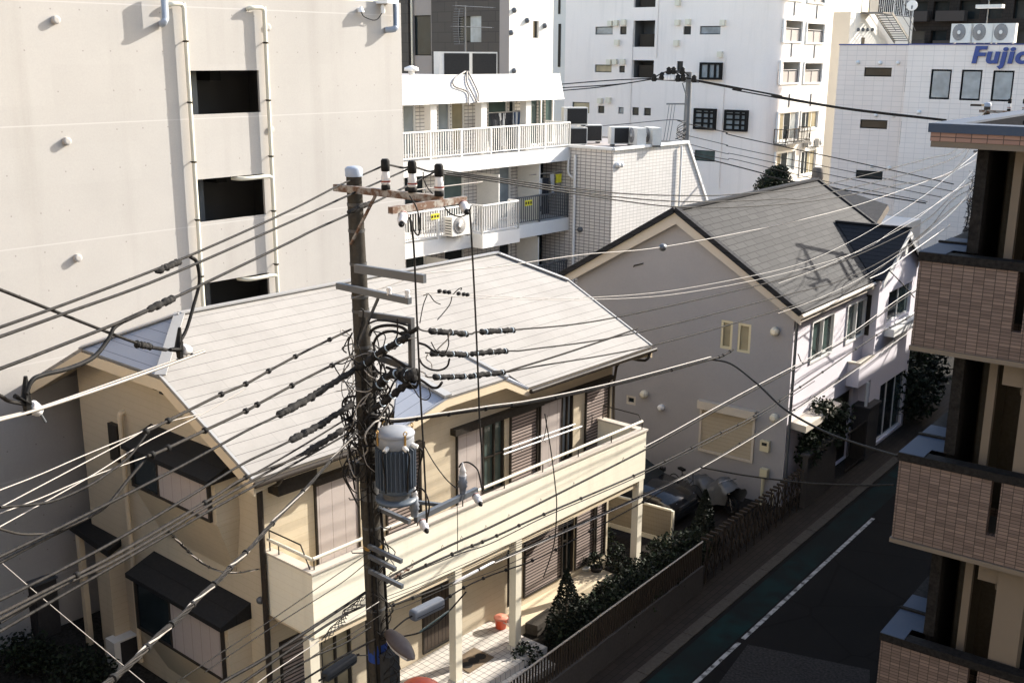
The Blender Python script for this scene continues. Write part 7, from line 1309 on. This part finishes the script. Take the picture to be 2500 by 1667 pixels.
# ================================================================ the pole before the pale flats
p0, p1 = YF(T3(1352, 495), 52), None; p1 = onp(T3(1328, 960), p0, V((ray(T3(1352, 495)).x, ray(T3(1352, 495)).y, 0)).normalized()); nf = V((ray(T3(1352, 495)).x, ray(T3(1352, 495)).y, 0)).normalized(); rt_ = V((nf.y, -nf.x, 0))
fp = thing('utility_pole', 'slim grey utility pole with fanned cutouts standing before the pale flats', 'utility pole', V((p1.x, p1.y, 0)), 'street utility poles'); MB().tube([V((p1.x, p1.y, 0)), p1, p0], [.2, .16, .13], 12).build('shaft', M['galv'], fp)
def F3(x, y, d=0): return onp(T3(x, y), p0-nf*(.3+d), nf)
MB().beam(F3(1090, 540), F3(1420, 560), .08, .1).build('crossarm', M['galv_dark'], fp); MB().beam(F3(1200, 495), F3(1360, 500), .07, .08).build('crossarm', M['galv_dark'], fp)
for x, y in ((1112, 537), (1165, 525), (1212, 490), (1245, 488), (1305, 490), (1275, 540), (1310, 535), (1385, 545)): q = F3(x, y); MB().lathe(q+V((0, 0, -.14)), Z, [(.08, 0), (.15, .08), (.1, .2), (.12, .26), (.04, .34)], 9).build('insulator', M['black'], fp)
for x in (1190, 1215, 1240): q = F3(x, 532); MB().lathe(q+V((0, 0, -.1)), Z, [(.1, 0), (.12, .2), (.05, .26)], 9).build('cutout', M['porc'], fp)
for pts in ([(1100, 540), (1160, 505), (1212, 488), (1245, 488), (1300, 525), (1385, 545)], [(1212, 490), (1260, 487), (1305, 490), (1350, 520)]): MB().tube(smooth([F3(*p) for p in pts], 5), .03, 5).build('jumper', M['cable'], fp)
MB().beam(F3(1195, 712), F3(1330, 712), .06, .07).build('crossarm', M['galv'], fp); MB().tube([F3(1330, 560), F3(1305, 570), F3(1335, 670)], .025, 5).build('brace', M['galv_dark'], fp)
for x in (1215, 1235, 1255): MB().tube(smooth([F3(x, 715), F3(x-15, 820), F3(x-40, 970)], 4), .012, 4).build('lead', M['cable_grey'], fp)
for k in range(6): MB().tube(smooth([F3(1330, 830+k*18), F3(1290-k*6, 850+k*20), F3(1270, 880+k*14), F3(1320, 920+k*10)], 4), .02, 5).build('cable_loop', M['cable' if k % 2 else 'cable_pale'], fp)
def ends(px, D): q = YF(px, D); return (q.x, q.y)
FL, FRi = ((p0.x, p0.y), ends((1340, 215), 62)), ((p0.x, p0.y), ends((2330, 300), 46))
gpf = 'cables on the far pole'
for l, pts, pl, r, m in (('black cable from the far pole leftwards behind the tiled flats, upper of three', [T3(1110, 537), T3(800, 552), T3(480, 577)], FL, .03, 'cable'), ('black cable from the far pole leftwards behind the tiled flats, middle of three', [T3(1110, 540), T3(860, 578), T3(480, 602)], FL, .03, 'cable'), ('black cable from the far pole leftwards behind the tiled flats, lower of three', [T3(1110, 542), T3(740, 597), T3(470, 622)], FL, .03, 'cable'), ('thick black cable sweeping right from the far pole across the office, upper of two', [T3(1390, 548), T3(1960, 655), T4(250, 655), T4(720, 738), T4(1430, 822)], FRi, .04, 'cable'), ('thick black cable sweeping right from the far pole across the office, lower of two', [T3(1395, 555), T3(1700, 615), T4(0, 620), T4(720, 745), T4(1430, 828)], FRi, .03, 'cable'),
        ('thin grey wire leftwards from the middle of the far pole', [T3(1330, 828), T3(1200, 822), T3(900, 850), T3(590, 875)], FL, .018, 'cable_grey'), ('black cable right from the middle of the far pole past the barred bay windows', [T3(1270, 825), T3(1370, 855), T3(1600, 905), T4(0, 935), T4(900, 1130), T4(1480, 1260)], FRi, .022, 'cable_grey'), ('thin grey wire right from the far pole, second down', [T3(1345, 930), T3(1600, 990), T4(0, 1015), T4(900, 1200), T4(1480, 1310)], FRi, .016, 'cable_grey'), ('thin grey wire right from the far pole, third down', [T3(1345, 985), T3(1600, 1050), T4(0, 1060), T4(700, 1210), T4(1400, 1350)], FRi, .016, 'cable_grey'), ('thin grey wire right from the far pole, fourth down', [T3(1345, 1040), T3(1600, 1090), T4(0, 1095), T4(600, 1240), T4(1300, 1380)], FRi, .016, 'cable_grey'), ('thicker black cable right from the far pole, lowest of all', [T3(1345, 1060), T3(1500, 1095), T3(1850, 1185), T4(200, 1205), T4(500, 1262), T4(1290, 1390)], FRi, .028, 'cable')): wire('telephone_cable', l, pts, pl, r, m, group=gpf)
# ================================================================ unseen buildings added behind the viewer to bounce sunlight forward
for n_, (x0, x1, y0, y1, h, l) in enumerate(((-4.0, 34, -16, -1.6, 24, 'unseen taupe building added just behind the viewer to bounce sunlight'), (-60, -12.5, -26, -7, 18, 'unseen long tan building added across the street to bounce warm sunlight'), (40, 90, -10, 4, 26, 'unseen tall cream building added to the right to bounce sunlight'), (-130, -66, -20, 0, 30, 'unseen tall cream building added far to the left to bounce sunlight'))):
    o = thing('bounce_building', l, 'apartment building', V((x0, y1, 0))); f_ = FR(V((0, y1, 0)), -X1, Y1); hh = []
    for r_ in range(int(h/3)):
        for c_ in range(int((x1-x0)/4.2)): hh.append((-x1+1.2+c_*4.2, -x1+2.6+c_*4.2, 1+r_*3, 2.3+r_*3))
    mb = MB(); facade(mb, f_, -x1, -x0, 0, h, hh, .12); mb.poly([(x0, y0, 0), (x0, y1, 0), (x0, y1, h), (x0, y0, h)]); mb.poly([(x1, y0, 0), (x1, y1, 0), (x1, y1, h), (x1, y0, h)]); mb.poly([(x0, y0, h), (x1, y0, h), (x1, y1, h), (x0, y1, h)]); mb.poly([(x0, y0, 0), (x1, y0, 0), (x1, y0, h), (x0, y0, h)]); mb.build('wall', M[('grtile', 'tan', 'cream', 'cream')[n_]], o)
    mb = MB()
    for h_ in hh: mb.poly([f_.P(h_[0], h_[2], -.1), f_.P(h_[1], h_[2], -.1), f_.P(h_[1], h_[3], -.1), f_.P(h_[0], h_[3], -.1)])
    mb.build('windows', M['gl_dark'], o)

setuvx(hA); nh = thing('shade_house', 'unseen dark house added outside the left edge to shade the yard', 'house', HP(1, -20, 0))  # out of view, added only to darken the left yard
MB().hexa([HP(-4, -24, 0), HP(5.2, -24, 0), HP(5.2, -16.2, 0), HP(-4, -16.2, 0), HP(-4, -24, 6.2), HP(5.2, -24, 6.2), HP(5.2, -16.2, 6.2), HP(-4, -16.2, 6.2)]).build('wall', M['farbrown2'], nh)
mb = MB(); slab(mb, [HP(-4.4, -15.7, 6.1), HP(5.5, -15.7, 6.1), HP(5.5, -20.1, 8), HP(-4.4, -20.1, 8)], .1); slab(mb, [HP(-4.4, -24.5, 6.1), HP(5.5, -24.5, 6.1), HP(5.5, -20.1, 8), HP(-4.4, -20.1, 8)], .1); mb.build('roof', M['slate2'], nh)
